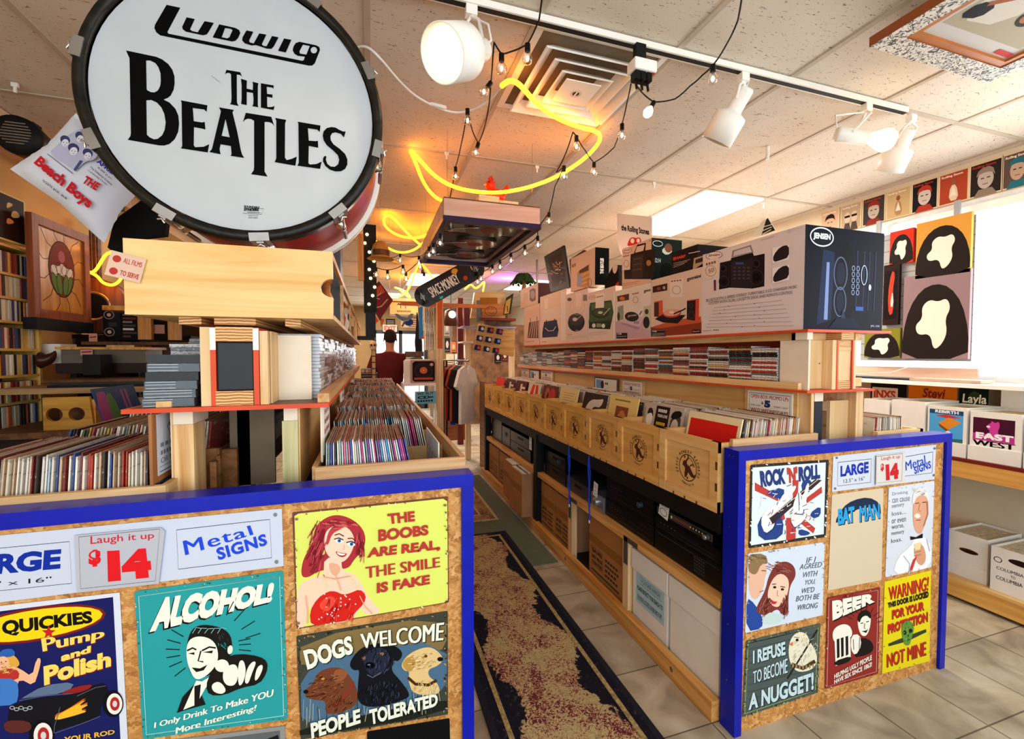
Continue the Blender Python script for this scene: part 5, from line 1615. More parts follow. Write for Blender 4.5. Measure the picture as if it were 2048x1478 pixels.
# two blue lanyards
STRAP = paint('blue_strap','#1540c8',0.5)
for l,px,pt,pb in (('blue strap with a long tail hanging before the cd player',1138,892,1008),('blue strap with a white tip hanging beside the silver amplifier',1178,912,1040)):
 a,b = at(px,pt,'x',1.282),at(px + 0.5,pb,'x',1.282)
 mb = MB()
 n = 14
 for d in (-.007,.007):
  pts = [(1.282 + .003 * math.sin(i * .9 + d * 300),a.y + (b.y - a.y) * i / n + d * math.sin(PI * min(1,(i + 3) / n)) + .002 * math.sin(i * 1.3),a.z + (b.z - a.z) * i / n) for i in range(n + 1)]
  mb.tube(pts,.004,STRAP,n=6)
 mb.tube([(1.282,b.y,b.z),(1.283,b.y,b.z - .02)],.004,WHITE,n=6)
 solid('lanyard',l,'strap',mb)
# ================================================================== boxes in the lower cubbies
def lidbox(label,y0,y1,note=None):
 t = thing('storage_box',label,'box',(1.48,(y0 + y1) / 2,0.052))
 mb = MB(); mb.box((1.325,y0 + .006,.052),(1.64,y1 - .006,.345),CARD)
 if note:
  A = Art(mb,(1.325,y1 - .006,.052),(0,-1,0),(0,0,1))
  w = y1 - y0 - .012
  A.rect(w * .10,.105,w * .92,.265,'#a9c8d2')
  A.text('A CUSTOMER REMINDER:',(w * .25,.225),(w * .82,.225),(w * .25,.245),'#3a4a58',.02); A.frame([(w * .22,.215),(w * .85,.215),(w * .85,.252),(w * .22,.252)],.002,'#4a6a78')
  A.text('PLEASE RESTRICT YOUR SEARCH TO',(w * .14,.175),(w * .88,.175),(w * .14,.198),'#3a4a58',.04); A.text('THE BOXES LOCATED ON BROWSE TOPS',(w * .14,.125),(w * .86,.125),(w * .14,.15),'#3a4a58',.04)
 mb.build('body',t)
 mb = MB(); mb.box((1.318,y0,.325),(1.645,y1,.43),CARD); mb.build('lid',t,bevel=.003)
lidbox('nearest white lidded storage box under the hi-fi shelf',1.39,1.705)
lidbox('white lidded storage box with a pale blue notice',1.715,2.012,True)
def kbox(label,y0,y1,x0,z0,z1,lines=(),group=None,openrec=False,dx=.30):
 t = thing('cardboard_box',label,'box',(x0 + dx / 2,(y0 + y1) / 2,z0),group)
 mb = MB()
 th = .006
 mb.box((x0,y0,z0),(x0 + th,y1,z1),KRAFT)
 mb.box((x0 + dx - th,y0,z0),(x0 + dx,y1,z1),KRAFT)
 mb.box((x0 + th,y0,z0),(x0 + dx - th,y0 + th,z1),paint('kraft_side','#a87a55',.75))
 mb.box((x0 + th,y1 - th,z0),(x0 + dx - th,y1,z1),KRAFT)
 mb.box((x0 + th,y0 + th,z0),(x0 + dx - th,y1 - th,z0 + th),KRAFT2)
 A = Art(mb,(x0,y1,z0),(0,-1,0),(0,0,1))
 w,h = y1 - y0,z1 - z0
 A.rect(.0,h * .56,w,h * .70,'#94612f')
 for (tx,a,b,z,hh) in lines:
  A.text(tx,(w * a,h * z),(w * b,h * z),(w * a,h * (z + hh)),'#2c2a1c',.05)
 if lines:
  A.rect(w * .08,h * .10,w * .92,h * .13,'#33452c'); A.frame([(w * .08,h * .2),(w * .45,h * .2),(w * .45,h * .5),(w * .08,h * .5)],.003,'#2c2a1c')
 mb.build('body',t)
 if openrec:
  mb = MB()
  for i in range(26):
   xx = x0 + .02 + i * .0098
   mb.box((xx,y0 + .015,z0 + .02),(xx + .007,y1 - .02,z1 - .004 + random.uniform(-.004,.006)),printed(random.choice(PALES + SLEEVE[:6])))
  o = mb.build('record_fill',t); o['kind'] = 'stuff'
 else:
  mb = MB(); mb.box((x0 + th,y0 + th,z1 - .02),(x0 + dx - th,y1 - th,z1 - .014),KRAFT); mb.build('flaps',t)
 return t
LN = (('SAVE!',.1,.42,.41,.07),('BEST PRICE',.1,.43,.31,.06),('GUARANTEED',.1,.43,.22,.06),('#####',.52,.9,.42,.05),('######',.52,.92,.34,.05),('####',.52,.86,.26,.05),('#####',.52,.9,.18,.05))
kbox('brown save carton between two pine dividers',2.13,2.52,1.335,.052,.43,LN)
kbox('brown lettered carton next to the short divider, right of its twin',2.79,3.07,1.33,.052,.42,LN)
kbox('brown lettered carton beside the black post',3.08,3.35,1.33,.052,.42,LN)
kbox('brown open carton of records pushed out over the plank past the post',3.47,3.81,1.20,.084,.45,(),None,True)
kbox('brown open carton of records behind the pushed out one',3.83,4.13,1.235,.085,.44,(),None,True)
kbox('brown flattened top carton second from the far post',4.18,4.55,1.32,.055,.42,LN)
kbox('brown carton in front of the far black post',4.58,4.98,1.32,.055,.42,LN)
# ================================================================== window side: slat panel, canvases, covers, table of comics
C5 = (1640,280,2.385)
WX = 3.60
mb = MB()
y0,y1,z0,z1 = at(1948,560,'x',WX + .03).y,at(1725,560,'x',WX + .03).y,at(1850,722,'x',WX + .03).z,at(1850,452,'x',WX + .03).z
GP = paint('grey_slat_panel','#9fa3a6',0.5,var=.04)
mb.box((WX + .03,y0,z0),(WX + .05,y1,z1),GP)
for i in range(11):
 zz = z0 + (z1 - z0) * (i + .5) / 11
 mb.box((WX + .0295,y0,zz - .003),(WX + .032,y1,zz + .003),paint('slat_groove','#6d7174',.6))
for yy in (y0 + .1,y1 - .1):
 mb.box((WX + .032,yy - .015,z1),(WX + .048,yy + .015,2.46),GP)
solid('slat_panel','grey slatted wall panel hanging in front of the bright window','panel',mb)
def canvas(label,q,bg,kind):
 mb = MB()
 A = Art(mb,(WX,0,0),(0,-1,0),(0,0,1),crop=C5)
 P = [A.p(p,0) for p in q]
 y0_,y1_ = min(p.y for p in P),max(p.y for p in P)
 z0_,z1_ = min(p.z for p in P),max(p.z for p in P)
 mb.box((WX,y0_,z0_),(WX + .022,y1_,z1_),ink(bg))
 w,h = y1_ - y0_,z1_ - z0_
 A = Art(mb,(WX,y1_,z0_),(0,-1,0),(0,0,1))
 D = '#241c1a'
 if kind == 'mound':
  A.poly([(0,0),(w,0),(w,h * .3),(w * .9,h * .62),(w * .72,h * .82),(w * .5,h * .88),(w * .28,h * .82),(w * .1,h * .62),(0,h * .3)],D,sm=1)
  A.poly([(w * .3,h * .62),(w * .42,h * .7),(w * .55,h * .66),(w * .68,h * .7),(w * .74,h * .58),(w * .66,h * .46),(w * .7,h * .3),(w * .62,h * .16),(w * .5,h * .1),(w * .45,h * .3),(w * .25,h * .28),(w * .2,h * .4),(w * .32,h * .48)],'#e8dccb',sm=2)
 else:
  A.rect(w * .1,h * .1,w * .9,h * .9,'#1a1414'); A.poly([(w * .3,h * .5),(w * .5,h * .9),(w * .75,h * .85),(w * .6,h * .55),(w * .7,h * .2),(w * .4,h * .15)],'#b5402c',sm=1); A.poly([(w * .45,h * .3),(w * .6,h * .6),(w * .7,h * .3)],'#d8c0b8',sm=1)
 solid('canvas_print',label,'canvas print',mb,'canvases on the slat panel')
canvas('small canvas with a red background on the slat panel',((335,442),(443,580)),'#c9331f','mound')
canvas('large canvas with a mustard orange background on the slat panel',((462,402),(715,628)),'#cf9440','mound')
canvas('tall canvas with a dusty mauve background on the slat panel',((402,656),(705,1045)),'#8d7478','mound')
canvas('small canvas with an olive background low on the slat panel',((214,905),(378,1040)),'#7d7a26','mound')
canvas('narrow dark picture with a red figure on the slat panel',((305,600),(372,880)),'#2a1c1a','red')
# magazine covers along the top of the right wall
C2R = (1560,0,2.957)
MAG = [((247,1240),(353,1325),'#cfae94','#7a2a20','#2a1c18'),((363,1185),(484,1322),'#b39c80','#3a3230','#1e1a18'),((491,1160),(625,1292),'#3a3432','#b5a898','#8a2a22'),((632,1105),(776,1270),'#c3a878','#a8845a','#8a6a40'),((783,1060),(936,1230),'#1d1a1a','#c9bfb4','#b03a2a'),
       ((944,1000),(1118,1190),'#a8442c','#d8c8a8','#e0c060'),((1126,935),(1318,1130),'#2a2422','#b8aca0','#8a7a6a'),((1322,880),(1500,1080),'#5a4a44','#b59a84','#2a6a7a')]
ML = ['leftmost magazine cover on the wall, a hat over red hair','magazine cover of two faces in sunglasses','magazine cover of one face with glasses on grey','tan magazine cover with a standing figure',
      'black magazine cover with one pale frowning face','rust red magazine cover with a seated figure','dark magazine cover of a smoking face','rightmost magazine cover at the picture edge']
for (a,b_,bg,f1,f2),l in zip(MAG,ML):
 mb = MB()
 PX = XR - .004
 pa,pb = at(C2R[0] + a[0] / C2R[2],C2R[1] + (a[1] + 20) / C2R[2],'x',PX),at(C2R[0] + b_[0] / C2R[2],C2R[1] + b_[1] / C2R[2],'x',PX)
 z0_ = 2.475; z1_ = 2.69
 y0_,y1_ = pb.y,pa.y
 mb.box((PX - .006,y0_,z0_),(XR - .0005,y1_,z1_),ink('#d8c4a0'))
 w,h = y1_ - y0_,z1_ - z0_
 A = Art(mb,(PX - .006,y1_,z0_),(0,-1,0),(0,0,1))
 A.rect(w * .05,h * .04,w * .95,h * .96,bg)
 A.text('Rolling Stone',(w * .1,h * .83),(w * .8,h * .83),(w * .1,h * .92),'#b03428' if bg[1] in '123' else '#f0e0d0',.03)
 if 'two faces' in l:
  for cx in (.33,.66):
   A.ell(w * cx,h * .5,w * .15,h * .2,f1 if f1[1] != '3' else '#cdb8a4'); A.rect(w * (cx - .13),h * .5,w * (cx + .13),h * .58,'#17120f'); A.poly([(w * (cx - .18),0),(w * (cx - .1),h * .3),(w * (cx + .1),h * .3),(w * (cx + .18),0)],'#4a3f38')
 elif 'figure' in l:
  A.ell(w * .5,h * .68,w * .08,h * .09,'#8a5a3a'); A.poly([(w * .35,h * .1),(w * .4,h * .58),(w * .6,h * .58),(w * .68,h * .1)],f1,sm=1); A.poly([(w * .4,h * .25),(w * .5,h * .55),(w * .6,h * .25)],'#e8dcc8')
 else:
  A.ell(w * .5,h * .48,w * .24,h * .28,f1 if f1[1] in 'bcd' else '#cfae94'); A.poly([(w * .2,h * .55),(w * .3,h * .82),(w * .7,h * .84),(w * .8,h * .5),(w * .7,h * .66),(w * .35,h * .68)],f2,sm=1)
  A.rect(w * .36,h * .5,w * .46,h * .53,'#1a1412'); A.rect(w * .54,h * .5,w * .64,h * .53,'#1a1412'); A.line([(w * .42,h * .34),(w * .58,h * .34)],h * .02,'#6a3a30'); A.poly([(w * .15,0),(w * .3,h * .2),(w * .7,h * .2),(w * .85,0)],f2)
 solid('magazine_cover',l,'magazine',mb,'framed magazine covers along the ceiling')
# long fluorescent valance above the window
t = thing('strip_light','long white strip light fixed above the bright window','light',(3.70,2.1,2.36))
mb = MB(); mb.box((3.69,1.35,2.37),(3.74,2.9,2.42),WHITEM); mb.build('housing',t)
mb = MB(); mb.cyl((3.71,1.38,2.355),(3.71,2.87,2.355),.013,glow('tube_glow','#eef4ff',2.5)); mb.build('tube',t)
# counter under the window
t = thing('window_counter','white shelf under the bright window with square white supports','counter',(3.55,2.0,.9))
mb = MB(); mb.box((3.36,1.0,1.262),(3.735,3.0,1.285),WHITE); mb.build('top',t)
for y in (1.52,2.9):
 mb = MB(); mb.box((3.60,y,0.9),(3.735,y + .09,1.262),WHITE); mb.build('support',t)
C6 = (1700,740,2.003)
def rec_front(label,a,b,bg,draw):
 mb = MB()
 y1_ = at(a,790,'x',3.58).y; y0_ = at(b,790,'x',3.58).y
 mb.box((3.58,y0_,.95),(3.586,y1_,1.255),ink(bg))
 A = Art(mb,(3.58,y1_,.95),(0,-1,0),(0,0,1))
 draw(A,y1_ - y0_,.305)
 solid('record_sleeve',label,'record',mb,'records shown under the window shelf')
rec_front('record with red lettering on a cream panel under the window shelf',1741,1812,'#1c1815',lambda A,w,h: (A.rect(w * .05,h * .55,w * .78,h * .88,'#dccaa8'),A.text('INXS',(w * .1,h * .62),(w * .72,h * .62),(w * .1,h * .82),'#b8352a',.05)))
rec_front('orange record with dark red script under the window shelf',1817,1914,'#cf6a14',lambda A,w,h: (A.text('Stevi',(w * .3,h * .72),(w * .75,h * .72),(w * .33,h * .93),'#7a2414',.03),A.text('Wonder',(w * .25,h * .55),(w * .8,h * .55),(w * .27,h * .7),'#7a2414',.03)))
rec_front('dark green record with white script under the window shelf',1918,1976,'#101a14',lambda A,w,h: (A.ell(w * .55,h * .8,w * .2,h * .12,'#2a3a24'),A.text('Layla',(w * .12,h * .62),(w * .95,h * .62),(w * .15,h * .86),'#e8e2cc',.02)))
mb = MB(); mb.box((3.45,1.95,1.287),(3.60,2.55,1.30),DARKG); mb.box((3.42,1.62,1.287),(3.56,1.98,1.305),paint('laptop_tan','#b59a84',.4)); mb.tube([(3.5,2.5,1.30),(3.6,2.2,1.33),(3.66,2.0,1.42),(3.7,1.95,1.5)],.003,WCABLE)
solid('closed_laptop','closed laptops and a cable lying on the white window shelf','laptop',mb)
mb = MB(); mb.box((3.66,1.75,1.288),(3.68,2.55,1.37),wood('pink_board','#c8a088','#dcbca4','Y'))
solid('wooden_board','pale brown board leaning under the window behind the laptops','board',mb)
t = thing('comic_table','long pine table stacked with white comic boxes','table',(3.45,1.9,0))
HY = wood('table_pine','#b97a30','#dca758','Y',0.7)
mb = MB(); mb.box((3.22,0.9,.845),(3.73,3.2,.865),paint('table_red_edge','#6a1c14',.5)); mb.build('top',t)
mb = MB(); mb.box((3.22,0.9,.755),(3.26,3.2,.845),HY); mb.build('apron',t)
for y in (1.70,2.95):
 mb = MB(); mb.box((3.26,y,0),(3.33,y + .09,.755),wood('table_leg','#a8692c','#cf9850','Z')); mb.build('leg',t)
mb = MB(); mb.box((3.30,0.9,.02),(3.34,3.2,.115),HY); mb.build('lower_rail',t)
mb = MB(); mb.box((3.30,0.9,.115),(3.73,3.2,.13),PLYY); mb.build('lower_shelf',t)
def comic(label,a,b,z0,h,x=3.24,draw=None,lid=True,dp=.34):
 y1_ = at(a,880,'x',x).y - .004; y0_ = at(b,880,'x',x).y
 t = thing('comic_box',label,'box',(x + dp / 2,(y0_ + y1_) / 2,z0),'white comic boxes')
 w = y1_ - y0_
 mb = MB()
 mb.box((x + .008,y0_ + .004,z0),(x + .014,y1_ - .004,z0 + h),CARD)
 mb.box((x + dp - .014,y0_ + .004,z0),(x + dp - .008,y1_ - .004,z0 + h),CARD)
 for yy in (y0_ + .004,y1_ - .010):
  mb.box((x + .014,yy,z0),(x + dp - .014,yy + .006,z0 + h),CARD)
 if draw:
  draw(Art(mb,(x + .008,y1_ - .004,z0),(0,-1,0),(0,0,1)),w - .008,h)
 mb.build('body',t)
 if lid:
  mb = MB(); mb.box((x,y0_,z0),(x + dp,y1_,z0 + .08),CARD); mb.build('tray',t)
 mb = MB()
 mb.box((x + .016,y0_ + .012,z0 + h - .05),(x + dp - .016,y1_ - .012,z0 + h - .012),paint('comic_pages','#d8c9a4',.7,sc=60,var=.3)); o = mb.build('comic_fill',t); o['kind'] = 'stuff'
 return t
def d_reb(A,w,h):
 A.rect(w * .05,.06,w * .92,h * .93,'#4ea0d8'); A.rect(w * .05,h * .84,w * .92,h * .93,'#23486e'); A.text('REBIRTH',(w * .2,h * .86),(w * .8,h * .86),(w * .2,h * .92),'#e8eef4',.04)
 A.poly([(w * .2,h * .8),(w * .5,h * .84),(w * .88,h * .79),(w * .5,h * .76)],'#c23a34'); A.poly([(w * .3,h * .64),(w * .55,h * .78),(w * .88,h * .7),(w * .55,h * .52)],'#d8892e'); A.poly([(w * .3,h * .64),(w * .55,h * .52),(w * .55,h * .46),(w * .32,h * .58)],'#7a4a1e'); A.ell(w * .55,h * .46,.012,.012,'#e0e4e8'); A.poly([(w * .05,.06),(w * .92,.06),(w * .92,h * .36),(w * .05,h * .32)],'#2a6a6a')
def d_ew(A,w,h):
 A.rect(w * .06,h * .42,w * .88,h * .88,'#45162c'); A.rect(w * .06,h * .42,w * .88,h * .56,'#b8378a')
 A.poly([(w * .3,h * .5),(w * .42,h * .62),(w * .34,h * .68),(w * .36,h * .76),(w * .42,h * .78),(w * .43,h * .84),(w * .5,h * .79),(w * .57,h * .84),(w * .6,h * .74),(w * .55,h * .62),(w * .62,h * .5)],'#c83f98',sm=1); A.ell(w * .37,h * .71,.008,.006,'#f0d8e8')
 A.text('EAST',(w * .12,h * .45),(w * .86,h * .45),(w * .12,h * .58),'#f3eef0',.06); A.text('WEST',(w * .06,h * .31),(w * .90,h * .31),(w * .06,h * .42),'#171014',.06)
comic('plain white comic box beside the bin end',1722,1776,.866,.29)
comic('plain white comic box left of the blue cover box',1777,1848,.866,.30)
comic('white comic box showing a blue cover with an orange car shape',1849,1932,.866,.285,draw=d_reb)
comic('white comic box showing a magenta cover reading east west',1934,2043,.866,.275,draw=d_ew)
comic('white comic box cut off at the picture edge, past the east west one',2046,2150,.866,.27)
def d_handle(A,w,h):
 A.ell(w * .55,h * .62,.045,.014,'#6a3a1c'); A.ell(w * .55,h * .615,.038,.009,'#2a1a10')
def d_col(A,w,h):
 A.ring(w * .12,h * .72,.018,.016,.004,'#1c1a18',n=16); A.text('COLUMBIA 4',(w * .1,h * .5),(w * .62,h * .5),(w * .1,h * .57),'#1c1a18',.02); A.text('TO',(w * .34,h * .40),(w * .42,h * .40),(w * .34,h * .46),'#1c1a18',.02); A.text('COLUMBIA 45',(w * .1,h * .28),(w * .65,h * .28),(w * .1,h * .36),'#1c1a18',.02)
 A.ell(w * .5,h * .78,.05,.016,'#2a1a10')
comic('white comic box with a hand hole on the lower shelf',1896,1984,.131,.26,x=3.36,draw=d_handle)
comic('open white box with handwritten lettering on the lower shelf',1985,2120,.131,.25,x=3.33,draw=d_col,lid=False)
# ================================================================== record bins, left of the aisle
me = RECP.data
me.materials.append(paint('paper_edge','#a5795c',.8,var=.45,sc=70))
me.polygons[1].material_index = 1
MASS_EDGE = me.materials[1]
g2 = thing('display_gondola','wooden record bin island carrying the bass drum','shelving',(-0.36,3.2,0))
E0 = 1.385
mb = MB(); mb.box((-0.615,E0,1.306),(-0.118,5.2,1.318),REDP); mb.box((-0.60,E0 + .01,1.318),(-0.14,5.2,1.3185),DARKW); mb.build('red_shelf',g2)
mb = MB(); mb.box((-0.150,E0 + .02,1.3185),(-0.118,5.2,1.345),OAKY); mb.build('shelf_lip',g2)
XA = lambda px,y=1.395: at(px,740,'y',y).x
ZA = lambda py,y=1.395: at(470,py,'y',y).z
mb = MB(); mb.box((XA(401),1.395,1.319),(XA(421),1.42,ZA(655)),PLY); mb.build('end_stile',g2)
mb = MB(); mb.box((XA(378),1.56,1.37),(XA(400),1.573,ZA(657)),PALE); mb.build('end_panel',g2)
for a in (421.5,507.5):
 mb = MB(); mb.box((XA(a),1.393,1.319),(XA(a + 11),5.1,ZA(655)),REDP)
 mb.box((XA(a) - .0004,1.3925,ZA(700)),(XA(a + 11) + .0004,1.3935,ZA(656)),WHITE)
 mb.build('red_board',g2)
mb = MB(); mb.box((XA(433),1.392,ZA(683)),(XA(507),5.1,ZA(654)),EDGE); mb.build('beam',g2)
mb = MB(); mb.box((XA(434),1.394,ZA(781)),(XA(506.5),1.43,ZA(684)),paint('black_painted_block','#23272c',.4,bump=.1)); mb.build('block',g2,bevel=.004)
mb = MB(); mb.box((XA(431),1.392,1.319),(XA(506),5.1,ZA(782)),EDGE); mb.build('beam',g2)
mb = MB(); mb.box((XA(520),1.395,1.319),(XA(536),1.50,ZA(661)),PINEZ); mb.build('end_stile',g2)
mb = MB(); mb.box((XA(537),1.42,1.319),(XA(540),1.52,ZA(661)),PLY); mb.build('end_panel',g2)
mb = MB(); mb.box((XA(538),1.515,1.319),(XA(612),1.527,ZA(666)),PALE); mb.build('end_panel',g2)
# rails below the tray
for a,b_ in ((360,405),(433,515),(572,603)):
 mb = MB(); mb.box((XA(a,1.42),1.41 + .01 * (a != 433),ZA(652) + .004),(XA(b_,1.42),5.0,1.5625),EDGE); mb.build('tray_rail',g2)
# tray with notched front board
ZB,ZTP = 1.571,1.757
mb = MB()
x0,x1 = -0.598,-0.102
out = [(x0,ZB)]
out += [(x1,ZB),(x1,1.625)]
out += [(x1 - .033 * math.sin(PI * k / 10),1.652 - .027 * math.cos(PI * k / 10)) for k in range(11)]
out += [(x1,1.682),(x1,ZTP),(x0,ZTP),(x0,1.715)]
out += [(x0 + .030 * math.sin(PI * k / 10),1.685 + .028 * math.cos(PI * k / 10)) for k in range(11)]
out += [(x0,1.655)]
mb.prism([(x,1.38,z) for x,z in out],(0,.016,0),GOLD)
mb.build('tray_front',g2)
mb = MB(); mb.box((x0,1.379,ZB - .008),(x1,5.1,ZB + .006),GOLD); mb.build('tray_bottom',g2)
mb = MB(); mb.box((x1 - .012,1.396,1.738),(x1,5.1,ZTP),OAKY); mb.build('tray_rail',g2)
mb = MB(); mb.box((x0,1.396,1.738),(x0 + .012,5.1,ZTP),OAKY); mb.build('tray_rail',g2)
for i in range(5):
 mb = MB(); mb.box((x1 - .012,1.9 + i * .75,1.577),(x1,1.912 + i * .75,1.738),OAKY); mb.build('tray_post',g2)
# posts under the red shelf
mb = MB(); mb.box((XA(343,1.44),1.44,.60),(XA(384,1.44),1.53,1.265),wood('knot_post','#c98f4c','#ecca94','Z',.8)); mb.build('post',g2)
mb = MB(); mb.box((XA(343,1.44),1.438,1.266),(XA(384,1.44),1.56,1.3055),PALE); mb.build('block',g2)
mb = MB(); mb.box((XA(341,1.44),1.43,1.12),(XA(343.4,1.44),1.60,1.3055),PINEZ); mb.build('end_panel',g2)
mb = MB(); mb.box((-0.47,1.75,1.0),(-.33,1.765,1.30),paint('grey_ply','#8d7c68',0.8)); mb.build('end_panel',g2)
mb = MB(); mb.box((XA(472,1.75),1.75,.60),(XA(497,1.75),1.82,1.3055),GREENP); mb.build('post',g2)
mb = MB(); mb.box((XA(562,1.45),1.45,.60),(XA(594,1.45),1.52,1.262),GREENP); mb.build('post',g2)
mb = MB(); mb.box((XA(566,1.45),1.448,1.263),(XA(594,1.45),1.53,1.3055),PALE); mb.build('block',g2)
mb = MB(); mb.box((XA(595,1.45),1.45,1.05),(XA(598,1.45),5.0,1.3055),PLYY); mb.build('backboard',g2)
for (a,b_,y,z0,z1) in ((405,435,1.62,1.0,1.16),(415,428,1.56,1.05,1.13),(428,436,1.60,1.08,1.14),(440,470,1.7,.9,1.14)):
 mb = MB(); mb.box((XA(a,y),y,z0),(XA(b_,y),y + .02,z1),BROWNW); mb.build('cross_rail',g2)
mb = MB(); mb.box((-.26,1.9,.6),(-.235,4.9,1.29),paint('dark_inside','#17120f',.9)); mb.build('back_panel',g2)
# aisle bin
mb = MB()
mb.box((-.155,1.365,1.085),(.282,1.38,1.135),OAK)
mb.box((.27,1.38,1.085),(.286,5.1,1.135),OAKY)
mb.box((-.165,1.38,1.085),(-.15,5.1,1.135),OAKY)
mb.box((-.155,1.38,.86),(.282,5.1,.875),PLYY)
mb.box((.272,1.38,.0),(.286,5.1,1.085),BROWNW)
mb.build('aisle_bin',g2)
for i in range(1,10):
 mb = MB(); mb.box((-.15,1.392 + .37 * i - .010,.875),(.27,1.392 + .37 * i - .004,1.10),PLYY); mb.build('bin_divider',g2)
# window side bin
mb = MB()
mb.box((-1.02,1.365,1.07),(-.515,1.382,1.117),wood('front_plank','#b98d58','#e0bd8a','X'))
mb.box((-.53,1.382,1.07),(-.515,5.1,1.117),OAKY)
mb.box((-1.02,1.382,.86),(-.53,5.1,.875),PLYY)
mb.box((-1.02,1.382,0),(-1.005,5.1,1.117),BROWNW)
mb.build('wall_side_bin',g2)
BRI = ['#2d9be0','#e8e4dc','#d9d4c8','#d86a90','#3a55a8','#1b1c22','#7a3a9a','#5fb0c0','#cfd8d8','#e9e6e0','#c7cfe0','#8f9aa8','#e4dcd0','#d0c8d8','#b8c4b8','#e8e4dc','#9ab0a8','#c83a7a']
BZ = .892
fill_bin(-.132,.158,1.395 + .155,BZ,38,'record sleeve standing in the front row of the aisle bin behind the blue panel','records in the front row of the left aisle bin',(0.02,-0.20),BRI)
fill_bin(-.115,.245,1.395 + .37 + .155,BZ + .012,42,'record sleeve standing in the second row of the left aisle bin','records in the second row of the left aisle bin',(-0.06,-0.20),PALES * 2 + BRI)
for k in range(2,10):
 fill_bin(-.125,.245,1.395 + .37 * k + .155,BZ + .01 * (k % 3),58,None,None,(-.08,-.16),PALES + SLEEVE)
WRM = ['#e3dccb','#d9d1bf','#efe9da','#cfc4ac','#e8e3d6','#c9bb9c','#8a8478','#b03a24','#7a2a26','#3a2a24','#2c4f8c','#ded9d0','#d8cfc2','#c8a888','#a9c4d8','#efeae2']
fill_bin(-.99,-.565,1.395 + .155,BZ + .004,52,'record sleeve standing in the front row of the wall side bin','records in the front row of the wall side bin',(0.12,0.03),WRM)
for k in range(1,7):
 fill_bin(-.99,-.56,1.395 + .37 * k + .155,BZ + .02 + .005 * k,46,None,None,(0.25,0.10),PALES * 2 + SLEEVE)
# album leaning across the wall side bin
mb = MB(); mb.box((-.002,-.155,0),(.002,.155,.31),ink('#1d3a6a'))
A = Art(mb,(.002,-.155,0),(0,1,0),(0,0,1),unit=.31); A.poly([(0,.2),(.35,.45),(.3,.95),(.0,.95)],'#a0407a',sm=1); A.poly([(.2,.4),(.45,.5),(.4,.9),(.25,.95)],'#4a7a3a',sm=1); A.rect(.6,.2,.66,.95,'#8a4a80'); A.rect(.7,.2,.76,.95,'#8a4a80')
o = mb.build('record_sleeve'); o.matrix_world = sleeve_m(-.93,1.395 + .37 * 2 + .1,1.03,-.28)
tag(o,'blue record with a pink and green cover standing above the wall side records','record')
# brown divider with a paper flyer
t = thing('bin_card','brown board with a printed white flyer beside the knotty post','divider',(-.545,1.45,1.12))
mb = MB(); mb.box((-.552,1.372,1.119),(-.545,1.60,1.3035),wood('brown_board','#8a552c','#a86f3e','Z')); mb.build('board',t)
mb = MB(); mb.box((-.545,1.40,1.135),(-.544,1.575,1.30),ink('#cdd4e0'))
A = Art(mb,(-.544,1.40,1.135),(0,1,0),(0,0,1)); w,h = .175,.165
A.frame([(w * .5,h * .55),(w * .72,h * .72),(w * .58,h * .93),(w * .36,h * .76)],.004,'#3a3f4a'); A.text('##',(w * .44,h * .74),(w * .62,h * .76),(w * .43,h * .82),'#3a3f4a',.03)
for i,tx in enumerate(('#####','########','OR MORE')):
 A.text(tx,(w * .1,h * (.44 - i * .13)),(w * .9,h * (.44 - i * .13)),(w * .1,h * (.53 - i * .13)),'#7a8290',.03)
A.frame([(w * .06,h * .05),(w * .94,h * .05),(w * .94,h * .13),(w * .06,h * .13)],.002,'#8a929e')
mb.build('flyer',t)
# frosted divider with round prints at the near right of the aisle bin
mb = MB()
mb.box((.205,1.42,.95),(.209,1.74,1.175),paint('frosted_sheet','#c9c6bc',.35))
A = Art(mb,(.205,1.74,.95),(0,-1,0),(0,0,1))
for i in range(4):
 A.ring(.05 + i * .07,.14,.022,.03,.004,'#8a5a50',n=14)
A = Art(mb,(.209,1.42,.95),(0,1,0),(0,0,1))
solid('bin_divider','frosted plastic sheet with round prints standing in the aisle bin','divider',mb)
# promo cards facing the left aisle
for l,y0,y1 in (('white promo card at the near end of the left aisle bin',1.46,1.66),('farther white promo card along the left aisle bin',2.35,2.55)):
 mb = MB(); mb.box((-.142,y0,1.15),(-.139,y1,1.302),CARD); mb.box((-.148,y0 - .01,1.13),(-.142,y1 + .02,1.3025),PALE)
 A = Art(mb,(-.139,y0,1.15),(0,1,0),(0,0,1)); w,h = y1 - y0,.152
 for i,(tx,c) in enumerate((('OPEN BOX PROMO','#a02a34'),('WILD WEDNESDAYS','#a02a34'),('BUY 5 OPEN BOX','#a02a34'),('GET ONE FREE','#555555'))):
  A.text(tx,(w * .1,h * (.8 - i * .2)),(w * .9,h * (.8 - i * .2)),(w * .1,h * (.9 - i * .2)),c,.03)
 solid('promo_card',l,'sign',mb,'left bin cards')
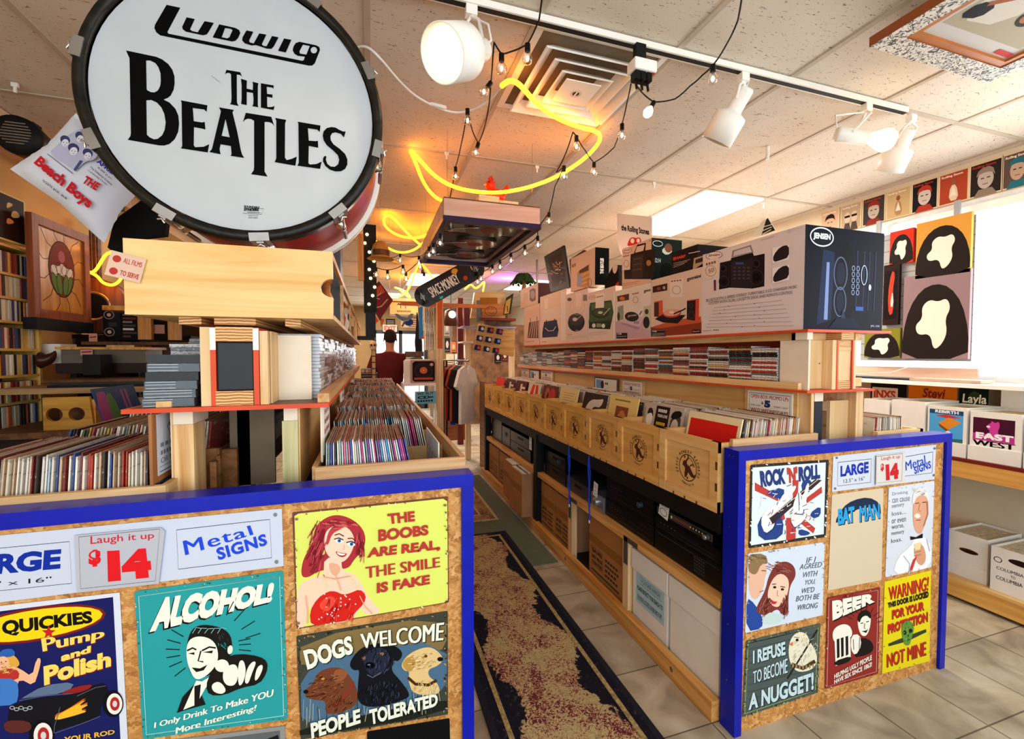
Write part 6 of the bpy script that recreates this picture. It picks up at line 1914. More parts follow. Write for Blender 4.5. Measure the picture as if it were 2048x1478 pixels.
# CDs on the red shelf: spines to the aisle (+X)
WC = ['#d9d7d8','#cfd0d6','#e4e2e0','#b9bcc4','#c8c4c4']
cd_stack(-.217,1.613,1.3195,19,PI / 2,'CD in the silver edged stack at the near end under the tray','CDs in the near stack under the tray',WC)
for i in range(1,24):
 cd_stack(-.217 + random.uniform(-.002,.002),1.613 + i * .1475,1.3195,random.choice((17,18,19)),PI / 2,None,None,['#6a3a34','#d8cccc','#b09a98','#8a6a68','#2a2426','#e0d8d6','#9a5a50'],True)
for i in range(0,6):
 cd_stack(-.53 + random.uniform(-.004,.004),1.70 + i * .15,1.3195,18 - (i == 0) * 2,PI / 2,None,None,['#3a4048','#9aa4b0','#cfd4da','#5a6068'],True)
BCASE = paint('black_case','#15161a',.25)
CCASE = paint('clear_case','#565c62',.12,var=.5,sc=60)
zz = 1.3195
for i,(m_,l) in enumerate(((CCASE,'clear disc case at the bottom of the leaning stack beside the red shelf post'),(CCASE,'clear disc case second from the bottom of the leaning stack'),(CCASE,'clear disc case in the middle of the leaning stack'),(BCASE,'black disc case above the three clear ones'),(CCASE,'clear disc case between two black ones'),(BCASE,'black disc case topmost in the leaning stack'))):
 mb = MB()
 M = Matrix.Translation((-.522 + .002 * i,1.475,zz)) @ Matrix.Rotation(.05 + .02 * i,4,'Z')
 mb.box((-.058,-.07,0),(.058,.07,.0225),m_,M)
 if m_ is CCASE:
  mb.box((-.056,-.0704,.002),(-.003,-.068,.0205),paint('case_silver','#4a5258',.3,.2),M); mb.box((.002,-.0704,.002),(.056,-.068,.0205),paint('case_silver','#4a5258',.3,.2),M)
  for z_ in (.003,.012,.019):  # thin pale lines paint highlight streaks on the clear case front
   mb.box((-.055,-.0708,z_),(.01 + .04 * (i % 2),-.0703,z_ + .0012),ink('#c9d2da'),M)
 zz += .0235
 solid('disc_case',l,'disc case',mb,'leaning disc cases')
mb = MB(); mb.box((-.545,1.40,1.3188),(-.51,1.43,1.335),PINE); solid('wooden_block','small pine block on the red shelf in front of the disc cases','block',mb)
# sticker card in the left notch
mb = MB()
M = Matrix.Translation((-.598,1.374,1.685)) @ Matrix.Rotation(.25,4,'Y')
mb.box((-.03,-.001,-.032),(.045,.001,.032),ink('#d8b8a4'),M)
A = Art(mb,M @ Vector((-.03,-.001,-.032)),M.to_3x3() @ Vector((1,0,0)),M.to_3x3() @ Vector((0,0,1)))
for z in (.014,.046):
 A.ell(.016,z,.009,.009,'#b03a34')
A.text('ALL FILMS',(.03,.04),(.07,.04),(.03,.053),'#b03a34',.03); A.text('TO SERVE',(.03,.008),(.07,.008),(.03,.021),'#b03a34',.03)
solid('sticker_card','pink card with red dots tucked in the notch of the tray','card',mb)
# ---- objects standing in the tray, seen past its open side
mb = MB(); mb.box((-.27,2.05,1.578),(-.12,2.25,1.99),paint('grey_speaker','#4d5158',.5)); mb.cyl((-.119,2.1,1.75),(-.1185,2.1,1.75),.02,BLACK)
solid('speaker','grey loudspeaker standing in the tray behind the drum','speaker',mb)
mb = MB()
prof = [(.05,0),(.05,.02),(.02,.05),(.035,.12),(.018,.16),(.02,.2),(0,.21)]
for i,(y,l,c) in enumerate(((2.0,'copper coloured figurine nearest in the tray','#b5703a'),(2.55,'black figurine second in the tray','#17161a'),(2.85,'red and gold figurine third in the tray','#a84a2a'),(3.25,'white headed figurine fourth in the tray','#dcd6cc'),(3.7,'dark figurine fifth in the tray','#2a2426'))):
 mb = MB(); mb.lathe((-.15,y - .25,1.5775),(0,0,1),[(r_ * .7,h_ * .7) for r_,h_ in prof],paint('figurine%d' % i,c,.35,.3 if i == 0 else 0),14); mb.ball((-.15,y - .25,1.735),.022,paint('figurine%d' % i,c,.35))
 solid('figurine',l,'figurine',mb,'figurines in the tray')
# ---- the bass drum
DC = Vector((-.331,1.405,2.151))
DR = .373
t = thing('bass_drum','large red bass drum with a white lettered head on the pine tray','drum',(DC.x,1.56,DC.z - DR))
HEADC = paint('drum_head','#b4bac0',.35,var=.03)
mb = MB()
mb.cyl((DC.x,1.412,DC.z),(DC.x,1.416,DC.z),DR - .030,HEADC,n=72)
L1,L2,L3,L4 = (250,90,6.717),(460,170,7.392),(300,0,5.851),(430,130,14.777)
HP = dict(O=(0,1.412,0),U=(1,0,0),V=(0,0,1))
K = '#050506'
def DA(c):
 a = Art(mb,crop=c,eps=.0003,**HP)
 a.k = 2
 return a
A = DA(L1)
A.poly([(15,75),(420,160),(500,195),(580,255),(635,330),(665,420),(668,520),(655,600),(615,680),(575,712),(520,735),(600,775),(680,860),(718,950),(728,1060),(715,1170),(670,1265),(600,1330),(530,1352),(460,1350),(38,1275),(75,1225),(80,1180),(62,180)],K,
       [[(285,210),(340,210),(410,245),(450,300),(478,380),(482,480),(475,550),(445,610),(400,638),(350,635),(300,610),(292,590)],[(288,745),(355,740),(430,775),(490,840),(530,930),(548,1040),(535,1140),(500,1215),(440,1262),(390,1268),(330,1240),(295,1205)]])
A.poly([(752,745),(1108,812),(1098,900),(1065,868),(912,848),(925,1025),(1035,1042),(1072,1035),(1082,1138),(1040,1125),(928,1105),(925,1350),(945,1375),(1060,1368),(1132,1335),(1112,1445),(752,1390),(770,1360),(762,775)],K)
f2 = lambda x,y: ((460 + x / 7.392 - 250) * 6.717,(170 + y / 7.392 - 90) * 6.717)
A.poly([(1265,840),(1465,875),(1445,905),f2(110,700),f2(160,960),f2(180,1030),f2(212,1080),f2(12,1050),f2(25,1020),f2(15,905),(1285,1335),(1272,1400),(1285,1470),(1135,1440),(1170,1400),(1285,920),(1290,890)],K,[[(1352,995),(1300,1222),(1408,1242)]])
A.line([(1165,415),(1280,505)],7,'#8d9196')
A = DA(L2)
A.poly([(235,412),(612,472),(655,608),(620,565),(570,548),(512,548),(512,1280),(555,1355),(312,1320),(350,1265),(357,1220),(357,530),(310,503),(260,500),(220,518),(192,550)],K)
A.poly([(668,488),(832,518),(815,570),(812,1075),(840,1112),(910,1095),(988,1060),(968,1195),(662,1142),(685,1085),(685,530)],K)
A.poly([(1000,545),(1338,602),(1328,698),(1290,662),(1152,642),(1165,825),(1260,832),(1300,828),(1305,930),(1165,902),(1160,1160),(1185,1178),(1280,1170),(1355,1135),(1332,1242),(998,1195),(1018,1150),(1012,575)],K)
A.poly([(1710,690),(1685,778),(1640,725),(1560,702),(1510,715),(1485,760),(1490,820),(1530,880),(1620,945),(1700,1020),(1735,1100),(1735,1180),(1700,1245),(1640,1278),(1560,1280),(1480,1255),(1410,1200),(1375,1130),(1380,1075),(1405,1050),(1425,1060),(1418,1110),(1440,1170),(1490,1208),(1550,1212),(1600,1175),(1615,1110),(1595,1040),(1530,975),(1430,890),(1385,820),(1372,750),(1385,690),(1430,640),(1500,625),(1560,632),(1620,668),(1670,690)],K)
A = DA(L4)
A.poly([(340,145),(745,215),(810,360),(770,315),(710,290),(645,290),(650,1100),(665,1150),(705,1215),(440,1160),(480,1110),(490,960),(475,280),(440,245),(380,235),(330,250),(295,285)],K)
A.poly([(770,410),(945,465),(935,700),(1120,745),(1125,560),(1108,500),(1285,545),(1268,620),(1268,1200),(1285,1255),(1105,1220),(1135,1160),(1140,1000),(1125,830),(940,800),(940,1190),(775,1155),(790,1000),(790,600)],K)
A.poly([(1360,545),(1735,610),(1730,710),(1690,670),(1530,650),(1540,860),(1700,880),(1700,975),(1540,940),(1545,1230),(1570,1250),(1690,1245),(1760,1215),(1735,1335),(1360,1265)],K)
A = DA(L3)
A.poly([(195,58),(355,92),(205,375),(215,395),(1780,712),(1800,705),(1812,665),(1730,655),(1690,630),(1670,590),(1680,545),(1705,505),(1750,490),(1940,530),(1980,550),(1990,585),(1930,740),(1900,768),(1860,770),(120,415),(75,380),(52,330),(60,290)],K,
       [[(1790,525),(1870,540),(1830,640),(1755,628),(1750,600)],[(1918 + 38 * math.cos(i * PI / 8),588 + 38 * math.sin(i * PI / 8)) for i in range(16)]])
A.poly([(430,205),(525,225),(470,345),(490,365),(560,380),(640,250),(748,270),(690,370),(665,405),(620,415),(420,372),(385,345),(378,315)],K)
A.poly([(812,288),(1000,330),(1045,355),(1058,390),(1030,450),(1000,480),(960,488),(735,440)],K,[[(880,330),(945,340),(968,355),(930,440),(905,452),(840,438)]])
A.poly([(1130,360),(1210,375),(1160,480),(1170,500),(1215,512),(1280,395),(1362,408),(1310,520),(1325,540),(1365,545),(1430,425),(1505,440),(1450,545),(1420,575),(1370,572),(1240,530),(1190,535),(1110,510),(1080,475),(1085,440)],K)
A.poly([(1570,455),(1655,470),(1590,617),(1500,598)],K)
A = DA((460,390,6.4))
A.text("SOUNDERS'",(180,168),(380,175),(180,130),K,.05,tr=(380,150)); A.text('SYNDERS',(180,205),(370,208),(180,170),K,.06,tr=(370,178))
A.frame([(205,175),(435,178),(405,248),(168,236)],4,K); A.line([(225,222),(385,228)],6,K); A.text('MADE IN USA',(235,270),(362,272),(235,258),K,0); A.text('SKINNY WEIGHT',(238,302),(362,304),(238,284),K,0)
mb.build('drum_head',t)
HOOP = paint('black_hoop','#15120f',.35,var=.6,sc=30,bump=.2)
mb = MB(); mb.lathe((DC.x,1.398,DC.z),(0,1,0),[(DR - .026,.014),(DR - .026,0),(DR - .004,0),(DR,.006),(DR,.044),(DR - .012,.044)],HOOP,72); mb.build('front_hoop',t)
mb = MB(); mb.lathe((DC.x,1.44,DC.z),(0,1,0),[(DR - .012,0),(DR - .006,.002),(DR - .006,.008),(DR - .018,.010)],CHROME,72); mb.build('front_flange',t)
REDSH = paint('red_sparkle','#a3140f',.35,var=.25,sc=20)
CLAW = paint('worn_chrome','#8f8d8a',.35,.8,var=.15)
mb = MB(); mb.lathe((DC.x,1.445,DC.z),(0,1,0),[(DR - .016,0),(DR - .016,.30)],REDSH,72); mb.build('shell',t)
mb = MB(); mb.lathe((DC.x,1.745,DC.z),(0,1,0),[(DR - .016,0),(DR,.0),(DR + .001,.01),(DR + .001,.036),(DR - .004,.042),(DR - .03,.042)],WHITEM,72); mb.lathe((DC.x,1.76,DC.z),(0,1,0),[(DR + .0012,0),(DR + .0014,.003),(DR + .0012,.006)],HOOP,72); mb.build('rear_hoop',t)
mb = MB(); mb.cyl((DC.x,1.775,DC.z),(DC.x,1.78,DC.z),DR - .03,WHITE,n=48); mb.build('rear_head',t)
for k in range(10):
 an = R(-84 + 36 * k)
 e = Vector((math.cos(an),0,math.sin(an)))
 tg = Vector((-math.sin(an),0,math.cos(an)))
 base = Vector((DC.x,0,DC.z))
 Mx = Matrix((( tg.x,0,e.x,base.x),(tg.y,1,e.y,0),(tg.z,0,e.z,base.z),(0,0,0,1)))
 mb = MB()
 mb.box((-.025,1.394,DR - .020),(.025,1.3975,DR + .003),CLAW,Mx)
 mb.box((-.025,1.397,DR + .0005),(.025,1.446,DR + .003),CLAW,Mx)
 mb.box((-.009,1.40,DR + .003),(.009,1.452,DR + .008),CLAW,Mx)
 pt = lambda r_,y: base + e * r_ + Vector((0,y,0))
 mb.tube([pt(DR + .009,1.415),pt(DR + .009,1.50),pt(DR + .004,1.56)],.0038,CHROME,n=8)
 mb.tube([pt(DR + .016,1.408) - tg * .009,pt(DR + .010,1.404),pt(DR + .016,1.408) + tg * .009],.003,CHROME,n=6)
 ck = mb.build('claw_hook',t)
 mb = MB(); mb.lathe(pt(DR - .016,1.54),e,[(.016,0),(.016,.008),(.010,.02),(.006,.026),(0,.027)],CHROME,12); mb.tube([pt(DR + .004,1.56),pt(DR + .004,1.66)],.007,STEEL,n=8); mb.build('lug',t)
# ---- cushion behind the drum, black cloth
mb = MB()
PC = [at(*q,'y',1.86) for q in ((20,338),(152,226),(290,372),(208,486))]
n = 14
top,bot = [],[]
for i in range(n + 1):
 for j in range(n + 1):
  a,b_ = i / n,j / n
  p = PC[0] * (1 - a) * (1 - b_) + PC[1] * a * (1 - b_) + PC[2] * a * b_ + PC[3] * (1 - a) * b_
  cen = sum(PC,Vector()) / 4
  pin = .10 * (math.sin(PI * a) + math.sin(PI * b_) - 1.0)
  ed = (1 - abs(2 * a - 1) ** 2.5) * (1 - abs(2 * b_ - 1) ** 2.5)
  p = p + (cen - p) * .10 * (1 - abs(2 * a - 1) * abs(2 * b_ - 1)) * (1 if ed < .9 else .5)
  d = .055 * ed ** .5
  wr = .003 * math.sin(40 * a) * (1 - ed)
  top.append(p + Vector((0,-d + wr,0)))
  bot.append(p + Vector((0,d,0)))
fs = [(i * (n + 1) + j,(i + 1) * (n + 1) + j,(i + 1) * (n + 1) + j + 1,i * (n + 1) + j + 1) for i in range(n) for j in range(n)]
CUSH = paint('cushion_cloth','#cdd3e0',.85,var=.05)
mb.add(top,fs,CUSH,True); mb.add(bot,fs,CUSH,True)
solid_c = solid('cushion','white printed cushion with red lettering hanging behind the drum','cushion',mb)
# printing on the cushion follows its face
mb = MB()
yf = 1.86 - .062
C1 = (0,190,5.279)
A = Art(mb,(0,yf,0),(1,0,0),(0,0,1),crop=C1)
A.text('Beach Boys',(330,740),(920,1230),(430,640),'#b8222e',.05,tr=(990,1105)); A.text('THE',(860,920),(1010,1010),(915,850),'#b8222e',.05); A.text('APRIL 19',(1015,710),(1260,905),(1045,670),'#2a2f9a',.05); A.text('8:00 p.m.',(1025,775),(1180,905),(1040,755),'#3a3f7a',.02)
A.text('The Defiance College',(945,770),(1175,960),(958,750),'#3a3f7a',.02); A.text('Community Center',(925,805),(1125,960),(938,785),'#3a3f7a',.02); A.text('TICKETS: $3.50 - $4.00',(440,910),(700,1110),(455,890),'#33365a',.03); A.line([(500,620),(770,830)],7,'#4a4a7a')
A.poly([(510,610),(600,540),(680,450),(760,400),(900,330),(960,430),(1050,600),(1000,690),(900,700),(800,810),(700,730)],'#aeb2cc',sm=2)
for x,y,r_ in ((690,500,55),(850,460,55),(780,590,62),(930,640,55),(985,545,40)):
 A.ell(x,y - 26,r_,r_ * .8,'#3c3f66',30); A.ell(x,y + 6,r_ * .66,r_ * .72,'#d3d6e4',30); A.ell(x - 16,y + 2,6,5,'#3c3f66'); A.ell(x + 16,y + 8,6,5,'#3c3f66'); A.line([(x - 12,y + 28),(x + 10,y + 32)],5,'#6a6c8c')
A.poly([(780,790),(850,690),(880,700),(800,810)],'#4a4d78')
pr = mb.build('print')
pr.data.transform(Matrix.Translation(-solid_c.location)); pr.parent = solid_c
mb = MB()
Q = [at(*q,'y',1.98) for q in ((215,495),(228,440),(290,395),(335,430),(330,470),(262,478),(236,512))]
mb.prism(Q,(0,.03,0),paint('black_cloth','#0c0b0d',.95,bump=.2))
mb.tube([(Q[2].x,2.0,Q[2].z - .02),(Q[2].x + .02,2.0,ZC - .002)],.001,BLACK,n=4)
solid('black_cloth','black cloth hanging between the cushion and the tray','cloth',mb)
# ================================================================== left wall: shelves of cassettes
SHW = wood('cassette_shelf','#c99a3e','#e3bd62','Y',.8)
t = thing('cassette_shelf','yellow pine shelf unit filled with cassette tapes','shelf',(-1.88,2.6,0.85))
YS0,YS1 = 2.10,3.235
PZ = [2.035,1.888,1.763,1.638,1.492,1.351,1.207,1.079]
for z in PZ:
 mb = MB(); mb.box((-1.965,YS0,z - .013),(-1.80,YS1 - .02,z),SHW); mb.build('shelf_board',t)
mb = MB(); mb.box((-1.965,YS1 - .02,.85),(-1.798,YS1,2.05),wood('cassette_side','#c99a3e','#e3bd62','Z',.8)); mb.build('side_panel',t)
mb = MB(); mb.box((-1.972,YS0,.85),(-1.965,YS1,2.05),DARKW); mb.build('back_panel',t)
mb = MB(); mb.box((-1.965,YS0,.87),(-1.80,3.36,.888),SHW); mb.box((-1.965,3.34,.888),(-1.80,3.36,1.02),SHW); mb.build('bottom_board',t)
mb = MB(); mb.box((-.055,-.0082,0),(.055,.0082,.108),printed('#e3dccb'))
CAP = mb.build('cassette')
CAP.location = (0,0,-50)
CC = ['#e6dfc8','#ddd2b0','#efe8d4','#2a2220','#1f1b1a','#a33a2a','#c8b890','#d9cda8','#7a2f26','#3a4a7a','#d8b53a','#c9c0b0','#d97a4a']
RN = ['top','second','third','fourth','fifth','sixth','seventh','eighth']
for r_,z in enumerate(PZ + [.888]):
 if r_ == 0:
  continue
 y = YS0 + .32
 it = []
 while y < (YS1 - .035 if r_ < 8 else 3.32):
  if random.random() > .05:
   it.append((Matrix.Translation((-1.862 + random.uniform(-.004,.004),y,z + .0006)),printed(random.choice(CC))))
  y += .0178
 rep('cassette','cassette standing in row %d from the top of the yellow shelf' % r_,'cassette','cassettes in row %d of the yellow shelf' % r_,CAP,it)
# fix row wording to words
for o in list(COL.objects):
 if o.name.startswith('cassette') and o.get('category') == 'cassette':
  k = int(o['group'].split('row ')[1].split(' ')[0])
  o['label'] = 'cassette standing in the %s row of the yellow shelf, counted from the top' % RN[k - 1].replace('top','topmost')
  o['group'] = 'cassettes in the %s row of the yellow shelf' % RN[k - 1]
# poster above
mb = MB(); y0 = at(0,430,'x',-1.8).y - .4; y1 = at(52,430,'x',-1.8).y
mb.box((-1.815,y0,2.052),(-1.80,y1,2.30),paint('poster_yellow_edge','#d8b550',.5))
A = Art(mb,(-1.80,y0,2.052),(0,1,0),(0,0,1)); w,h = y1 - y0,.25
A.rect(.01,.01,w - .015,h - .01,'#2a140e')
for i in range(12):
 x,z = random.uniform(.05,w - .1),random.uniform(.03,h - .08)
 A.poly([(x,z),(x + random.uniform(.03,.08),z + .02),(x + .05,z + random.uniform(.03,.06)),(x + .01,z + .04)],random.choice(['#b5482a','#d88a4a','#7a2a1c','#e0b070']),sm=1)
solid('magazine_display','dark orange picture with a yellow edge standing on the cassette shelf','picture',mb)
# stained glass panel
t = thing('stained_glass_panel','wood framed stained glass panel with white lilies','picture',(-1.75,3.35,1.64))
mb = MB()
y0,y1,z0,z1 = 3.09,3.60,1.665,2.232
FRW = wood('mahogany_frame','#6b2f12','#93481e','Z')
mb.prism([(-1.74,y0,z0),(-1.74,y1,z0),(-1.74,y1,z1),(-1.74,y0,z1)],(-.03,0,0),FRW,[[(-1.74,y0 + .05,z0 + .05),(-1.74,y1 - .05,z0 + .05),(-1.74,y1 - .05,z1 - .05),(-1.74,y0 + .05,z1 - .05)]])
mb.build('frame',t)
mb = MB()
AMB = wood('amber_glass','#a8671c','#c98f3c','Z',.5,.25)
mb.box((-1.756,y0 + .05,z0 + .05),(-1.752,y1 - .05,z1 - .05),AMB)
A = Art(mb,(-1.752,y0 + .05,z0 + .05),(0,1,0),(0,0,1)); w,h = y1 - y0 - .1,z1 - z0 - .1
cx,cy = w * .5,h * .54
for k in range(12):
 a = R(15 + 30 * k)
 A.line([(cx + .115 * math.cos(a),cy + .165 * math.sin(a)),(cx + .16 * math.cos(a + .1),cy + .21 * math.sin(a + .1)),(max(.0,min(w,cx + .24 * math.cos(a))),max(0,min(h,cy + .29 * math.sin(a))))],.004,'#3a1f10')
A.ell(cx,cy,.118,.168,'#2a1810'); A.ell(cx,cy,.112,.162,'#7a2f1c')
A.poly([(cx - .1,cy - .03),(cx - .09,cy + .02),(cx - .03,cy + .01),(cx,cy + .04),(cx + .04,cy + .01),(cx + .1,cy + .02),(cx + .1,cy - .04),(cx + .05,cy - .06),(cx,cy - .03),(cx - .05,cy - .05)],'#e4ddd0',sm=1)
A.ell(cx,cy + .075,.03,.035,'#b5606a')
for dx,rr in ((-.06,25),(.06,-25),(-.025,8),(.028,-8)):
 A.ell(cx + dx,cy - .09,.026,.065,'#5c7a34',rr); A.ring(cx + dx,cy - .09,.026,.065,.004,'#24180f',rr)
for dx,dy,rr in ((-.07,0,40),(-.03,.01,10),(.02,.01,-15),(.07,0,-40)):
 A.ring(cx + dx,cy + dy - .01,.022,.036,.003,'#24180f',rr)
mb.build('glass',t)
mb = MB(); mb.box((-1.80,3.10,1.60),(-1.74,3.62,1.664),BLACK); solid('wall_shelf','black shelf board under the stained glass panel','shelf',mb)
# ================================================================== on and under the ceiling
# air diffuser
t = thing('air_diffuser','square white ceiling air vent lit orange by the rope light','air vent',(.915,1.885,2.66))
VX,VY,VH = .915,1.885,.297
mb = MB()
def sqring(mb,s0,z0,s1,z1,mat):
 c = [(-1,-1),(1,-1),(1,1),(-1,1)]
 vs = [(VX + a * s0,VY + b * s0,z0) for a,b in c] + [(VX + a * s1,VY + b * s1,z1) for a,b in c]
 mb.add(vs,[(i,(i + 1) % 4,4 + (i + 1) % 4,4 + i) for i in range(4)],mat)
sqring(mb,VH,2.713,VH - .03,2.709,WHITEM); sqring(mb,VH - .03,2.709,VH - .03,2.719,WHITEM)
for s in (.245,.185,.125):
 sqring(mb,s - .045,2.712,s,2.672,WHITEM); sqring(mb,s,2.672,s - .006,2.668,WHITEM)
 sqring(mb,s - .006,2.668,s - .05,2.708,WHITEM)
mb.build('louvre',t)
mb = MB(); mb.box((VX - .085,VY - .085,2.664),(VX + .085,VY + .085,2.669),WHITEM); mb.cyl((VX,VY,2.6635),(VX,VY,2.664),.028,paint('vent_label','#d8d4cc',.6)); mb.cyl((VX,VY,2.6630),(VX,VY,2.6635),.016,BLACK); mb.box((VX - .004,VY - .02,2.6625),(VX + .004,VY + .02,2.663),WHITEM); mb.build('centre_plate',t)
mb = MB(); mb.box((VX - .27,VY - .27,2.7185),(VX + .27,VY + .27,2.7195),paint('duct_tan','#7d6a54',.8)); mb.build('duct',t)
# track with spot heads
t = thing('light_track','white ceiling light track crossing above the vent','track',(1.1,1.565,2.68))
mb = MB(); mb.box((-.6,1.548,2.690),(2.61,1.584,2.7135),WHITEM); mb.box((-.6,1.556,2.688),(2.61,1.576,2.690),paint('track_slot','#1c1a18',.6)); mb.build('rail',t)
def lampglow(name,s):
 return glow(name,'#ffc860',s,'#ffffff')
def spothead(label,top,back,mouth,r,lit=True,power=0,bare=False):
 top,back,mouth = Vector(top),Vector(back),Vector(mouth)
 t = thing('track_spotlight',label,'spotlight',tuple(top))
 mb = MB()
 mb.box((top.x - .02,top.y - .015,2.655),(top.x + .02,top.y + .015,2.689),WHITEM)
 mid = back + (mouth - back) * .22
 for s in (-1,1):
  side = (mouth - back).cross(Vector((0,0,1))).normalized() * (.034 * s)
  mb.tube([(top.x,top.y,2.656),(top.x + side.x,top.y + side.y,2.63),mid + side],.006,WHITEM,n=8)
 mb.build('bracket',t)
 d = (mouth - back)
 L = d.length
 mb = MB()
 if bare:
  mb.lathe(back,d,[(0,0),(.030,0),(.033,.01),(.033,L * .55),(.030,L * .55)],WHITEM,24)
 else:
  mb.lathe(back,d,[(0,0),(.030,0),(.034,.008),(.034,L * .40),(r * .55,L * .43),(r * .94,L * .48),(r,L * .52),(r,L),(r - .004,L),(r - .006,L * .56),(.03,L * .46)],WHITEM,36)
 sh = mb.build('shade',t)
 mb = MB()
 if bare:
  mb.lathe(back,d,[(.014,L * .5),(.022,L * .58),(.048,L * .82),(.052,L * .9),(.038,L),(0,L * 1.03)],lampglow('hot_bulb',5),20)
 else:
  mb.lathe(back,d,[(r - .008,L * .93),(0,L * .95)],lampglow('hot_bulb',5) if lit else paint('dark_bulb','#a8a49a',.2),28)
 mb.build('bulb',sh)
 mb = MB(); mb.tube([back + Vector((0,0,.01)),back + Vector((.03,.02,.05)),back + Vector((.02,.02,.10)),Vector((top.x + .015,top.y + .01,2.66))],.004,WCABLE); mb.build('cord',t)
 if power:
  ld = bpy.data.lights.new('spot_lamp','SPOT')
  ld.energy,ld.color,ld.spot_size,ld.spot_blend,ld.shadow_soft_size = power,(1,.72,.42),R(110),.6,.05
  lo = bpy.data.objects.new('spot_lamp',ld); COL.objects.link(lo)
  lo.location = mouth + d.normalized() * .01
  lo.rotation_euler = d.to_track_quat('-Z','Y').to_euler()
 return t
A_ = at(968,100,'z',2.47); B_ = at(884,108,'y',A_.y - .13)
spothead('white bowl spotlight glaring towards the camera beside the drum',(at(940,20,'z',2.69).x,1.566,2.69),A_,B_,.078,True,14)
spothead('white unlit can spotlight pointing down beyond the plug block',(at(1470,160,'z',2.69).x,1.566,2.69),at(1494,176,'y',1.575),at(1432,284,'y',1.70),.070,False,0)
spothead('white track lamp with a bare glaring bulb',(at(1714,218,'z',2.69).x,1.566,2.69),at(1672,268,'y',1.55),at(1785,282,'y',1.44),.05,True,10,True)
spothead('white can spotlight with a wire nut pointing down past the bare bulb',(at(1805,238,'z',2.69).x,1.566,2.69),at(1818,258,'y',1.575),at(1778,342,'y',1.68),.066,False,0)
# plug block on the track
t = thing('power_block','white outlet block with black plugs hanging from the light track','outlet',tuple(at(1280,150,'y',1.55)))
c = at(1281,140,'y',1.54)
mb = MB(); mb.box((c.x - .05,1.50,c.z - .022),(c.x + .05,1.56,c.z + .022),WHITE); mb.build('body',t,bevel=.005)
mb = MB(); mb.box((c.x - .022,1.535,c.z + .0225),(c.x + .022,1.56,2.687),BLACK); mb.build('strap',t)
for dx in (-.03,-.005,.022):
 mb = MB(); mb.box((c.x + dx - .011,1.51,c.z - .055),(c.x + dx + .011,1.545,c.z - .0225),BLACKP); mb.cyl((c.x + dx,1.527,c.z - .055),(c.x + dx + .005,1.527,c.z - .085),.005,BLACKP); mb.build('plug',t)
mb = MB(); mb.box((c.x + .032,1.508,c.z - .024),(c.x + .046,1.54,c.z - .0225),paint('red_switch','#a83a2a',.4)); mb.build('switch',t)
# rope lights
NEON = glow('rope_light_glow',(1.0,0.29,0.004),13.0,'#ffcf40')
def zpt(q):
 return at(q[0],q[1],'z',q[2])
def smooth3(pts,it=3):
 for _ in range(it):
  q = [pts[0]]
  for a,b in zip(pts,pts[1:]):
   q += [a * .75 + b * .25,a * .25 + b * .75]
  pts = q + [pts[-1]]
 return pts
def rope(label,pts,r=.0105,lead=None):
 P3 = smooth3([zpt(q) if len(q) == 3 else at(q[0],q[1],'y',q[3]) for q in pts])
 t = thing('rope_light',label,'rope light',tuple(P3[0]))
 mb = MB(); mb.tube(P3,r,NEON,n=8); mb.build('tube',t)
 for i in range(len(P3) // 5,len(P3),max(8,len(P3) // 4)):
  if ZC - P3[i].z < .75 and not (.6 < P3[i].x < 1.23 and 1.56 < P3[i].y < 2.2):
   mb = MB(); mb.tube([P3[i],(P3[i].x,P3[i].y,ZC - .002)],.0012,STEEL,n=4); mb.build('hanger_wire',t)
 if lead:
  L3 = smooth3([zpt(q) for q in lead] + [P3[0]])
  mb = MB(); mb.tube(L3,.0055,WCABLE,n=6)
  m_ = zpt((890,215,2.66)); m2 = zpt((862,208,2.66))
  mb.tube([m_ + (m_ - m2) * .1,m_,m2,m2 - (m_ - m2) * .1],[.004,.010,.010,.004],WCABLE,n=8)
  mb.build('lead',t)
 return t
rope('yellow orange rope light looping under the ceiling vent',[(1003,172,2.64),(1018,160,2.64),(1038,166,2.64),(1070,205,2.62),(1105,232,2.62),(1155,254,2.63),(1195,262,2.66),(1203,278,2.66),(1183,305,2.62),(1150,332,2.57),(1105,358,2.50),(1055,376,2.45),(1000,386,2.42),(950,384,2.42),(905,374,2.46),(868,352,2.54),(838,318,2.63),(818,296,2.69),(830,322,2.67),(846,365,2.62),(868,394,2.58),(892,405,2.56),(888,432,2.58),(868,462,2.6),(840,477,2.62),(800,474,2.64),(770,455,2.66),(766,436,2.68),(778,428,2.68),(796,446,2.66),(822,474,2.64),(848,496,2.64),(872,470,2.64)],
     lead=[(712,95,2.70),(735,92,2.68),(762,118,2.64),(800,165,2.64),(840,200,2.66),(905,228,2.65),(950,220,2.65),(985,195,2.66)])
rope('rope light strand sagging behind the drum',[(738,476,2.66),(765,490,2.62),(795,506,2.58),(825,503,2.58),(852,482,2.62),(880,448,2.67)])
rope('far rope light peaking over the string bulbs',[(746,572,2.45),(770,588,2.4),(798,596,2.4),(818,580,2.45),(830,545,2.6),(838,526,2.66),(850,534,2.6),(868,560,2.5),(880,575,2.45)],.012)
rope('farthest rope light zigzag behind the skateboard deck',[(790,575,2.5),(812,582,2.48),(824,600,2.4),(800,580,2.5)],.012)
rope('rope light zigzag above the wooden picture',[(930,578,2.5),(942,567,2.55),(950,578,2.5),(960,572,2.5),(970,560,2.6),(966,582,2.5)],.012)
rope('rope light hooked behind the lily panel',[(q[0],q[1],0,3.78) for q in ((174,546),(190,544),(203,522),(214,505),(240,502),(268,500))],.009)
rope('lower rope light loop behind the lily panel',[(q[0],q[1],0,3.80) for q in ((177,543),(195,552),(205,566),(226,572),(242,560),(248,538),(262,530))],.009)
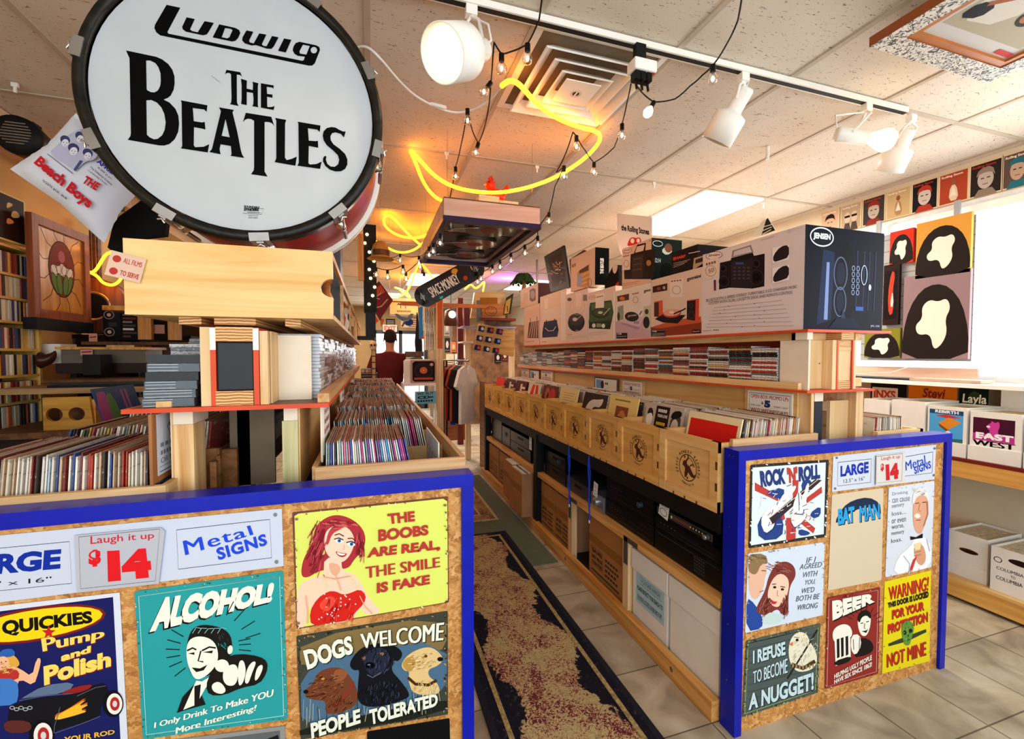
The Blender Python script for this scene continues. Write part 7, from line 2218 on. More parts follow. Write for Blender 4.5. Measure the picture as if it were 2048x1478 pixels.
# string lights
m,nt,b = nodes_of('clear_bulb_glass')
mixn = nt.nodes.new('ShaderNodeMixShader'); tr = nt.nodes.new('ShaderNodeBsdfTransparent'); gl = nt.nodes.new('ShaderNodeBsdfGlossy'); gl.inputs['Roughness'].default_value = .03
lw = N(nt,'ShaderNodeLayerWeight',Blend=.35)
nt.links.new(lw.outputs['Facing'],mixn.inputs[0]); nt.links.new(tr.outputs[0],mixn.inputs[1]); nt.links.new(gl.outputs[0],mixn.inputs[2]); nt.links.new(mixn.outputs[0],nt.nodes['Material Output'].inputs[0])
GLASS = m
FIL = glow('filament','#ffe2b0',16,'#ffffff')
FILW = glow('frosted_bulb','#ffd890',5,'#ffffff')
def strand(label,pts,frosted=()):
 """pts: (px, py, z, bulb?) along the cable; a bulb hangs below its socket"""
 P3 = [zpt(q) for q in pts]
 t = thing('string_light',label,'string light',tuple(P3[0]))
 mb = MB()
 fine = []
 for a,b_ in zip(P3,P3[1:]):
  for k in range(6):
   u = k / 6
   p = a * (1 - u) + b_ * u
   p.z -= .04 * (a - b_).length * math.sin(PI * u)
   fine.append(p)
 fine.append(P3[-1])
 mb.tube(fine,.0032,CABLE,n=5)
 mb.build('cable',t)
 for i,(p,q) in enumerate(zip(P3,pts)):
  if len(q) > 3 and q[3]:
   d = Vector((q[4] if len(q) > 4 else 0,0,-1)).normalized()
   sc = q[5] if len(q) > 5 else 1
   mb = MB(); mb.cyl(p,p + d * .028 * sc,.0105 * sc,BLACKP,n=10); o = mb.build('bulb_socket',t)
   mb = MB()
   if i in frosted:
    mb.lathe(p,d,[(.007 * sc,.028 * sc),(.017 * sc,.045 * sc),(.021 * sc,.060 * sc),(.015 * sc,.075 * sc),(0,.080 * sc)],FILW,14); mb.build('bulb',o)
   else:
    mb.lathe(p,d,[(.007 * sc,.028 * sc),(.017 * sc,.042 * sc),(.0205 * sc,.056 * sc),(.015 * sc,.070 * sc),(0,.076 * sc)],GLASS,14)
    mb.ball(p + d * .053 * sc,.0065 * sc,FIL,8,(1,1,1.7)); mb.build('bulb',o)
 return t
strand('black cable of clear bulbs hanging around the bowl spotlight',[(1086,-20,2.66),(1078,40,2.64),(1055,88,2.62,1),(1020,104,2.61),(1003,108,2.60,1),(988,84,2.62),(986,110,2.6),(982,165,2.6,1,-.7),(978,210,2.59),(968,258,2.58),(957,286,2.58,1,-.3),(945,262,2.6),(935,218,2.62,1),(922,290,2.58),(911,334,2.56,1),(903,380,2.5),(895,415,2.45,1)])
strand('black cable of bulbs drooping from the light track to the plug block',[(1486,-20,2.6),(1476,40,2.6),(1455,85,2.6),(1426,130,2.6,1),(1405,150,2.6),(1380,172,2.59),(1350,198,2.58),(1308,204,2.57,1,-.6),(1287,188,2.59),(1272,168,2.6)],(7,))
strand('black cable of clear bulbs zigzagging right of the rope light',[(1262,168,2.6),(1255,200,2.59),(1244,248,2.57,1),(1228,295,2.56),(1188,325,2.55,1),(1170,300,2.56),(1153,272,2.57,1),(1146,264,2.58),(1128,315,2.52),(1112,345,2.48),(1128,332,2.47,1),(1110,372,2.42),(1098,425,2.33,1),(1075,455,2.25)])
strand('string of bulbs along the underside of the turntable case, aisle side',[(1075,455,2.24),(1076,472,2.17,1),(1050,490,2.17,1),(1022,506,2.17,1),(1000,520,2.17,1),(985,530,2.17,1),(962,545,2.15,1),(955,552,2.14,1)])
strand('string of bulbs along the left edge of the turntable case',[(890,440,2.20),(880,468,2.17,1),(866,486,2.17,1),(858,494,2.17,1),(838,512,2.2,1),(800,508,2.28,1),(780,515,2.3)])
strand('far string of bulbs crossing under the rope lights',[(752,535,2.1,1),(775,540,2.08,1),(806,530,2.15,1),(812,545,2.1,1),(840,520,2.2,1),(848,545,2.1,1),(845,540,2.15,1)])
# ceiling hooks
for i,(px,py) in enumerate(((893,309),(1074,336),(1308,368),(1527,408),(30,172))):
 p = at(px,py,'z',2.70)
 mb = MB(); mb.box((p.x - .012,p.y - .006,2.695),(p.x + .012,p.y + .006,2.7135),paint('clear_clip','#e8e4dc',.2)); mb.box((p.x - .005,p.y - .004,2.67),(p.x + .005,p.y + .004,2.695),paint('clear_clip','#e8e4dc',.2))
 solid('ceiling_hook',('clear ceiling clip above the left end of the turntable case','clear ceiling clip above the right end of the turntable case','clear ceiling clip over the white banner','clear ceiling clip above the largest stereo box','clear ceiling clip by the dark lamp on the soffit')[i],'hook',mb)
# troffers; panels after the skateboard deck one are added for ambient light
m,nt,b = nodes_of('troffer_diffuser')
b.inputs['Base Color'].default_value = (1,1,1,1); b.inputs['Emission Color'].default_value = (1,.95,.84,1); b.inputs['Emission Strength'].default_value = 2.2
TRF = m
TL = ['lit ceiling panel above the stereo cartons','lit ceiling panel over the aisle behind the skateboard deck','added ambient ceiling panel beyond the banner','added ambient ceiling panel over the wall side aisle','farthest ceiling panel, added for ambient light near the back door']
for l,(x,y) in zip(TL,((2.745,3.38),(.915,7.58),(2.745,7.58),(-.915,5.18),(.305,9.98))):
 t = thing('ceiling_light',l,'ceiling light',(x,y,2.70))
 mb = MB(); mb.box((x - .29,y - .58,2.7055),(x + .29,y + .58,2.7135),TRF); mb.build('diffuser',t)
# upside-down framed picture under the ceiling
t = thing('ceiling_picture','framed picture in a black and white splattered frame hung flat under the ceiling','picture',(2.12,.85,2.60))
za = 2.60
ca,cb = at(1744,91,'z',za),at(1974,166,'z',za)
X0,X1,YT,YB_ = ca.x,cb.x,cb.y,cb.y - .70
m,nt,b = nodes_of('splatter_frame')
mp = coords(nt,(60,60,60)); no = N(nt,'ShaderNodeTexNoise',Scale=1.0,Detail=4.0,Distortion=2.0); nt.links.new(mp.outputs[0],no.inputs['Vector'])
r_ = ramp(nt,[(.44,'#17171c'),(.50,'#e0d8cc')]); nt.links.new(no.outputs['Fac'],r_.inputs[0]); nt.links.new(r_.outputs[0],b.inputs['Base Color'])
SPL = m
z0 = za
sq = lambda d,z: [(X0 + d,YB_ + d,z),(X1 - d,YB_ + d,z),(X1 - d,YT - d,z),(X0 + d,YT - d,z)]
mb = MB(); mb.prism(sq(0,z0),(0,0,.035),SPL,[sq(.075,z0)],side=paint('frame_side','#8a4a24',.5)); mb.build('outer_frame',t)
mb = MB(); mb.prism(sq(.075,z0 + .004),(0,0,.03),paint('orange_moulding','#b3682a',.4),[sq(.10,z0 + .004)]); mb.build('inner_frame',t)
mb = MB(); mb.prism(sq(.10,z0 + .015),(0,0,.01),ink('#cfcac6'))
A = Art(mb,(X1 - .10,YT - .10,z0 + .015),(-1,0,0),(0,-1,0),eps=.0003)
w,h = X1 - X0 - .2,YT - YB_ - .2
A.V = Vector((0,-1,0)); A.n = Vector((0,0,-1))
A.rect(w * .06,h * .10,w * .94,h * .94,'#b3aa92')
A.poly([(w * .5,h * .2),(w * .9,h * .15),(w * .92,h * .5),(w * .6,h * .6)],'#d8d2c4',sm=1); A.ell(w * .42,h * .3,w * .09,h * .06,'#2a1a14',20); A.ell(w * .43,h * .3,w * .05,h * .035,'#b5703a',20); A.poly([(w * .75,h * .2),(w * .9,h * .16),(w * .92,h * .3),(w * .78,h * .32)],'#1c1a1e',sm=1); A.line([(w * .85,h * .3),(w * .7,h * .42),(w * .6,h * .5)],.02,'#a85a34'); A.poly([(w * .1,h * .5),(w * .3,h * .45),(w * .4,h * .7),(w * .2,h * .8)],'#c27a4a',sm=1); A.line([(w * .02,h * .04),(w * .2,h * .04)],.02,'#c8322a')
mb.build('picture',t)
for x,y in ((X0 + .1,YT - .03),(X1 - .1,YT - .03)):
 mb = MB(); mb.tube([(x,y,z0 + .0352),(x + .02,y,ZC - .002)],.0012,STEEL,n=4); mb.build('hanger_wire',t)
# turntable case hung over the aisle
zc = 2.20
q1,q2,q3,q4 = [at(*q,'z',zc) for q in ((900,441),(1085,461),(970,536),(845,524))]
CX0,CX1,CY0,CY1 = (q1.x + q4.x) / 2 - .02,(q2.x + q3.x) / 2,(q1.y + q2.y) / 2,(q3.y + q4.y) / 2
t = thing('display_case','hanging pale wooden case with turntables facing down','display case',((CX0 + CX1) / 2,(CY0 + CY1) / 2,zc))
PNK = wood('pink_pine','#c99a84','#e0bda8','X',.6)
BLC = paint('case_black','#15101a',.35)
mb = MB()
for a,b_ in (((CX0,CY0,zc + .03),(CX1,CY0 + .018,zc + .125)),((CX0,CY1 - .018,zc + .03),(CX1,CY1,zc + .125)),((CX0,CY0 + .018,zc + .03),(CX0 + .018,CY1 - .018,zc + .125)),((CX1 - .018,CY0 + .018,zc + .03),(CX1,CY1 - .018,zc + .125))):
 mb.box(a,b_,PNK)
mb.box((CX0,CY0,zc + .125),(CX1,CY1,zc + .132),DARKW)
mb.build('case',t)
PUR = paint('purple_rim','#2a1838',.3)
mb = MB(); mb.prism([(CX0 - .006,CY0 - .006,zc),(CX1 + .006,CY0 - .006,zc),(CX1 + .006,CY1 + .006,zc),(CX0 - .006,CY1 + .006,zc)],(0,0,.03),PUR,[[(CX0 + .035,CY0 + .035,zc),(CX1 - .035,CY0 + .035,zc),(CX1 - .035,CY1 - .035,zc),(CX0 + .035,CY1 - .035,zc)]]); mb.build('rim',t)
mb = MB(); mb.box((CX0 + .018,CY0 + .018,zc + .085),(CX1 - .018,CY1 - .018,zc + .09),BLC); mb.build('inner_panel',t)
for x,y in ((CX0 + .03,CY0 + .05),(CX1 - .03,CY0 + .05),(CX0 + .03,CY1 - .1),(CX1 - .03,CY1 - .1)):
 mb = MB(); mb.tube([(x,y,zc + .132),(x,y,ZC - .002)],.0012,STEEL,n=4); mb.build('hanger_wire',t)
ll = (CY1 - CY0 - .1) / 3
for k,(l,pc,dc) in enumerate((('silver turntable nearest in the hanging case','#8d8678','#171012'),('turntable with a red record in the middle of the hanging case','#2a2220','#6a1c16'),('dark turntable farthest in the hanging case','#2c2824','#171012'))):
 y0 = CY0 + .05 + k * ll
 cx,cy = (CX0 + CX1) / 2 + .03,y0 + ll * .5
 tt = thing('turntable',l,'turntable',(cx,cy,zc + .03))
 mb = MB(); mb.box((CX0 + .045,y0 + .01,zc + .055),(CX1 - .045,y0 + ll - .01,zc + .084),paint('plinth%d' % k,pc,.3,.4)); mb.build('plinth',tt)
 rr = min(.15,ll * .42)
 mb = MB(); mb.cyl((cx,cy,zc + .036),(cx,cy,zc + .054),rr,STEEL,n=40); plat = mb.build('platter',tt)
 mb = MB(); mb.cyl((cx,cy,zc + .032),(cx,cy,zc + .0355),rr * .96,paint('disc%d' % k,dc,.2),n=40); mb.cyl((cx,cy,zc + .031),(cx,cy,zc + .032),rr * .34,ink('#8a3a2a'),n=24); mb.build('record',plat)
 mb = MB(); mb.cyl((CX0 + .085,cy + .05,zc + .025),(CX0 + .085,cy + .05,zc + .055),.022,CHROME); mb.tube([(CX0 + .085,cy + .06,zc + .03),(CX0 + .10,cy - .02,zc + .026),(cx - rr * .5,cy - .06,zc + .028)],.004,CHROME,n=6); mb.build('tonearm',tt)
# red bird and blocks on the case
bp_ = at(992,382,'y',CY0 + .16)
zt_ = zc + .1325
t = thing('bird_figure','glossy red plastic bird sitting on top of the hanging case','figure',(bp_.x,CY0 + .16,zt_ + .04))
RP = paint('red_plastic','#d8280c',.18)
mb = MB()
bx,by = bp_.x,CY0 + .16
mb.ball((bx,by,zt_ + .090),.06,RP,16,(1.0,.8,.75)); mb.ball((bx - .035,by,zt_ + .155),.032,RP,14)
mb.tube([(bx - .03,by,zt_ + .11),(bx - .035,by,zt_ + .15)],.026,RP,n=10); mb.tube([(bx + .03,by,zt_ + .10),(bx + .065,by,zt_ + .135),(bx + .075,by,zt_ + .165)],[.03,.02,.008],RP,n=8); mb.tube([(bx - .02,by,zt_ + .185),(bx - .03,by,zt_ + .205),(bx - .045,by,zt_ + .19)],.008,RP,n=6)
mb.build('body',t)
mb = MB(); mb.tube([(bx - .06,by - .005,zt_ + .155),(bx - .082,by - .01,zt_ + .148)],[.01,.002],paint('orange_beak','#e8862a',.3),n=8); mb.build('beak',t)
mb = MB(); mb.ball((bx - .05,by - .028,zt_ + .163),.005,BLACK,8); mb.build('eye',t)
mb = MB(); mb.box((bx - .14,CY0 + .02,zt_),(bx - .02,CY0 + .24,zt_ + .04),PINEX); solid('wooden_block','pale wooden block under the red bird','block',mb)
mb = MB(); mb.box((bx - .015,CY0 + .03,zt_),(bx + .10,CY0 + .22,zt_ + .025),PINEX); solid('wooden_block','thin wooden block at the tail of the red bird','block',mb)
# skateboard deck sign
t = thing('skateboard_deck','black skateboard deck with space art and white lettering','skateboard',tuple(at(895,575,'y',4.2)))
a,b_ = at(832,602,'y',4.2),at(966,528,'y',4.2)
d = (b_ - a).normalized(); nn = d.cross(Vector((0,-1,0))).normalized() * -1
Ln = (b_ - a).length
hw = .105
out = []
for k in range(13):
 an = PI / 2 + PI * k / 12
 out.append(a + d * (hw + hw * math.cos(an)) + nn * (hw * math.sin(an)))
for k in range(13):
 an = -PI / 2 + PI * k / 12
 out.append(b_ - d * hw + d * (hw * math.cos(an)) + nn * (hw * math.sin(an)))
up = nn if nn.z > 0 else -nn
mb = MB(); mb.prism(out,(0,.012,0),paint('deck_black','#15100f',.3))
A = Art(mb,a - up * hw,d,up); A.n = Vector((0,-1,0))
w = Ln
A.text('SPACE MONKEY',(.15,.055),(w * .62,.055),(.15,.155),'#f0e8da',.05)
A.ell(w * .62,.175,.033,.024,'#d8a03a'); A.ell(w * .70,.07,.022,.022,'#b5481c'); A.ring(w * .88,.12,.04,.045,.012,'#d8d0b8',n=20); A.ell(w * .89,.125,.036,.042,'#15100f'); A.ell(w * .3,.02,.02,.012,'#3ac0a0')
for i in range(20):
 A.ell(random.uniform(.1,w - .1),random.uniform(.02,.19),.002,.002,'#e8e0d0',n=6)
mb.build('deck',t)
for e_ in (.065,Ln - .10):
 mb = MB()
 p = a + d * e_
 mb.cyl(p - up * .05 + Vector((0,-.05,0)),p + up * .05 + Vector((0,-.05,0)),.006,STEEL); mb.box((-.02,-.045,-.02),(.02,.0,.02),GREYM,Matrix.Translation(p)); mb.build('truck',t)
for e_ in (.065,Ln - .10):
 for s in (-1,1):
  p = a + d * e_ + up * (.055 * s) + Vector((0,-.05,0))
  mb = MB(); mb.cyl(p - up * .015,p + up * .015,.026,paint('black_wheel','#1a1416',.4),n=16); mb.build('wheel',t)
for e_ in (.12,Ln - .1):
 p = a + d * e_ + up * hw
 mb = MB(); mb.tube([(p.x,4.206,p.z - .01),(p.x,4.206,ZC - .002)],.0012,STEEL,n=4); mb.build('hanger_wire',t)
# dark stage lamps on the left soffit
t = thing('stage_lamp','black round stage lamp with a slatted face high on the wall side','lamp',tuple(at(30,265,'y',2.75)))
c = at(33,268,'y',2.75)
mb = MB(); mb.lathe((c.x,c.y,c.z),(-.2,.97,.1),[(0,.0),(.085,0),(.09,.03),(.08,.20),(.05,.26),(0,.26)],BLACK,28); mb.build('can',t)
mb = MB()
for i in range(8):
 zz = -.05 + i * .0135
 hwid = math.sqrt(max(.0,.06 ** 2 - zz ** 2))
 mb.box((c.x - hwid,c.y - .012,c.z + zz),(c.x + hwid,c.y - .006,c.z + zz + .006),STEEL)
o = mb.build('grille',t)
mb = MB(); mb.box((c.x - .02,c.y + .08,c.z + .10),(c.x + .02,c.y + .14,2.60),BLACK); mb.build('bracket',t)
mb = MB(); mb.box((-1.85,2.2,2.565),(-1.80,4.2,2.599),BLACK); solid('black_track','black lamp track under the soffit','track',mb)
t = thing('stage_lamp','square black lamp below the round stage lamp','lamp',tuple(at(70,320,'y',3.0)))
p0,p1 = at(38,352,'y',3.0),at(78,300,'y',3.0)
mb = MB(); mb.box((p0.x,3.12,p0.z),(p1.x,3.28,p1.z),BLACK); mb.build('can',t,bevel=.01)
mb = MB(); mb.tube([((p0.x + p1.x) / 2,3.2,p1.z),((p0.x + p1.x) / 2 + .04,3.2,p1.z + .12),(-1.80,3.2,2.60)],.012,BLACK); mb.build('bracket',t)
# ================================================================== behind: generic builder for a box shaped thing seen from the aisle
def blk(name,label,cat,x0,y0,x1,y1,dep,thick,mat,draw=None,group=None,floor=False):
 """front face spans the photo rectangle at distance dep; draw prints on it"""
 a,b_ = at(x0,y1,'y',dep),at(x1,y0,'y',dep)
 if floor:
  a.z = 0
 mb = MB()
 m_ = ink(mat) if isinstance(mat,str) else mat
 mb.box((a.x,dep,a.z),(b_.x,dep + thick,b_.z),m_)
 if draw:
  A = Art(mb,(a.x,dep,a.z),(1,0,0),(0,0,1))
  draw(A,b_.x - a.x,b_.z - a.z)
 return solid(name,label,cat,mb,group)
# ---- wall side clutter
t = thing('resonator_guitar','brown resonator guitar standing behind the lily panel','guitar',tuple(at(195,668,'y',3.9)))
c = at(186,612,'y',3.9)
mb = MB(); mb.lathe((c.x,3.9,c.z),(0,1,0),[(0,0),(.19,0),(.20,.01),(.20,.08),(.19,.09),(0,.09)],wood('guitar_brown','#5a3324','#8a5540','Z'),36); mb.build('body',t)
mb = MB(); mb.lathe((c.x,3.898,c.z),(0,-1,0),[(.085,-.002),(.095,.004),(.10,.008),(.105,.002)],CHROME,32); mb.cyl((c.x,3.897,c.z),(c.x,3.899,c.z),.085,BLACK,n=28); mb.build('cone_plate',t)
mb = MB(); mb.box((c.x - .025,3.93,c.z + .19),(c.x + .025,3.97,c.z + .62),DARKW); mb.build('neck',t)
mb = MB(); mb.box((c.x - .35,3.86,1.575),(c.x + .6,4.05,1.60),BLACK); solid('wall_shelf','black shelf carrying the brown guitar and the boombox','shelf',mb)
blk('boombox','tall black boombox with round dials beside the brown guitar','stereo',207,616,240,680,3.7,.14,BLACKP,lambda A,w,h: [(A.ring(w * x,h * y,r_,r_,.006,'#8a7a70'),A.ell(w * x,h * y,r_ * .4,r_ * .4,'#c8a898')) for x,y,r_ in ((.35,.78,.03),(.35,.25,.03))] and A.rect(w * .3,h * .42,w * .8,h * .55,'#3a3432'))
blk('cassette_stack','stack of shiny black cassette cases next to the boombox','cassettes',243,615,277,680,3.7,.12,'#1a1718',lambda A,w,h: [A.rect(w * .1,h * (.08 + i * .11),w * random.uniform(.5,.95),h * (.08 + i * .11) + .014,random.choice(['#8a7a74','#c8bcb4','#5a4440','#e0d8d4','#7a3a30'])) for i in range(8)])
blk('wooden_post','pale orange upright board left of the dark radio','board',276,615,301,679,3.6,.04,wood('lit_board','#b5722e','#d89a54','Z'))
blk('wooden_post','pale orange upright board right of the dark radio','board',336,628,358,680,3.6,.04,wood('lit_board','#b5722e','#d89a54','Z'))
blk('radio','dark radio with a pink note between two pale boards','radio',302,620,335,679,3.66,.14,'#17110f',lambda A,w,h: (A.rect(w * .1,h * .2,w * .8,h * .5,'#c28a72'),A.rect(w * .3,h * .75,w * .6,h * .85,'#b5803a')))
# shelf boards of that unit
mb = MB(); p0,p1 = at(262,612,'y',3.5),at(204,612,'y',3.5); mb.box((p1.x,3.5,p0.z - .03),(-.80,4.0,p0.z),HONEY); solid('wall_shelf','honey coloured shelf board above the boombox','shelf',mb)
p0 = at(280,684,'y',3.5)
mb = MB(); mb.box((-1.75,3.5,p0.z - .02),(-.75,3.92,p0.z),DARKW); solid('wall_shelf','dark shelf board under the boombox and radio','shelf',mb)
t = thing('wooden_cubby','open pale wooden cubby under the boombox','shelf',tuple(at(240,742,'y',3.5)))
p0,p1 = at(214,742,'y',3.5),at(268,684,'y',3.5)
for n_,a,b_ in (('side',(p0.x,p0.z),(p0.x + .03,p1.z - .021)),('side',(p1.x - .015,p0.z),(p1.x,p1.z - .021)),('top',(p0.x + .03,p1.z - .06),(p1.x - .015,p1.z - .021)),('bottom',(p0.x + .03,p0.z),(p1.x - .015,p0.z + .02)),('shelf',(p0.x + .03,(p0.z + p1.z) / 2),(p1.x - .015,(p0.z + p1.z) / 2 + .015))):
 mb = MB(); mb.box((a[0],3.5,a[1]),(b_[0],3.75,b_[1]),PINEZ); mb.build(n_,t)
mb = MB(); mb.box((p0.x,3.75,p0.z),(p1.x,3.76,p1.z - .021),DARKW); mb.build('back',t)
# framed portrait
t = thing('framed_portrait','black framed portrait of a man in a dark hat','picture',tuple(at(322,815,'y',3.93)))
p0,p1 = at(268,822,'y',3.93),at(368,687,'y',3.93)
i0,i1 = at(277,815,'y',3.93),at(358,692,'y',3.93)
rc = lambda a,b_,y: [(a.x,y,a.z),(b_.x,y,a.z),(b_.x,y,b_.z),(a.x,y,b_.z)]
mb = MB(); mb.prism(rc(p0,p1,3.93),(0,.03,0),BLACK,[rc(i0,i1,3.93)]); mb.build('frame',t)
mb = MB(); mb.prism(rc(i0,i1,3.94),(0,.01,0),ink('#c49a86'))
A = Art(mb,(0,3.94,0),(1,0,0),(0,0,1),crop=(180,580,5.913))
D_ = '#1d1412'
A.poly([(600,1320),(620,900),(700,840),(760,810),(850,850),(900,920),(920,1040),(860,1100),(840,1320)],D_,sm=1)
A.poly([(745,790),(760,750),(850,740),(862,790),(845,835),(800,840),(765,820)],'#b5836c',sm=1)
A.poly([(680,745),(700,695),(750,678),(800,690),(862,700),(855,722),(800,745),(760,770),(745,800),(690,800),(715,765)],D_,sm=1)
A.poly([(760,825),(820,840),(830,930),(790,880)],'#d8c4b8'); A.poly([(820,860),(850,870),(860,960),(825,930)],D_); A.line([(800,770),(830,765)],5,D_); A.line([(830,812),(855,810)],5,'#7a4a3c'); A.ell(905,1075,22,18,'#a8785e')
A.text('FRANK SINATRA',(645,652),(970,652),(645,640),'#3a2a26',0)
mb.build('print',t)
blk('storage_bin','white canister behind the brown horn','canister',84,688,121,728,3.3,.15,WHITE)
t = thing('horn','curved dark brown horn lying before the white canister','horn',tuple(at(95,725,'y',3.2)))
P3 = [at(*q,'y',3.2) for q in ((82,720),(92,720),(102,714),(108,708),(111,701))]
mb = MB(); mb.tube(smooth3(P3,2),[.045 * (1 - i / 17) + .004 for i in range(len(smooth3(P3,2)))],paint('horn_brown','#3a1a10',.3),n=10); mb.build('body',t)
for i in range(6):
 blk('cassette','cassette in the small row before the white canister' if i < 3 else 'cassette in the small row beside the pink card','cassette',134 + i * 5,697,138 + i * 5,722,3.25,.1,random.choice(['#1c1816','#d8cfb8','#8a8478']),None,'cassettes on the counter' if i < 3 else 'cassettes by the pink card')
blk('price_card','pink paper card above the black column speaker','card',161,698,185,711,3.2,.004,'#c98f86',lambda A,w,h: A.line([(w * .1,h * .5),(w * .9,h * .6)],.008,'#7a3a34'))
blk('price_card','pink paper card under the brown guitar','card',178,667,194,683,3.5,.004,'#c98f76',lambda A,w,h: A.line([(w * .1,h * .5),(w * .9,h * .6)],.008,'#7a3a34'))
blk('speaker','black column speaker beside the pink card','speaker',166,709,200,750,3.02,.12,BLACK)
# counter with turntable, piles
mb = MB(); p0 = at(85,787,'y',2.9); mb.box((-1.78,2.85,p0.z - .0),(-.80,3.85,p0.z + .03),wood('counter_board','#8a6a48','#b08c60','X')); solid('counter','brown counter board along the wall holding records and a turntable','counter',mb)
zc_ = p0.z + .0305
t = thing('turntable','old turntable with a smoked lid on the wall counter','turntable',(-1.45,3.35,zc_))
mb = MB(); mb.box((-1.72,3.2,zc_ + .06),(-1.28,3.46,zc_ + .12),paint('pile_dark','#2a1c16',.5)); mb.box((-1.70,3.22,zc_ + .12),(-1.30,3.45,zc_ + .20),paint('smoked_lid','#6a6258',.15)); mb.box((-1.72,3.2,zc_ + .20),(-1.28,3.46,zc_ + .215),HONEY); mb.build('body',t)
for x in (-1.68,-1.34):
 mb = MB(); mb.box((x,3.25,zc_),(x + .03,3.44,zc_ + .06),BLACK); mb.build('foot',t)
for i,(w0,l) in enumerate(((.0,'bottom black record in the flat pile on the wall counter'),(.02,'middle black record in the flat pile on the wall counter'),(-.02,'dark brown record sleeve topmost in the flat pile on the wall counter'))):
 mb = MB(); mb.box((-1.58 + w0,2.87,zc_ + i * .013),(-1.0 + w0 * 4,3.18,zc_ + .012 + i * .013),(BLACK,DARKG,DARKW)[i]); solid('record_pile',l,'record',mb)
it = []
for i in range(26):
 it.append((Matrix.Translation((-1.16 + i * .0145,3.45,zc_ + .0)) @ Matrix.Diagonal((1.4,1,1,1)) @ Matrix.Diagonal((1,.6,.6,1)),printed(random.choice(['#b5704e','#c98a68','#a05a40','#8a4a34','#d0a080']))))
rep('record_sleeve','small record in the rust coloured row on the wall counter','record','rust coloured row on the wall counter',RECP,it)
# wooden disc racks with two holes
for l,x0,x1,y0,y1,dep in (('oak disc rack with two dark round holes beside the cassette shelf',87,186,793,862,2.72),('oak disc rack with two round holes showing records, behind the first rack',188,276,791,836,2.95)):
 t = thing('disc_rack',l,'rack',tuple(at((x0 + x1) / 2,y1,'y',dep)))
 a,b_ = at(x0,y1,'y',dep),at(x1,y0,'y',dep)
 w,h = b_.x - a.x,b_.z - a.z
 hol = []
 for fx in (.22,.66):
  hol.append([(a.x + w * fx + .033 * math.cos(2 * PI * k / 18),dep,a.z + h * .48 + .033 * math.sin(2 * PI * k / 18)) for k in range(18)])
 mb = MB(); mb.prism([(a.x,dep,a.z),(b_.x,dep,a.z),(b_.x - w * .08,dep,b_.z),(a.x,dep,b_.z)],(0,.018,0),wood('rack_oak','#9a6a1c','#c4923a','X'),hol); mb.build('front',t)
 mb = MB(); mb.box((b_.x - .018,dep + .018,a.z),(b_.x,dep + .2,a.z + h * .9),HONEY); mb.build('side',t)
 mb = MB(); mb.box((a.x,dep + .12,a.z),(b_.x - .018,dep + .13,b_.z - .02),DARKW); mb.build('back',t)
p0 = at(88,862,'y',2.7)
mb = MB(); mb.box((-1.75,2.66,p0.z - .03),(-1.06,3.3,p0.z - .001),DARKW); solid('wall_shelf','dark shelf under the oak disc racks','shelf',mb)
# plain cupboard carrying that side
mb = MB(); mb.box((-1.76,2.75,0),(-1.06,3.85,p0.z - .031),paint('dark_cupboard','#2a1d16',.7)); solid('cupboard','dark low cupboard below the oak disc racks','cupboard',mb)
mb = MB(); mb.box((-1.65,3.9,0),(-1.15,4.2,at(322,826,'y',3.93).z),paint('dark_cupboard','#2a1d16',.7)); mb.box((-1.96,3.86,0),(-1.66,4.5,1.573),paint('dark_cupboard','#2a1d16',.7)); solid('cupboard','dark tall cupboard behind the wall counter','cupboard',mb)
mb = MB(); mb.box((-1.96,4.6,0),(-1.0,4.7,2.3),paint('dark_partition','#3a2a20',.8)); solid('partition','dark partition board behind the brown guitar','partition',mb)
# ---- along the drum, toward the back
mb = MB(); p0,p1 = at(716,560,'y',3.4),at(727,468,'y',3.4); mb.box((p0.x,3.4,p0.z),(p1.x,3.43,p1.z),wood('lit_board2','#b5722e','#d89a54','Z')); mb.tube([(p0.x + .02,3.41,p1.z - .01),(p0.x + .02,3.41,ZC - .002)],.001,STEEL,n=4); solid('board','tall copper lit board hanging beside the red drum','board',mb)
t = thing('studded_tower','tall black studded column with small white lights behind the drum','column',tuple(at(742,620,'y',3.6)))
a,b_ = at(728,622,'y',3.6),at(752,450,'y',3.6)
mb = MB(); mb.box((a.x,3.6,a.z),(b_.x,3.8,b_.z),paint('studded_black','#15110f',.6,var=.8,sc=90,bump=.6)); mb.build('column',t)
for i in range(9):
 mb = MB(); mb.ball((a.x + random.uniform(.01,b_.x - a.x - .01),3.592,a.z + (b_.z - a.z) * (.08 + i * .1)),.012,FILW,8); mb.build('bulb',t)
mb = MB(); mb.box((a.x + .01,3.62,1.60),(b_.x - .01,3.78,a.z),BLACK); mb.box((a.x - .05,3.5,1.578),(b_.x - .02,3.8,1.60),BLACK); mb.build('stand',t)
t = thing('straw_hat','tan hat hanging beside the studded column','hat',tuple(at(752,512,'y',3.5)))
c = at(761,505,'y',3.5)
mb = MB(); mb.lathe((c.x,c.y,c.z - .05),(0,0,1),[(.10,0),(.065,.02),(.065,.06),(.055,.10),(.03,.13),(0,.135)],paint('tan_felt','#b8843c',.8),20); mb.build('crown',t)
mb = MB(); mb.lathe((c.x,c.y,c.z - .032),(0,0,1),[(.067,0),(.069,.03),(.067,.045)],DARKW,20); mb.build('band',t)
mb = MB(); mb.tube([(c.x,c.y,c.z + .085),(c.x,c.y,ZC - .002)],.0012,STEEL,n=4); mb.build('hanger_wire',t)
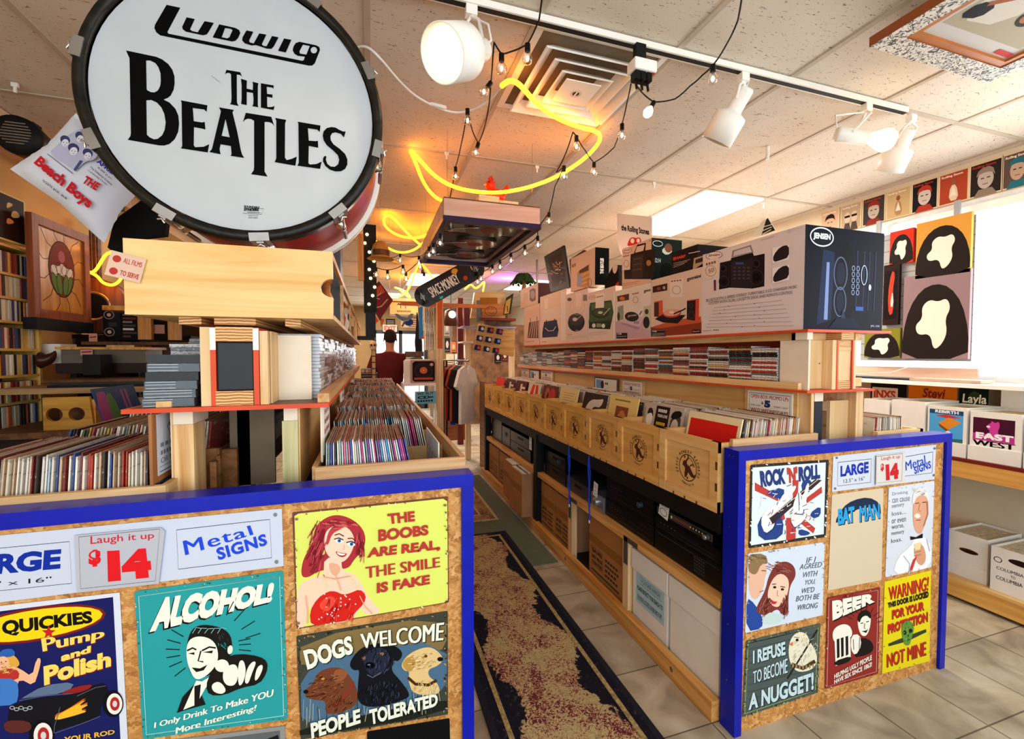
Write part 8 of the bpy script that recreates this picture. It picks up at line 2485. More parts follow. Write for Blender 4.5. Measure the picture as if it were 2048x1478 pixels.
mb = MB(); c = at(778,524,'y',3.95); mb.lathe((c.x,c.y,c.z),(.3,-.3,.9),[(0,0),(.08,.01),(.085,.018),(.08,.022),(0,.012)],paint('cream_disc','#d8bf7a',.6),24,True); mb.tube([(c.x,c.y,c.z + .02),(c.x,c.y,ZC - .002)],.0012,STEEL,n=4)
solid('hanging_disc','cream oval disc hanging under the rope light','disc',mb)
# red patterned cushion
mb = MB(); Q = [at(*q,'y',4.0) for q in ((730,588),(758,562),(786,600),(760,640))]
mb.prism(Q,(0,.08,0),ink('#7a2a2a'))
A = Art(mb,(0,4.0,0),(1,0,0),(0,0,1),crop=(640,440,5.686)); A.poly([(600,800),(690,740),(740,820),(650,860)],'#c8502c'); A.ell(630,950,45,45,'#a01c1c',0); A.line([(560,850),(640,870),(700,830)],14,'#c89a8a'); A.line([(600,1010),(700,980),(770,900)],14,'#c8a05a'); A.line([(560,900),(600,880),(680,900)],8,'#d8c0b0')
p = at(758,562,'y',4.04)
mb.tube([(p.x,4.04,p.z - .01),(p.x,4.04,ZC - .002)],.0012,STEEL,n=4)
solid('cushion','red patterned cushion hanging by one corner','cushion',mb,bevel=0)
for l,q,cols in (('pennant of green, orange and blue beside the exit sign',((747,625),(757,642),(742,655)),('#2f8a3a','#d8502a','#2a4ab5')),('smaller pennant of green and orange',((760,634),(769,640),(762,655)),('#4a8a3a','#d8602a','#d8602a'))):
 mb = MB(); P_ = [at(*x,'y',4.6) for x in q]
 mb.prism(P_,(0,.004,0),ink(cols[1]))
 A = Art(mb,(0,4.6,0),(1,0,0),(0,0,1),crop=(0,0,1)); A.poly([q[0],((q[0][0] + q[1][0]) / 2,(q[0][1] + q[1][1]) / 2),((q[0][0] + q[2][0]) / 2,(q[0][1] + q[2][1]) / 2)],cols[0]); A.poly([q[2],((q[2][0] + q[1][0]) / 2,(q[2][1] + q[1][1]) / 2),(q[2][0] + 1,q[2][1] - 6)],cols[2])
 mb.tube([(P_[0].x,4.602,P_[0].z - .005),(P_[0].x,4.602,ZC - .002)],.001,STEEL,n=4)
 solid('pennant',l,'flag',mb)
# ---- back wall dressing
t = thing('exit_sign','red lettered exit sign over the double glass door','sign',tuple(at(780,662,'y',11.95)))
a,b_ = at(766,663,'y',11.95),at(794,650,'y',11.95)
mb = MB(); mb.box((a.x,11.95,a.z),(b_.x,12.02,b_.z),ink('#e8d8c8')); A = Art(mb,(a.x,11.95,a.z),(1,0,0),(0,0,1),eps=.002); w,h = b_.x - a.x,b_.z - a.z
A.text('EXIT',(w * .08,h * .15),(w * .92,h * .15),(w * .08,h * .85),glow('exit_red','#e0281c',1.2),.05); mb.build('panel',t)
mb = MB(); mb.box((a.x + .1,12.02,a.z + .03),(b_.x - .1,12.098,b_.z - .03),BLACK); mb.build('mount',t)
blk('banner','striped banner with a blue disc over the glass door','banner',802,638,846,655,12.07,.03,'#d8c0a8',lambda A,w,h: ([A.rect(w * .35,h * (.1 + i * .22),w * .98,h * (.2 + i * .22),'#a8402c') for i in range(4)],A.ell(w * .35,h * .62,.12,.1,'#1c2a5c'),A.line([(w * .05,h * .1),(w * .2,h * .8)],.05,'#5a3a2a')))
blk('picture','dark speaker grille picture left of the striped banner','picture',772,638,790,650,12.07,.03,'#2a221e',lambda A,w,h: [A.rect(w * .1,h * (.15 + i * .25),w * .9,h * (.25 + i * .25),'#b5a088') for i in range(3)])
t = thing('hanging_carton','kraft carton with a dark palm print hung above the door','box',tuple(at(808,628,'y',8.5)))
a,b_ = at(780,628,'y',8.5),at(836,604,'y',8.5)
mb = MB(); mb.box((a.x,8.5,a.z),(b_.x,8.9,b_.z),KRAFT); A = Art(mb,(a.x,8.5,a.z),(1,0,0),(0,0,1),eps=.001); w,h = b_.x - a.x,b_.z - a.z
for x in (.38,.55):
 A.line([(w * x,h * .45),(w * x,h * .75)],.012,'#2a1c12')
 for k in range(5):
  A.line([(w * x,h * .75),(w * x + .07 * math.cos(k * PI / 4),h * .75 + .04 * math.sin(k * PI / 4))],.012,'#2a1c12')
A.text('#######',(w * .25,h * .2),(w * .75,h * .2),(w * .25,h * .32),'#5a3a1c',.02)
mb.build('body',t)
mb = MB(); mb.box((a.x - .05,8.45,b_.z),(b_.x + .3,8.95,b_.z + .05),wood('orange_board','#a8541c','#d07a34','X')); mb.build('top_board',t)
for x in (a.x,b_.x):
 mb = MB(); mb.tube([(x,8.7,b_.z + .05),(x,8.7,ZC - .002)],.003,STEEL,n=4); mb.build('hanger_wire',t)
mb = MB(); A = Art(mb,(0,8.4,0),(1,0,0),(0,0,1),crop=(640,440,5.686))
P_ = [A.p(q,0) for q in ((850,1065),(880,1065),(930,1100),(990,1110),(1030,1065),(1065,1065),(1050,1110),(1010,1140),(940,1150),(890,1120))]
mb.prism(P_,(0,.04,0),BLACK); mb.tube([(P_[3].x,8.43,P_[3].z),(P_[3].x,8.43,ZC - .002)],.003,STEEL,n=4)
solid('hanging_horns','black horn shape hanging below the kraft carton','ornament',mb)
# ---- person with the back turned
px_,py_ = .245,6.05
t = thing('person','person seen from behind in a dark maroon jacket','person',(px_,py_,.012))
def skin(name,verts,edges,radii,mat,root=0,sub=2):
 me = bpy.data.meshes.new(name)
 me.from_pydata([(v[0],v[1],v[2]) for v in verts],edges,[])
 me.materials.append(mat)
 o = bpy.data.objects.new(name,me)
 COL.objects.link(o)
 o.parent = t
 ORG[o.name] = ORG[t.name]
 sk = o.modifiers.new('skin','SKIN'); sk.use_smooth_shade = True
 for i,r_ in enumerate(radii):
  me.skin_vertices[0].data[i].radius = r_ if isinstance(r_,tuple) else (r_,r_)
 me.skin_vertices[0].data[root].use_root = True
 sb = o.modifiers.new('subsurf','SUBSURF'); sb.levels = sb.render_levels = sub
 return o
SKIN = paint('skin','#b5785c',.5,var=.05)
TZ = lambda p: (p[0],p[1],p[2])
skin('body',[(0,0,.95),(0,0,1.15),(0,0,1.38),(0,0,1.50),(0,.01,1.56),(.005,.02,1.66),(.005,.02,1.745),(.19,0,1.42),(.25,.02,1.15),(.22,.20,1.05),(.20,.28,1.05),(-.19,0,1.42),(-.25,.02,1.15),(-.20,.20,1.06),(-.18,.28,1.06),(.09,0,.88),(.10,0,.48),(.10,.0,.07),(.10,.14,.035),(-.09,0,.88),(-.10,0,.48),(-.10,0,.07),(-.10,.14,.035)],
     [(0,1),(1,2),(2,3),(3,4),(4,5),(5,6),(2,7),(7,8),(8,9),(9,10),(2,11),(11,12),(12,13),(13,14),(0,15),(15,16),(16,17),(17,18),(0,19),(19,20),(20,21),(21,22)],
     [(.14,.10),(.14,.10),(.15,.10),.055,.055,(.078,.09),(.06,.07),.055,.042,.034,.03,.055,.042,.034,.03,.075,.055,.042,.038,.075,.055,.042,.038],SKIN)
JK = paint('maroon_cloth','#5a1014',.8,var=.15,sc=12)
skin('jacket',[(0,0,.98),(0,0,1.18),(0,-.005,1.38),(0,0,1.46),(0,.005,1.50),(.185,0,1.40),(.265,.02,1.14),(.235,.16,1.07),(-.185,0,1.40),(-.265,.02,1.14),(-.215,.16,1.08)],
     [(0,1),(1,2),(2,3),(3,4),(2,5),(5,6),(6,7),(2,8),(8,9),(9,10)],[(.19,.135),(.185,.135),(.20,.13),(.10,.09),(.068,.07),.088,.072,.06,.088,.072,.06],JK)
skin('trousers',[(0,0,.98),(.09,0,.86),(.10,0,.48),(.10,0,.10),(-.09,0,.86),(-.10,0,.48),(-.10,0,.10)],[(0,1),(1,2),(2,3),(0,4),(4,5),(5,6)],[(.165,.12),.10,.078,.065,.10,.078,.065],paint('navy_cloth','#181c2c',.85))
skin('shoes',[(.10,-.05,.04),(.10,.17,.035)],[(0,1)],[.048,.045],BLACK)
skin('shoes',[(-.10,-.05,.04),(-.10,.17,.035)],[(0,1)],[.048,.045],BLACK)
mb = MB(); mb.ball((px_ + .005,py_ - .005,1.70),.098,paint('dark_hair','#231815',.8,var=.4,sc=60),18,(.86,1.0,1.0)); o = mb.build('hair',t)
mb = MB()
for s in (-1,1):
 mb.ball((px_ + .005 + s * .082,py_ + .02,1.655),.022,SKIN,10,(.4,.7,1.3))
for s in (-1,1):
 mb.ball((px_ + .005 + s * .03,py_ + .10,1.665),.010,BLACK,8)
mb.ball((px_ + .005,py_ + .115,1.635),.016,SKIN,8,(.7,1,1.2)); mb.ball((px_ + .005,py_ + .10,1.595),.02,paint('lips','#8a4a40',.5),8,(1.1,.4,.3))
mb.build('face',t)
# ---- record display, glass cabinet and post in the middle of the floor
cab = thing('glass_cabinet','white framed glass cabinet with a blue sign on its front','cabinet',(.62,5.4,0))
a,b_ = at(806,772,'y',5.25),at(872,766,'y',5.25)
cx0,cx1,czt = a.x,b_.x,b_.z
mb = MB(); mb.box((cx0,5.25,czt - .03),(cx1,5.55,czt),WHITE); mb.build('top',cab)
for x in (cx0,cx1 - .02):
 for y in (5.25,5.53):
  mb = MB(); mb.box((x,y,0),(x + .02,y + .02,czt - .03),WHITE); mb.build('leg',cab)
mb = MB(); mb.box((cx0 + .02,5.26,.1),(cx1 - .02,5.262,czt - .03),GLASS); mb.build('glass',cab)
mb = MB(); mb.box((cx0 + .02,5.27,.08),(cx1 - .02,5.54,.1),WHITE); mb.box((cx0 + .02,5.3,czt * .6),(cx1 - .02,5.54,czt * .6 + .015),WHITE); mb.build('shelf',cab)
blk('sign','pale blue sign reading we buy CDs on the glass cabinet','sign',830,782,872,808,5.235,.004,'#7ab5cc',lambda A,w,h: (A.text('WE BUY',(w * .1,h * .68),(w * .9,h * .74),(w * .1,h * .9),'#22363f',.04),A.text('CDs',(w * .12,h * .38),(w * .88,h * .42),(w * .12,h * .62),'#22363f',.06),A.text('######',(w * .12,h * .1),(w * .88,h * .14),(w * .12,h * .32),'#22363f',.06)))
t = thing('record_display','framed black record with an orange label on the glass cabinet','record',tuple(at(848,766,'y',5.28)))
a,b_ = at(822,765.5,'y',5.28),at(872,720,'y',5.28)
w,h = b_.x - a.x,b_.z - a.z
mb = MB(); mb.box((a.x,5.28,czt + .0005),(b_.x,5.32,b_.z),ink('#b58a78')); A = Art(mb,(a.x,5.28,a.z),(1,0,0),(0,0,1),eps=.0005)
A.poly([(w * .14,h * .04),(w * .9,h * .04),(w * .95,h * .12),(w * .95,h * .88),(w * .86,h * .95),(w * .16,h * .95),(w * .06,h * .86),(w * .06,h * .12)],'#1c1216'); A.ell(w * .5,h * .52,w * .40,h * .40,'#2a1c1c'); A.ring(w * .5,h * .52,w * .34,h * .34,.004,'#4a3430'); A.ell(w * .5,h * .54,w * .15,h * .15,'#c8643c'); A.ell(w * .5,h * .54,w * .02,h * .02,'#f0d8c0'); A.rect(w * .12,h * .13,w * .88,h * .22,'#b5542c'); A.ell(w * .82,h * .8,w * .07,h * .07,'#d8a088')
mb.build('sleeve',t)
for i in range(10):
 mb = MB(); mb.box((a.x - .08 + .004 * i,5.33 + i * .022,czt + .0005),(a.x + .26,5.345 + i * .022,b_.z - .01 + .002 * i),CARD)
 solid('record_sleeve','white record sleeve filed behind the framed black record','record',mb,'sleeves behind the framed record')
blk('poster','black and white photo of a crowd above the record display','poster',812,714,846,735,5.66,.01,'#c8c4b4',lambda A,w,h: ([A.ell(w * x,h * y,w * .13,h * .2,'#e0dcc8') for x,y in ((.25,.4),(.7,.5))],A.poly([(0,h * .6),(w * .4,h),(w,h),(w,h * .7)],'#5a5a4c',sm=1)))
mb = MB(); a,b_ = at(812,713,'y',5.74),at(847,703,'y',5.74); mb.box((a.x,5.70,a.z),(b_.x,5.95,b_.z),DARKW); mb.box((a.x + .02,5.77,czt),(b_.x - .02,5.8,a.z),DARKW); solid('wooden_stand','dark wooden stand behind the record display','stand',mb)
t = thing('wooden_post','pine post painted orange at the top, beside the record display','post',tuple(at(880,855,'y',5.2)))
a,b_ = at(873.5,585,'y',5.2),at(886.5,697,'y',5.2)
mb = MB(); mb.box((a.x,5.2,0),(b_.x,5.27,a.z),PINEZ); mb.build('post',t)
mb = MB(); mb.box((a.x + .006,5.196,b_.z),(b_.x - .006,5.1995,a.z - .02),paint('orange_panel','#b8581a',.5)); mb.build('painted_strip',t)
zb_ = at(880,612,'y',5.2).z
mb = MB(); mb.box((a.x - .4,5.275,zb_),(a.x + .62,5.32,zb_ + .045),wood('orange_board','#a8541c','#d07a34','X')); solid('wooden_beam','orange wooden beam nailed across the pine post','beam',mb)
# hung skate decks
for i in range(6):
 x = at(851 + i * 3.8,640,'y',5.45).x
 z1,z0 = at(860,592 + i * 1.2,'y',5.45).z,at(860,700,'y',5.45).z
 mb = MB()
 P3 = [(x + .006 * math.sin(k * .9),5.45 + i * .02 + .03 * math.sin(PI * k / 8),z0 + (z1 - z0) * k / 8) for k in range(9)]
 for k in range(8):
  p,q = P3[k],P3[k + 1]
  mb.box((min(p[0],q[0]) - .004,p[1],p[2]),(max(p[0],q[0]) + .005,p[1] + .19,q[2]),paint('deck_face%d' % (i % 3),('#e0d8c8','#d8c8ac','#e8e4dc')[i % 3],.5,var=.4,sc=14))
 solid('skateboard_deck','pale skateboard deck hanging upright in the row beside the pine post','skateboard',mb,'skate decks hung by the post')
mb = MB(); x0_,x1_ = at(848,595,'y',5.5).x,at(873,595,'y',5.5).x; zz = at(860,590,'y',5.5).z
mb.box((x0_,5.45,zz),(x1_,5.87,zz + .03),PINEX); mb.box((x1_ - .04,5.83,0),(x1_,5.87,zz + .03),PINEZ); solid('deck_rack','pine rack the pale skate decks hang from','rack',mb)
blk('hanging_flag','narrow blue and white flag hanging beside the skate decks','flag',838,600,848,678,6.2,.006,'#3a86d0',lambda A,w,h: (A.mb.box((A.O.x,6.2,A.O.z + h - .001),(A.O.x + .004,6.204,ZC - .002),STEEL),A.poly([(0,h),(w,h),(w,h * .86),(0,h * .8)],'#e8e4dc'),A.poly([(w * .3,0),(w,0),(w,h * .15)],'#d8402a')))
t = thing('umbrella','closed black umbrella leaning by the glass door','umbrella',tuple(at(836,704,'y',6.4)))
a,b_ = at(838,704,'y',6.4),at(834,625,'y',6.4)
mb = MB(); mb.tube([a + Vector((0,0,.0)),a + (b_ - a) * .25,a + (b_ - a) * .7,b_],[.05,.055,.02,.008],BLACK,n=8); mb.build('canopy',t)
mb = MB(); mb.tube([(a.x,a.y,0),a],.006,BLACK,n=5); mb.build('shaft',t)
# cassette column with a skull near the person
t = thing('cassette_column','narrow column of tan cassettes topped with a skull','column',tuple(at(747,760,'y',5.2)))
a,b_ = at(743.5,762,'y',5.2),at(751.5,700,'y',5.2)
mb = MB(); mb.box((a.x,5.2,.0),(b_.x,5.26,b_.z),paint('column_wood','#3a2a1c',.6)); mb.build('frame',t)
for i in range(5):
 mb = MB(); z_ = a.z + (b_.z - a.z) * i / 5; mb.box((a.x + .005,5.194,z_ + .006),(b_.x - .005,5.1995,z_ + (b_.z - a.z) / 5 - .006),ink('#c8a878')); mb.build('cassette',t)
c = at(746,692,'y',5.22)
mb = MB(); mb.ball((c.x,c.y,b_.z + .055),.05,paint('bone','#c8a47a',.6),14,(.9,1,1)); mb.ball((c.x,c.y - .02,b_.z + .02),.03,paint('bone','#c8a47a',.6),10); mb.build('skull',t)
mb = MB()
for s in (-1,1):
 mb.ball((c.x + s * .018,c.y - .045,b_.z + .055),.012,BLACK,8)
mb.build('eye_socket',t)
# record crate rack left of it
blk('record_crate','wire crate of records behind the tan cassette column','crate',722,738,744,762,5.4,.3,'#3a3230',lambda A,w,h: ([A.rect(w * (i * .09),h * .7,w * (i * .09 + .07),h * .98,random.choice(['#b58a6a','#d8b89a','#8a5a44'])) for i in range(11)],[A.rect(0,h * (.2 + .2 * i),w,h * (.23 + .2 * i),'#c8c0b8') for i in range(3)]))
o = bpy.data.objects['record_crate'] if 'record_crate' in bpy.data.objects else None
mb = MB(); x0_,x1_,zz = at(700,764,'y',5.35).x,at(752,764,'y',5.35).x,at(740,763,'y',5.4).z
mb.box((x0_,5.27,zz - .03),(x1_,5.9,zz - .001),DARKW); mb.box((x0_ + .02,5.4,0),(x1_ - .02,5.8,zz - .03),DARKW); solid('wooden_stand','dark stand under the wire record crate','stand',mb)
# ---- rack of shirts
rk = thing('clothes_rack','black clothes rack at the end of the crates','clothes rack',(1.05,5.35,0))
zr = at(930,722,'y',5.2).z
RX0 = at(955,720,'y',5.15)
mb = MB(); mb.tube([(.955,6.06,zr),(.98,5.95,zr),(1.135,5.26,zr)],.011,STEEL,n=8); mb.build('rail',rk)
for p in ((.98,5.95),(.955,6.06)):
 mb = MB(); mb.tube([(p[0],p[1],0),(p[0],p[1],zr)],.012,BLACK,n=8); mb.build('upright',rk)
 mb = MB(); mb.box((p[0] - .12,p[1] - .02,0),(p[0] + .18,p[1] + .02,.02),BLACK); mb.build('foot',rk)
def shirt(label,f,col,wd=.40,ln=.70,rot=0.0):
 x,y = 1.125 - .11 * f,5.31 + .52 * f
 t = thing('t_shirt',label,'shirt',(x,y,zr - .75),'shirts on the black rack')
 M = Matrix.Translation((x,y,0)) @ Matrix.Rotation(R(52) + rot,4,'Z')
 zt = zr - .06
 h = wd / 2
 outl = [(-.075,zt),(-h,zt - .05),(-h - .11,zt - .24),(-h - .02,zt - .29),(-h + .035,zt - .2),(-h + .02,zt - ln),(0,zt - ln - .012),(h - .02,zt - ln),(h - .035,zt - .2),(h + .02,zt - .29),(h + .11,zt - .24),(h,zt - .05),(.075,zt),(0,zt - .06)]
 c_ = paint('cloth_' + col.lstrip('#'),col,.9,var=.08,sc=14,bump=.25)
 mb = MB()
 vs = [M @ Vector((a,-.018 + .004 * math.sin(a * 30),b)) for a,b in outl]
 off = M.to_3x3() @ Vector((0,.036,0))
 mb.prism(vs,off,c_)
 mb.build('cloth',t)
 mb = MB()
 mb.tube([M @ Vector(p) for p in ((-.17,0,zt - .06),(0,0,zt + .005),(.17,0,zt - .06))],.007,WHITE,n=6)
 e_ = Vector((.974,.224,0))
 mb.tube([M @ Vector((0,0,z_)) + e_ * q_ for q_,z_ in ((0,zt + .005),(.020,zr - .014),(.021,zr + .008),(0,zr + .020),(-.020,zr + .006))],.003,STEEL,n=5)
 mb.build('hanger',t)
 return t
for l,f,c_ in (('white shirt hanging at the near end of the rack',.03,'#ebe6de'),('black shirt second on the rack behind the white one',.16,'#17151a'),('black shirt with a plum collar third on the rack',.29,'#2a1c28'),('charcoal shirt in the middle of the rack',.42,'#24242a'),('orange shirt showing past the black ones',.56,'#c8502c'),('black shirt beyond the orange one',.70,'#141318'),('red shirt at the far end of the rack',.84,'#a8281c')):
 shirt(l,f,c_)
blk('blue_banner','blue cloth hanging low behind the shirts','cloth',901,808,911,850,5.62,.01,'#1f4ac8')
# magazine shelves at the far end of the crates
t = thing('magazine_rack','dark rack of thin shelves between the shirts and the far crate','rack',(1.36,5.35,.3))
a,b_ = at(946,880,'y',5.25),at(974,770,'y',5.25)
a.x += .17; b_.x += .08
for x in (a.x,b_.x + .09):
 mb = MB(); mb.box((x,5.25,0),(x + .02,5.6,at(960,765,'y',5.25).z),BROWNW); mb.build('upright',t)
for i,py in enumerate((790,812,835,862,905)):
 z_ = at(960,py,'y',5.25).z
 mb = MB(); mb.box((a.x + .02,5.22,z_),(b_.x + .09,5.58,z_ + .012),BLACK); mb.build('shelf',t)
 if i < 4:
  mb = MB(); mb.box((a.x + .04,5.26,z_ + .0125),(b_.x + .07,5.54,z_ + .05 + .01 * (i % 2)),paint('magazine_pile%d' % i,('#4a3a30','#8a7a68','#a89684','#1c1a1c')[i],.6,var=.6,sc=60)); solid('magazine_pile',('brown magazine pile topmost on the dark rack','tan magazine pile second on the dark rack','pale magazine pile third on the dark rack','black magazine pile lowest on the dark rack')[i],'magazines',mb)
t = thing('suitcase','brown old suitcase on the lowest board by the far crate','suitcase',tuple(at(962,905,'y',5.35)))
z_ = at(960,905,'y',5.25).z + .0125
mb = MB(); mb.box((a.x + .05,5.27,z_),(b_.x + .07,5.55,z_ + .17),wood('suitcase_brown','#4a2014','#6b3020','X')); mb.build('body',t,bevel=.01)
mb = MB(); mb.box((a.x + .048,5.268,z_ + .08),(b_.x + .072,5.552,z_ + .095),STEEL); mb.build('band',t)
# stores shelf with nine small boxes, wooden pictures
t = thing('display_shelf','white topped shelf above the shirts with a slanted box of small boxes','shelf',tuple(at(990,700,'y',5.9)))
a,b_ = at(924,655,'y',5.9),at(1030,640,'y',5.9)
mb = MB(); mb.box((a.x,5.85,a.z),(b_.x,6.2,a.z + .02),paint('lavender_shelf','#9aa4c8',.5)); mb.build('shelf',t)
for px in (933,1022):
 p = at(px,700,'y',5.9)
 mb = MB(); mb.box((p.x,5.95,0),(p.x + .07,6.02,a.z),PINEZ); mb.build('leg',t)
z2 = at(960,686,'y',5.9).z
mb = MB(); mb.box((a.x,5.85,z2),(a.x + .2,6.2,z2 + .02),WHITE); mb.build('shelf',t)
C7 = (860,560,7.39)
mb = MB()
A = Art(mb,(0,5.7,0),(1,0,0),(0,0,1),crop=C7)
P_ = [A.p(q,0) for q in ((740,640),(1260,760),(1240,1130),(660,1020))]
mb.prism(P_,(0,.14,0),wood('box_display','#b5823c','#d8aa64','X'))
mb.build('box_board',t)
k = 0
for r_,y in enumerate((690,830,970)):
 for c2,x in enumerate((730,865,1000)):
  x0_,y0_ = x - r_ * 28,y + c2 * 22 - 15
  mb = MB(); A = Art(mb,(0,5.66,0),(1,0,0),(0,0,1),crop=C7)
  q_ = [A.p(q,0) for q in ((x0_,y0_),(x0_ + 80,y0_ + 14),(x0_ + 66,y0_ + 90),(x0_ - 14,y0_ + 74))]
  mb.prism(q_,(0,.038,0),ink('#1c2a5a')); A.k = 2; A.ell(x0_ + 45,y0_ + 45,22,26,random.choice(['#d8d0c8','#c8402c','#e8e0d0','#8aa4d8']))
  solid('small_box','small navy box with a round print in the three by three display','box',mb,'navy boxes in the slanted display')
mb = MB(); A = Art(mb,(0,5.95,0),(1,0,0),(0,0,1),crop=C7)
zsh = a.z + .0205
for nm,l,q,c_,th in (('framed_board','large pale wooden frame standing over the slanted display',((660,180),(1110,180),(1110,560),(600,560)),GOLD,.06),('wooden_plaque','orange wooden plaque with a carved face',((760,360),(1115,350),(1090,520),(770,540)),None,.03),('framed_picture','small framed picture with a gold figure beside the carved plaque',((1130,260),(1235,195),(1190,500),(1090,515)),None,.02),('grey_board','slim grey board standing at the end of the wooden frame',((685,300),(745,300),(765,615),(690,620)),paint('slate','#6a7274',.6),.03),('guitar_case','plum coloured instrument case standing beside the wooden frame',((500,400),(580,390),(590,680),(510,690)),paint('plum','#6a2438',.5),.1)):
 dep = {'framed_board': 6.10,'wooden_plaque': 6.0,'framed_picture': 5.98,'grey_board': 5.96,'guitar_case': 6.05}[nm]
 mb = MB(); A = Art(mb,(0,dep,0),(1,0,0),(0,0,1),crop=C7)
 Q = [A.p(q_,0) for q_ in q]
 if nm == 'framed_board':
  I = [A.p(q_,0) for q_ in ((740,260),(1000,260),(1000,500),(720,500))]
  mb.prism(Q,(0,th,0),c_,[I]); mb.prism(I,(0,.01,0),ink('#b5702a'))
 elif nm == 'wooden_plaque':
  mb.prism(Q,(0,th,0),wood('plaque','#a85a1c','#c87a2c','X')); A.k = 3; A.ring(900,460,90,70,8,'#5a2c10'); A.ring(860,430,18,18,5,'#5a2c10'); A.ring(920,425,18,18,5,'#5a2c10'); A.line([(860,480),(900,500),(950,480)],8,'#5a2c10')
 elif nm == 'framed_picture':
  mb.prism(Q,(0,th,0),ink('#3a3a20')); A.k = 3; A.poly([(1125,310),(1200,260),(1165,490),(1095,500)],'#c89a4a'); A.line([(1140,380),(1150,470)],14,'#5a3a14')
 else:
  mb.prism(Q,(0,th,0),c_)
 solid(nm,l,nm.split('_')[-1],mb)
mb = MB(); p = at(1000,648,'y',5.9); mb.box((at(962,645,'y',5.9).x,5.93,at(1000,641,'y',5.93).z),(at(1033,645,'y',5.9).x,6.15,at(1000,636,'y',5.93).z),paint('red_brown_shelf','#7a2c18',.5)); mb.box((at(975,645,'y',5.9).x,6.0,a.z + .0205),(at(1025,645,'y',5.9).x,6.1,at(1000,641,'y',5.93).z),DARKW); solid('wooden_shelf','red brown shelf board under the carved plaque','shelf',mb)
# palm ornament
c = at(1047,553,'x',1.86)
zb2 = at(1060,572,'x',FX).z + .003
t = thing('palm_ornament','artificial palm tree ornament standing on the small farthest carton','plant',(c.x,c.y,zb2))
mb = MB(); mb.tube([(c.x,c.y,zb2 + .02),(c.x + .01,c.y,(zb2 + c.z) / 2),(c.x,c.y,c.z)],[.03,.024,.02],wood('palm_trunk','#8a5a2c','#b8844a','X',2),n=10); mb.build('trunk',t)
FR = paint('palm_green','#27401c',.6,var=.4,sc=30)
for k in range(11):
 an = 2 * PI * k / 11
 mb = MB()
 L_ = .17
 pts = []
 for j in range(7):
  u = j / 6
  pts.append(Vector((c.x + L_ * u * math.cos(an),c.y + L_ * u * math.sin(an),c.z + .05 * math.sin(PI * min(1,u * 1.3)) - .09 * u * u)))
 sd = Vector((-math.sin(an),math.cos(an),0))
 for j in range(6):
  wl = .05 * math.sin(PI * (j + .8) / 7)
  for s in (-1,1):
   mb.add([pts[j],pts[j + 1],pts[j + 1] + sd * (s * wl) + Vector((0,0,-.025)),pts[j] + sd * (s * wl * .8) + Vector((0,0,-.02))],[(0,1,2,3)],FR)
 mb.tube(pts,.004,FR,n=5)
 mb.build('frond',t)
mb = MB(); mb.box((c.x - .05,c.y - .05,zb2),(c.x + .05,c.y + .05,zb2 + .02),DARKW); mb.build('base',t)
mb = MB(); p = at(1074,560,'x',2.12); mb.cyl((p.x,p.y,1.567),(p.x,p.y,ZC - .002),.014,STEEL); solid('steel_pole','thin steel pole to the ceiling beside the palm ornament','pole',mb)
# white and black pennants above the largest box
mb = MB(); A = Art(mb,(2.3,0,0),(0,-1,0),(0,0,1),crop=(1380,420,3.0786))
P_ = [A.p(q,0) for q in ((445,70),(480,50),(525,125),(440,160),(375,165))]
mb.prism(P_,(.004,0,0),ink('#dcd8c8')); A.poly([(470,55),(480,50),(525,125),(440,155)],'#2a2a28')
for i in range(3):
 A.line([(445,150 - i * 22),(500 + i * 4,120 - i * 16)],5,'#dcd8c8')
p = A.p((470,58)); mb.tube([p,(p.x,p.y,ZC - .03)],.0015,WCABLE,n=4); mb.tube([(p.x,p.y,ZC - .08),(p.x,p.y,ZC - .002)],.012,paint('clear_clip','#e8e4dc',.2),n=6)
solid('hanging_pennant','white pennant with black stripes hanging above the largest stereo box','pennant',mb)
# purple tinted lamp far back on the ceiling
pl = bpy.data.lights.new('purple_lamp','POINT'); pl.energy,pl.color,pl.shadow_soft_size = 14,(.45,.15,1),.05
plo = bpy.data.objects.new('purple_lamp',pl); COL.objects.link(plo); plo.location = (2.2,7.0,2.52)
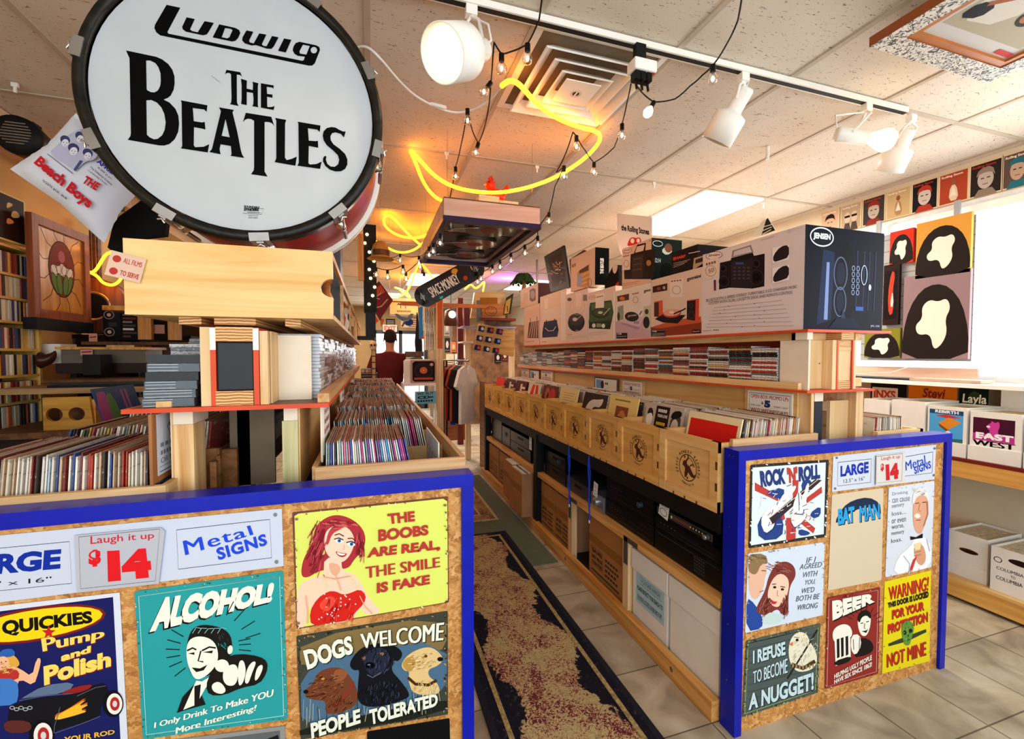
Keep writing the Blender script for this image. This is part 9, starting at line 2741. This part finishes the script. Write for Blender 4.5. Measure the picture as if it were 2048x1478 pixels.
# goods on the far walls
blk('wooden_post','dark red upright beside the far hanging lamp','board',916,596,926,730,7.0,.08,wood('dark_red_post','#4a140e','#6b2418','Z'),floor=True)
t = thing('hanging_lamp','brown hanging lamp glowing beside the pine post','lamp',tuple(at(902,628,'y',6.6)))
c = at(902,630,'y',6.6)
mb = MB(); mb.lathe((c.x,6.6,c.z - .16),(0,0,1),[(.10,0),(.11,.05),(.09,.22),(.03,.25),(0,.25)],paint('lamp_brown','#4a2c20',.5),20); mb.tube([(c.x,6.6,c.z + .09),(c.x,6.6,ZC - .002)],.005,BLACK); mb.build('shade',t)
mb = MB(); mb.ball((c.x,6.5,c.z),.055,FILW,12); mb.build('bulb',t)
FARG = (('black and white photo pinned far behind the hanging lamp',889,640,899,672,'#8a8478'),('dark record sleeve on the far shelving under the photo',889,676,900,705,'#2a2426'),('orange record sleeve on the far shelving',902,684,912,704,'#c86a2a'),('pale figure print on the far shelving',928,690,938,716,'#e0dccf'),
  ('tan record sleeve low on the far shelving',893,708,908,728,'#c8b48c'),('white record sleeve low on the far shelving',910,708,922,730,'#e4e0d6'),('maroon record sleeve on the far right shelving',1004,702,1016,722,'#5a1c1c'),('grey photo on the far right shelving',1018,700,1030,720,'#8f8c86'),('black record sleeve on the far right shelving',990,706,1002,726,'#17151a'))
for l,x0,y0,x1,y1,c_ in FARG:
 blk('record_sleeve',l,'record',x0,y0,x1,y1,8.97,.028,c_,lambda A,w,h: (A.ell(w * .5,h * .55,w * .25,h * .25,'#b5a898'),A.rect(w * .1,h * .1,w * .9,h * .2,'#5a4a44')),'goods on the far shelving')
blk('wooden_cabinet','brown wooden cabinet low behind the shirts','cabinet',886,731,934,800,7.4,.3,wood('far_cabinet','#5a3018','#8a5028','X'),floor=True)
# back counters to close the view
mb = MB(); mb.box((1.6,9.0,0),(3.7,9.4,2.1),paint('back_shelving','#6a4a30',.8,var=.5,sc=6)); solid('back_shelving','brown shelving across the far right of the shop','shelving',mb)
mb = MB(); mb.box((-1.9,9.0,0),(-.3,9.4,2.0),paint('back_shelving','#6a4a30',.8,var=.5,sc=6)); solid('back_shelving','brown shelving across the far end of the wall side aisle','shelving',mb)
# ================================================================== the far masses
o = MASS.build('record_sleeves'); o['kind'] = 'stuff'; o['label'] = 'records packed farther along the bins'; o['category'] = 'records'
me = o.data
edge_i = len(me.materials); me.materials.append(MASS_EDGE)
for i in range(1,len(me.polygons),6):
 me.polygons[i].material_index = edge_i
o = CDM.build('cd_cases'); o['kind'] = 'stuff'; o['label'] = 'CDs stacked farther along the shelves'; o['category'] = 'CDs'
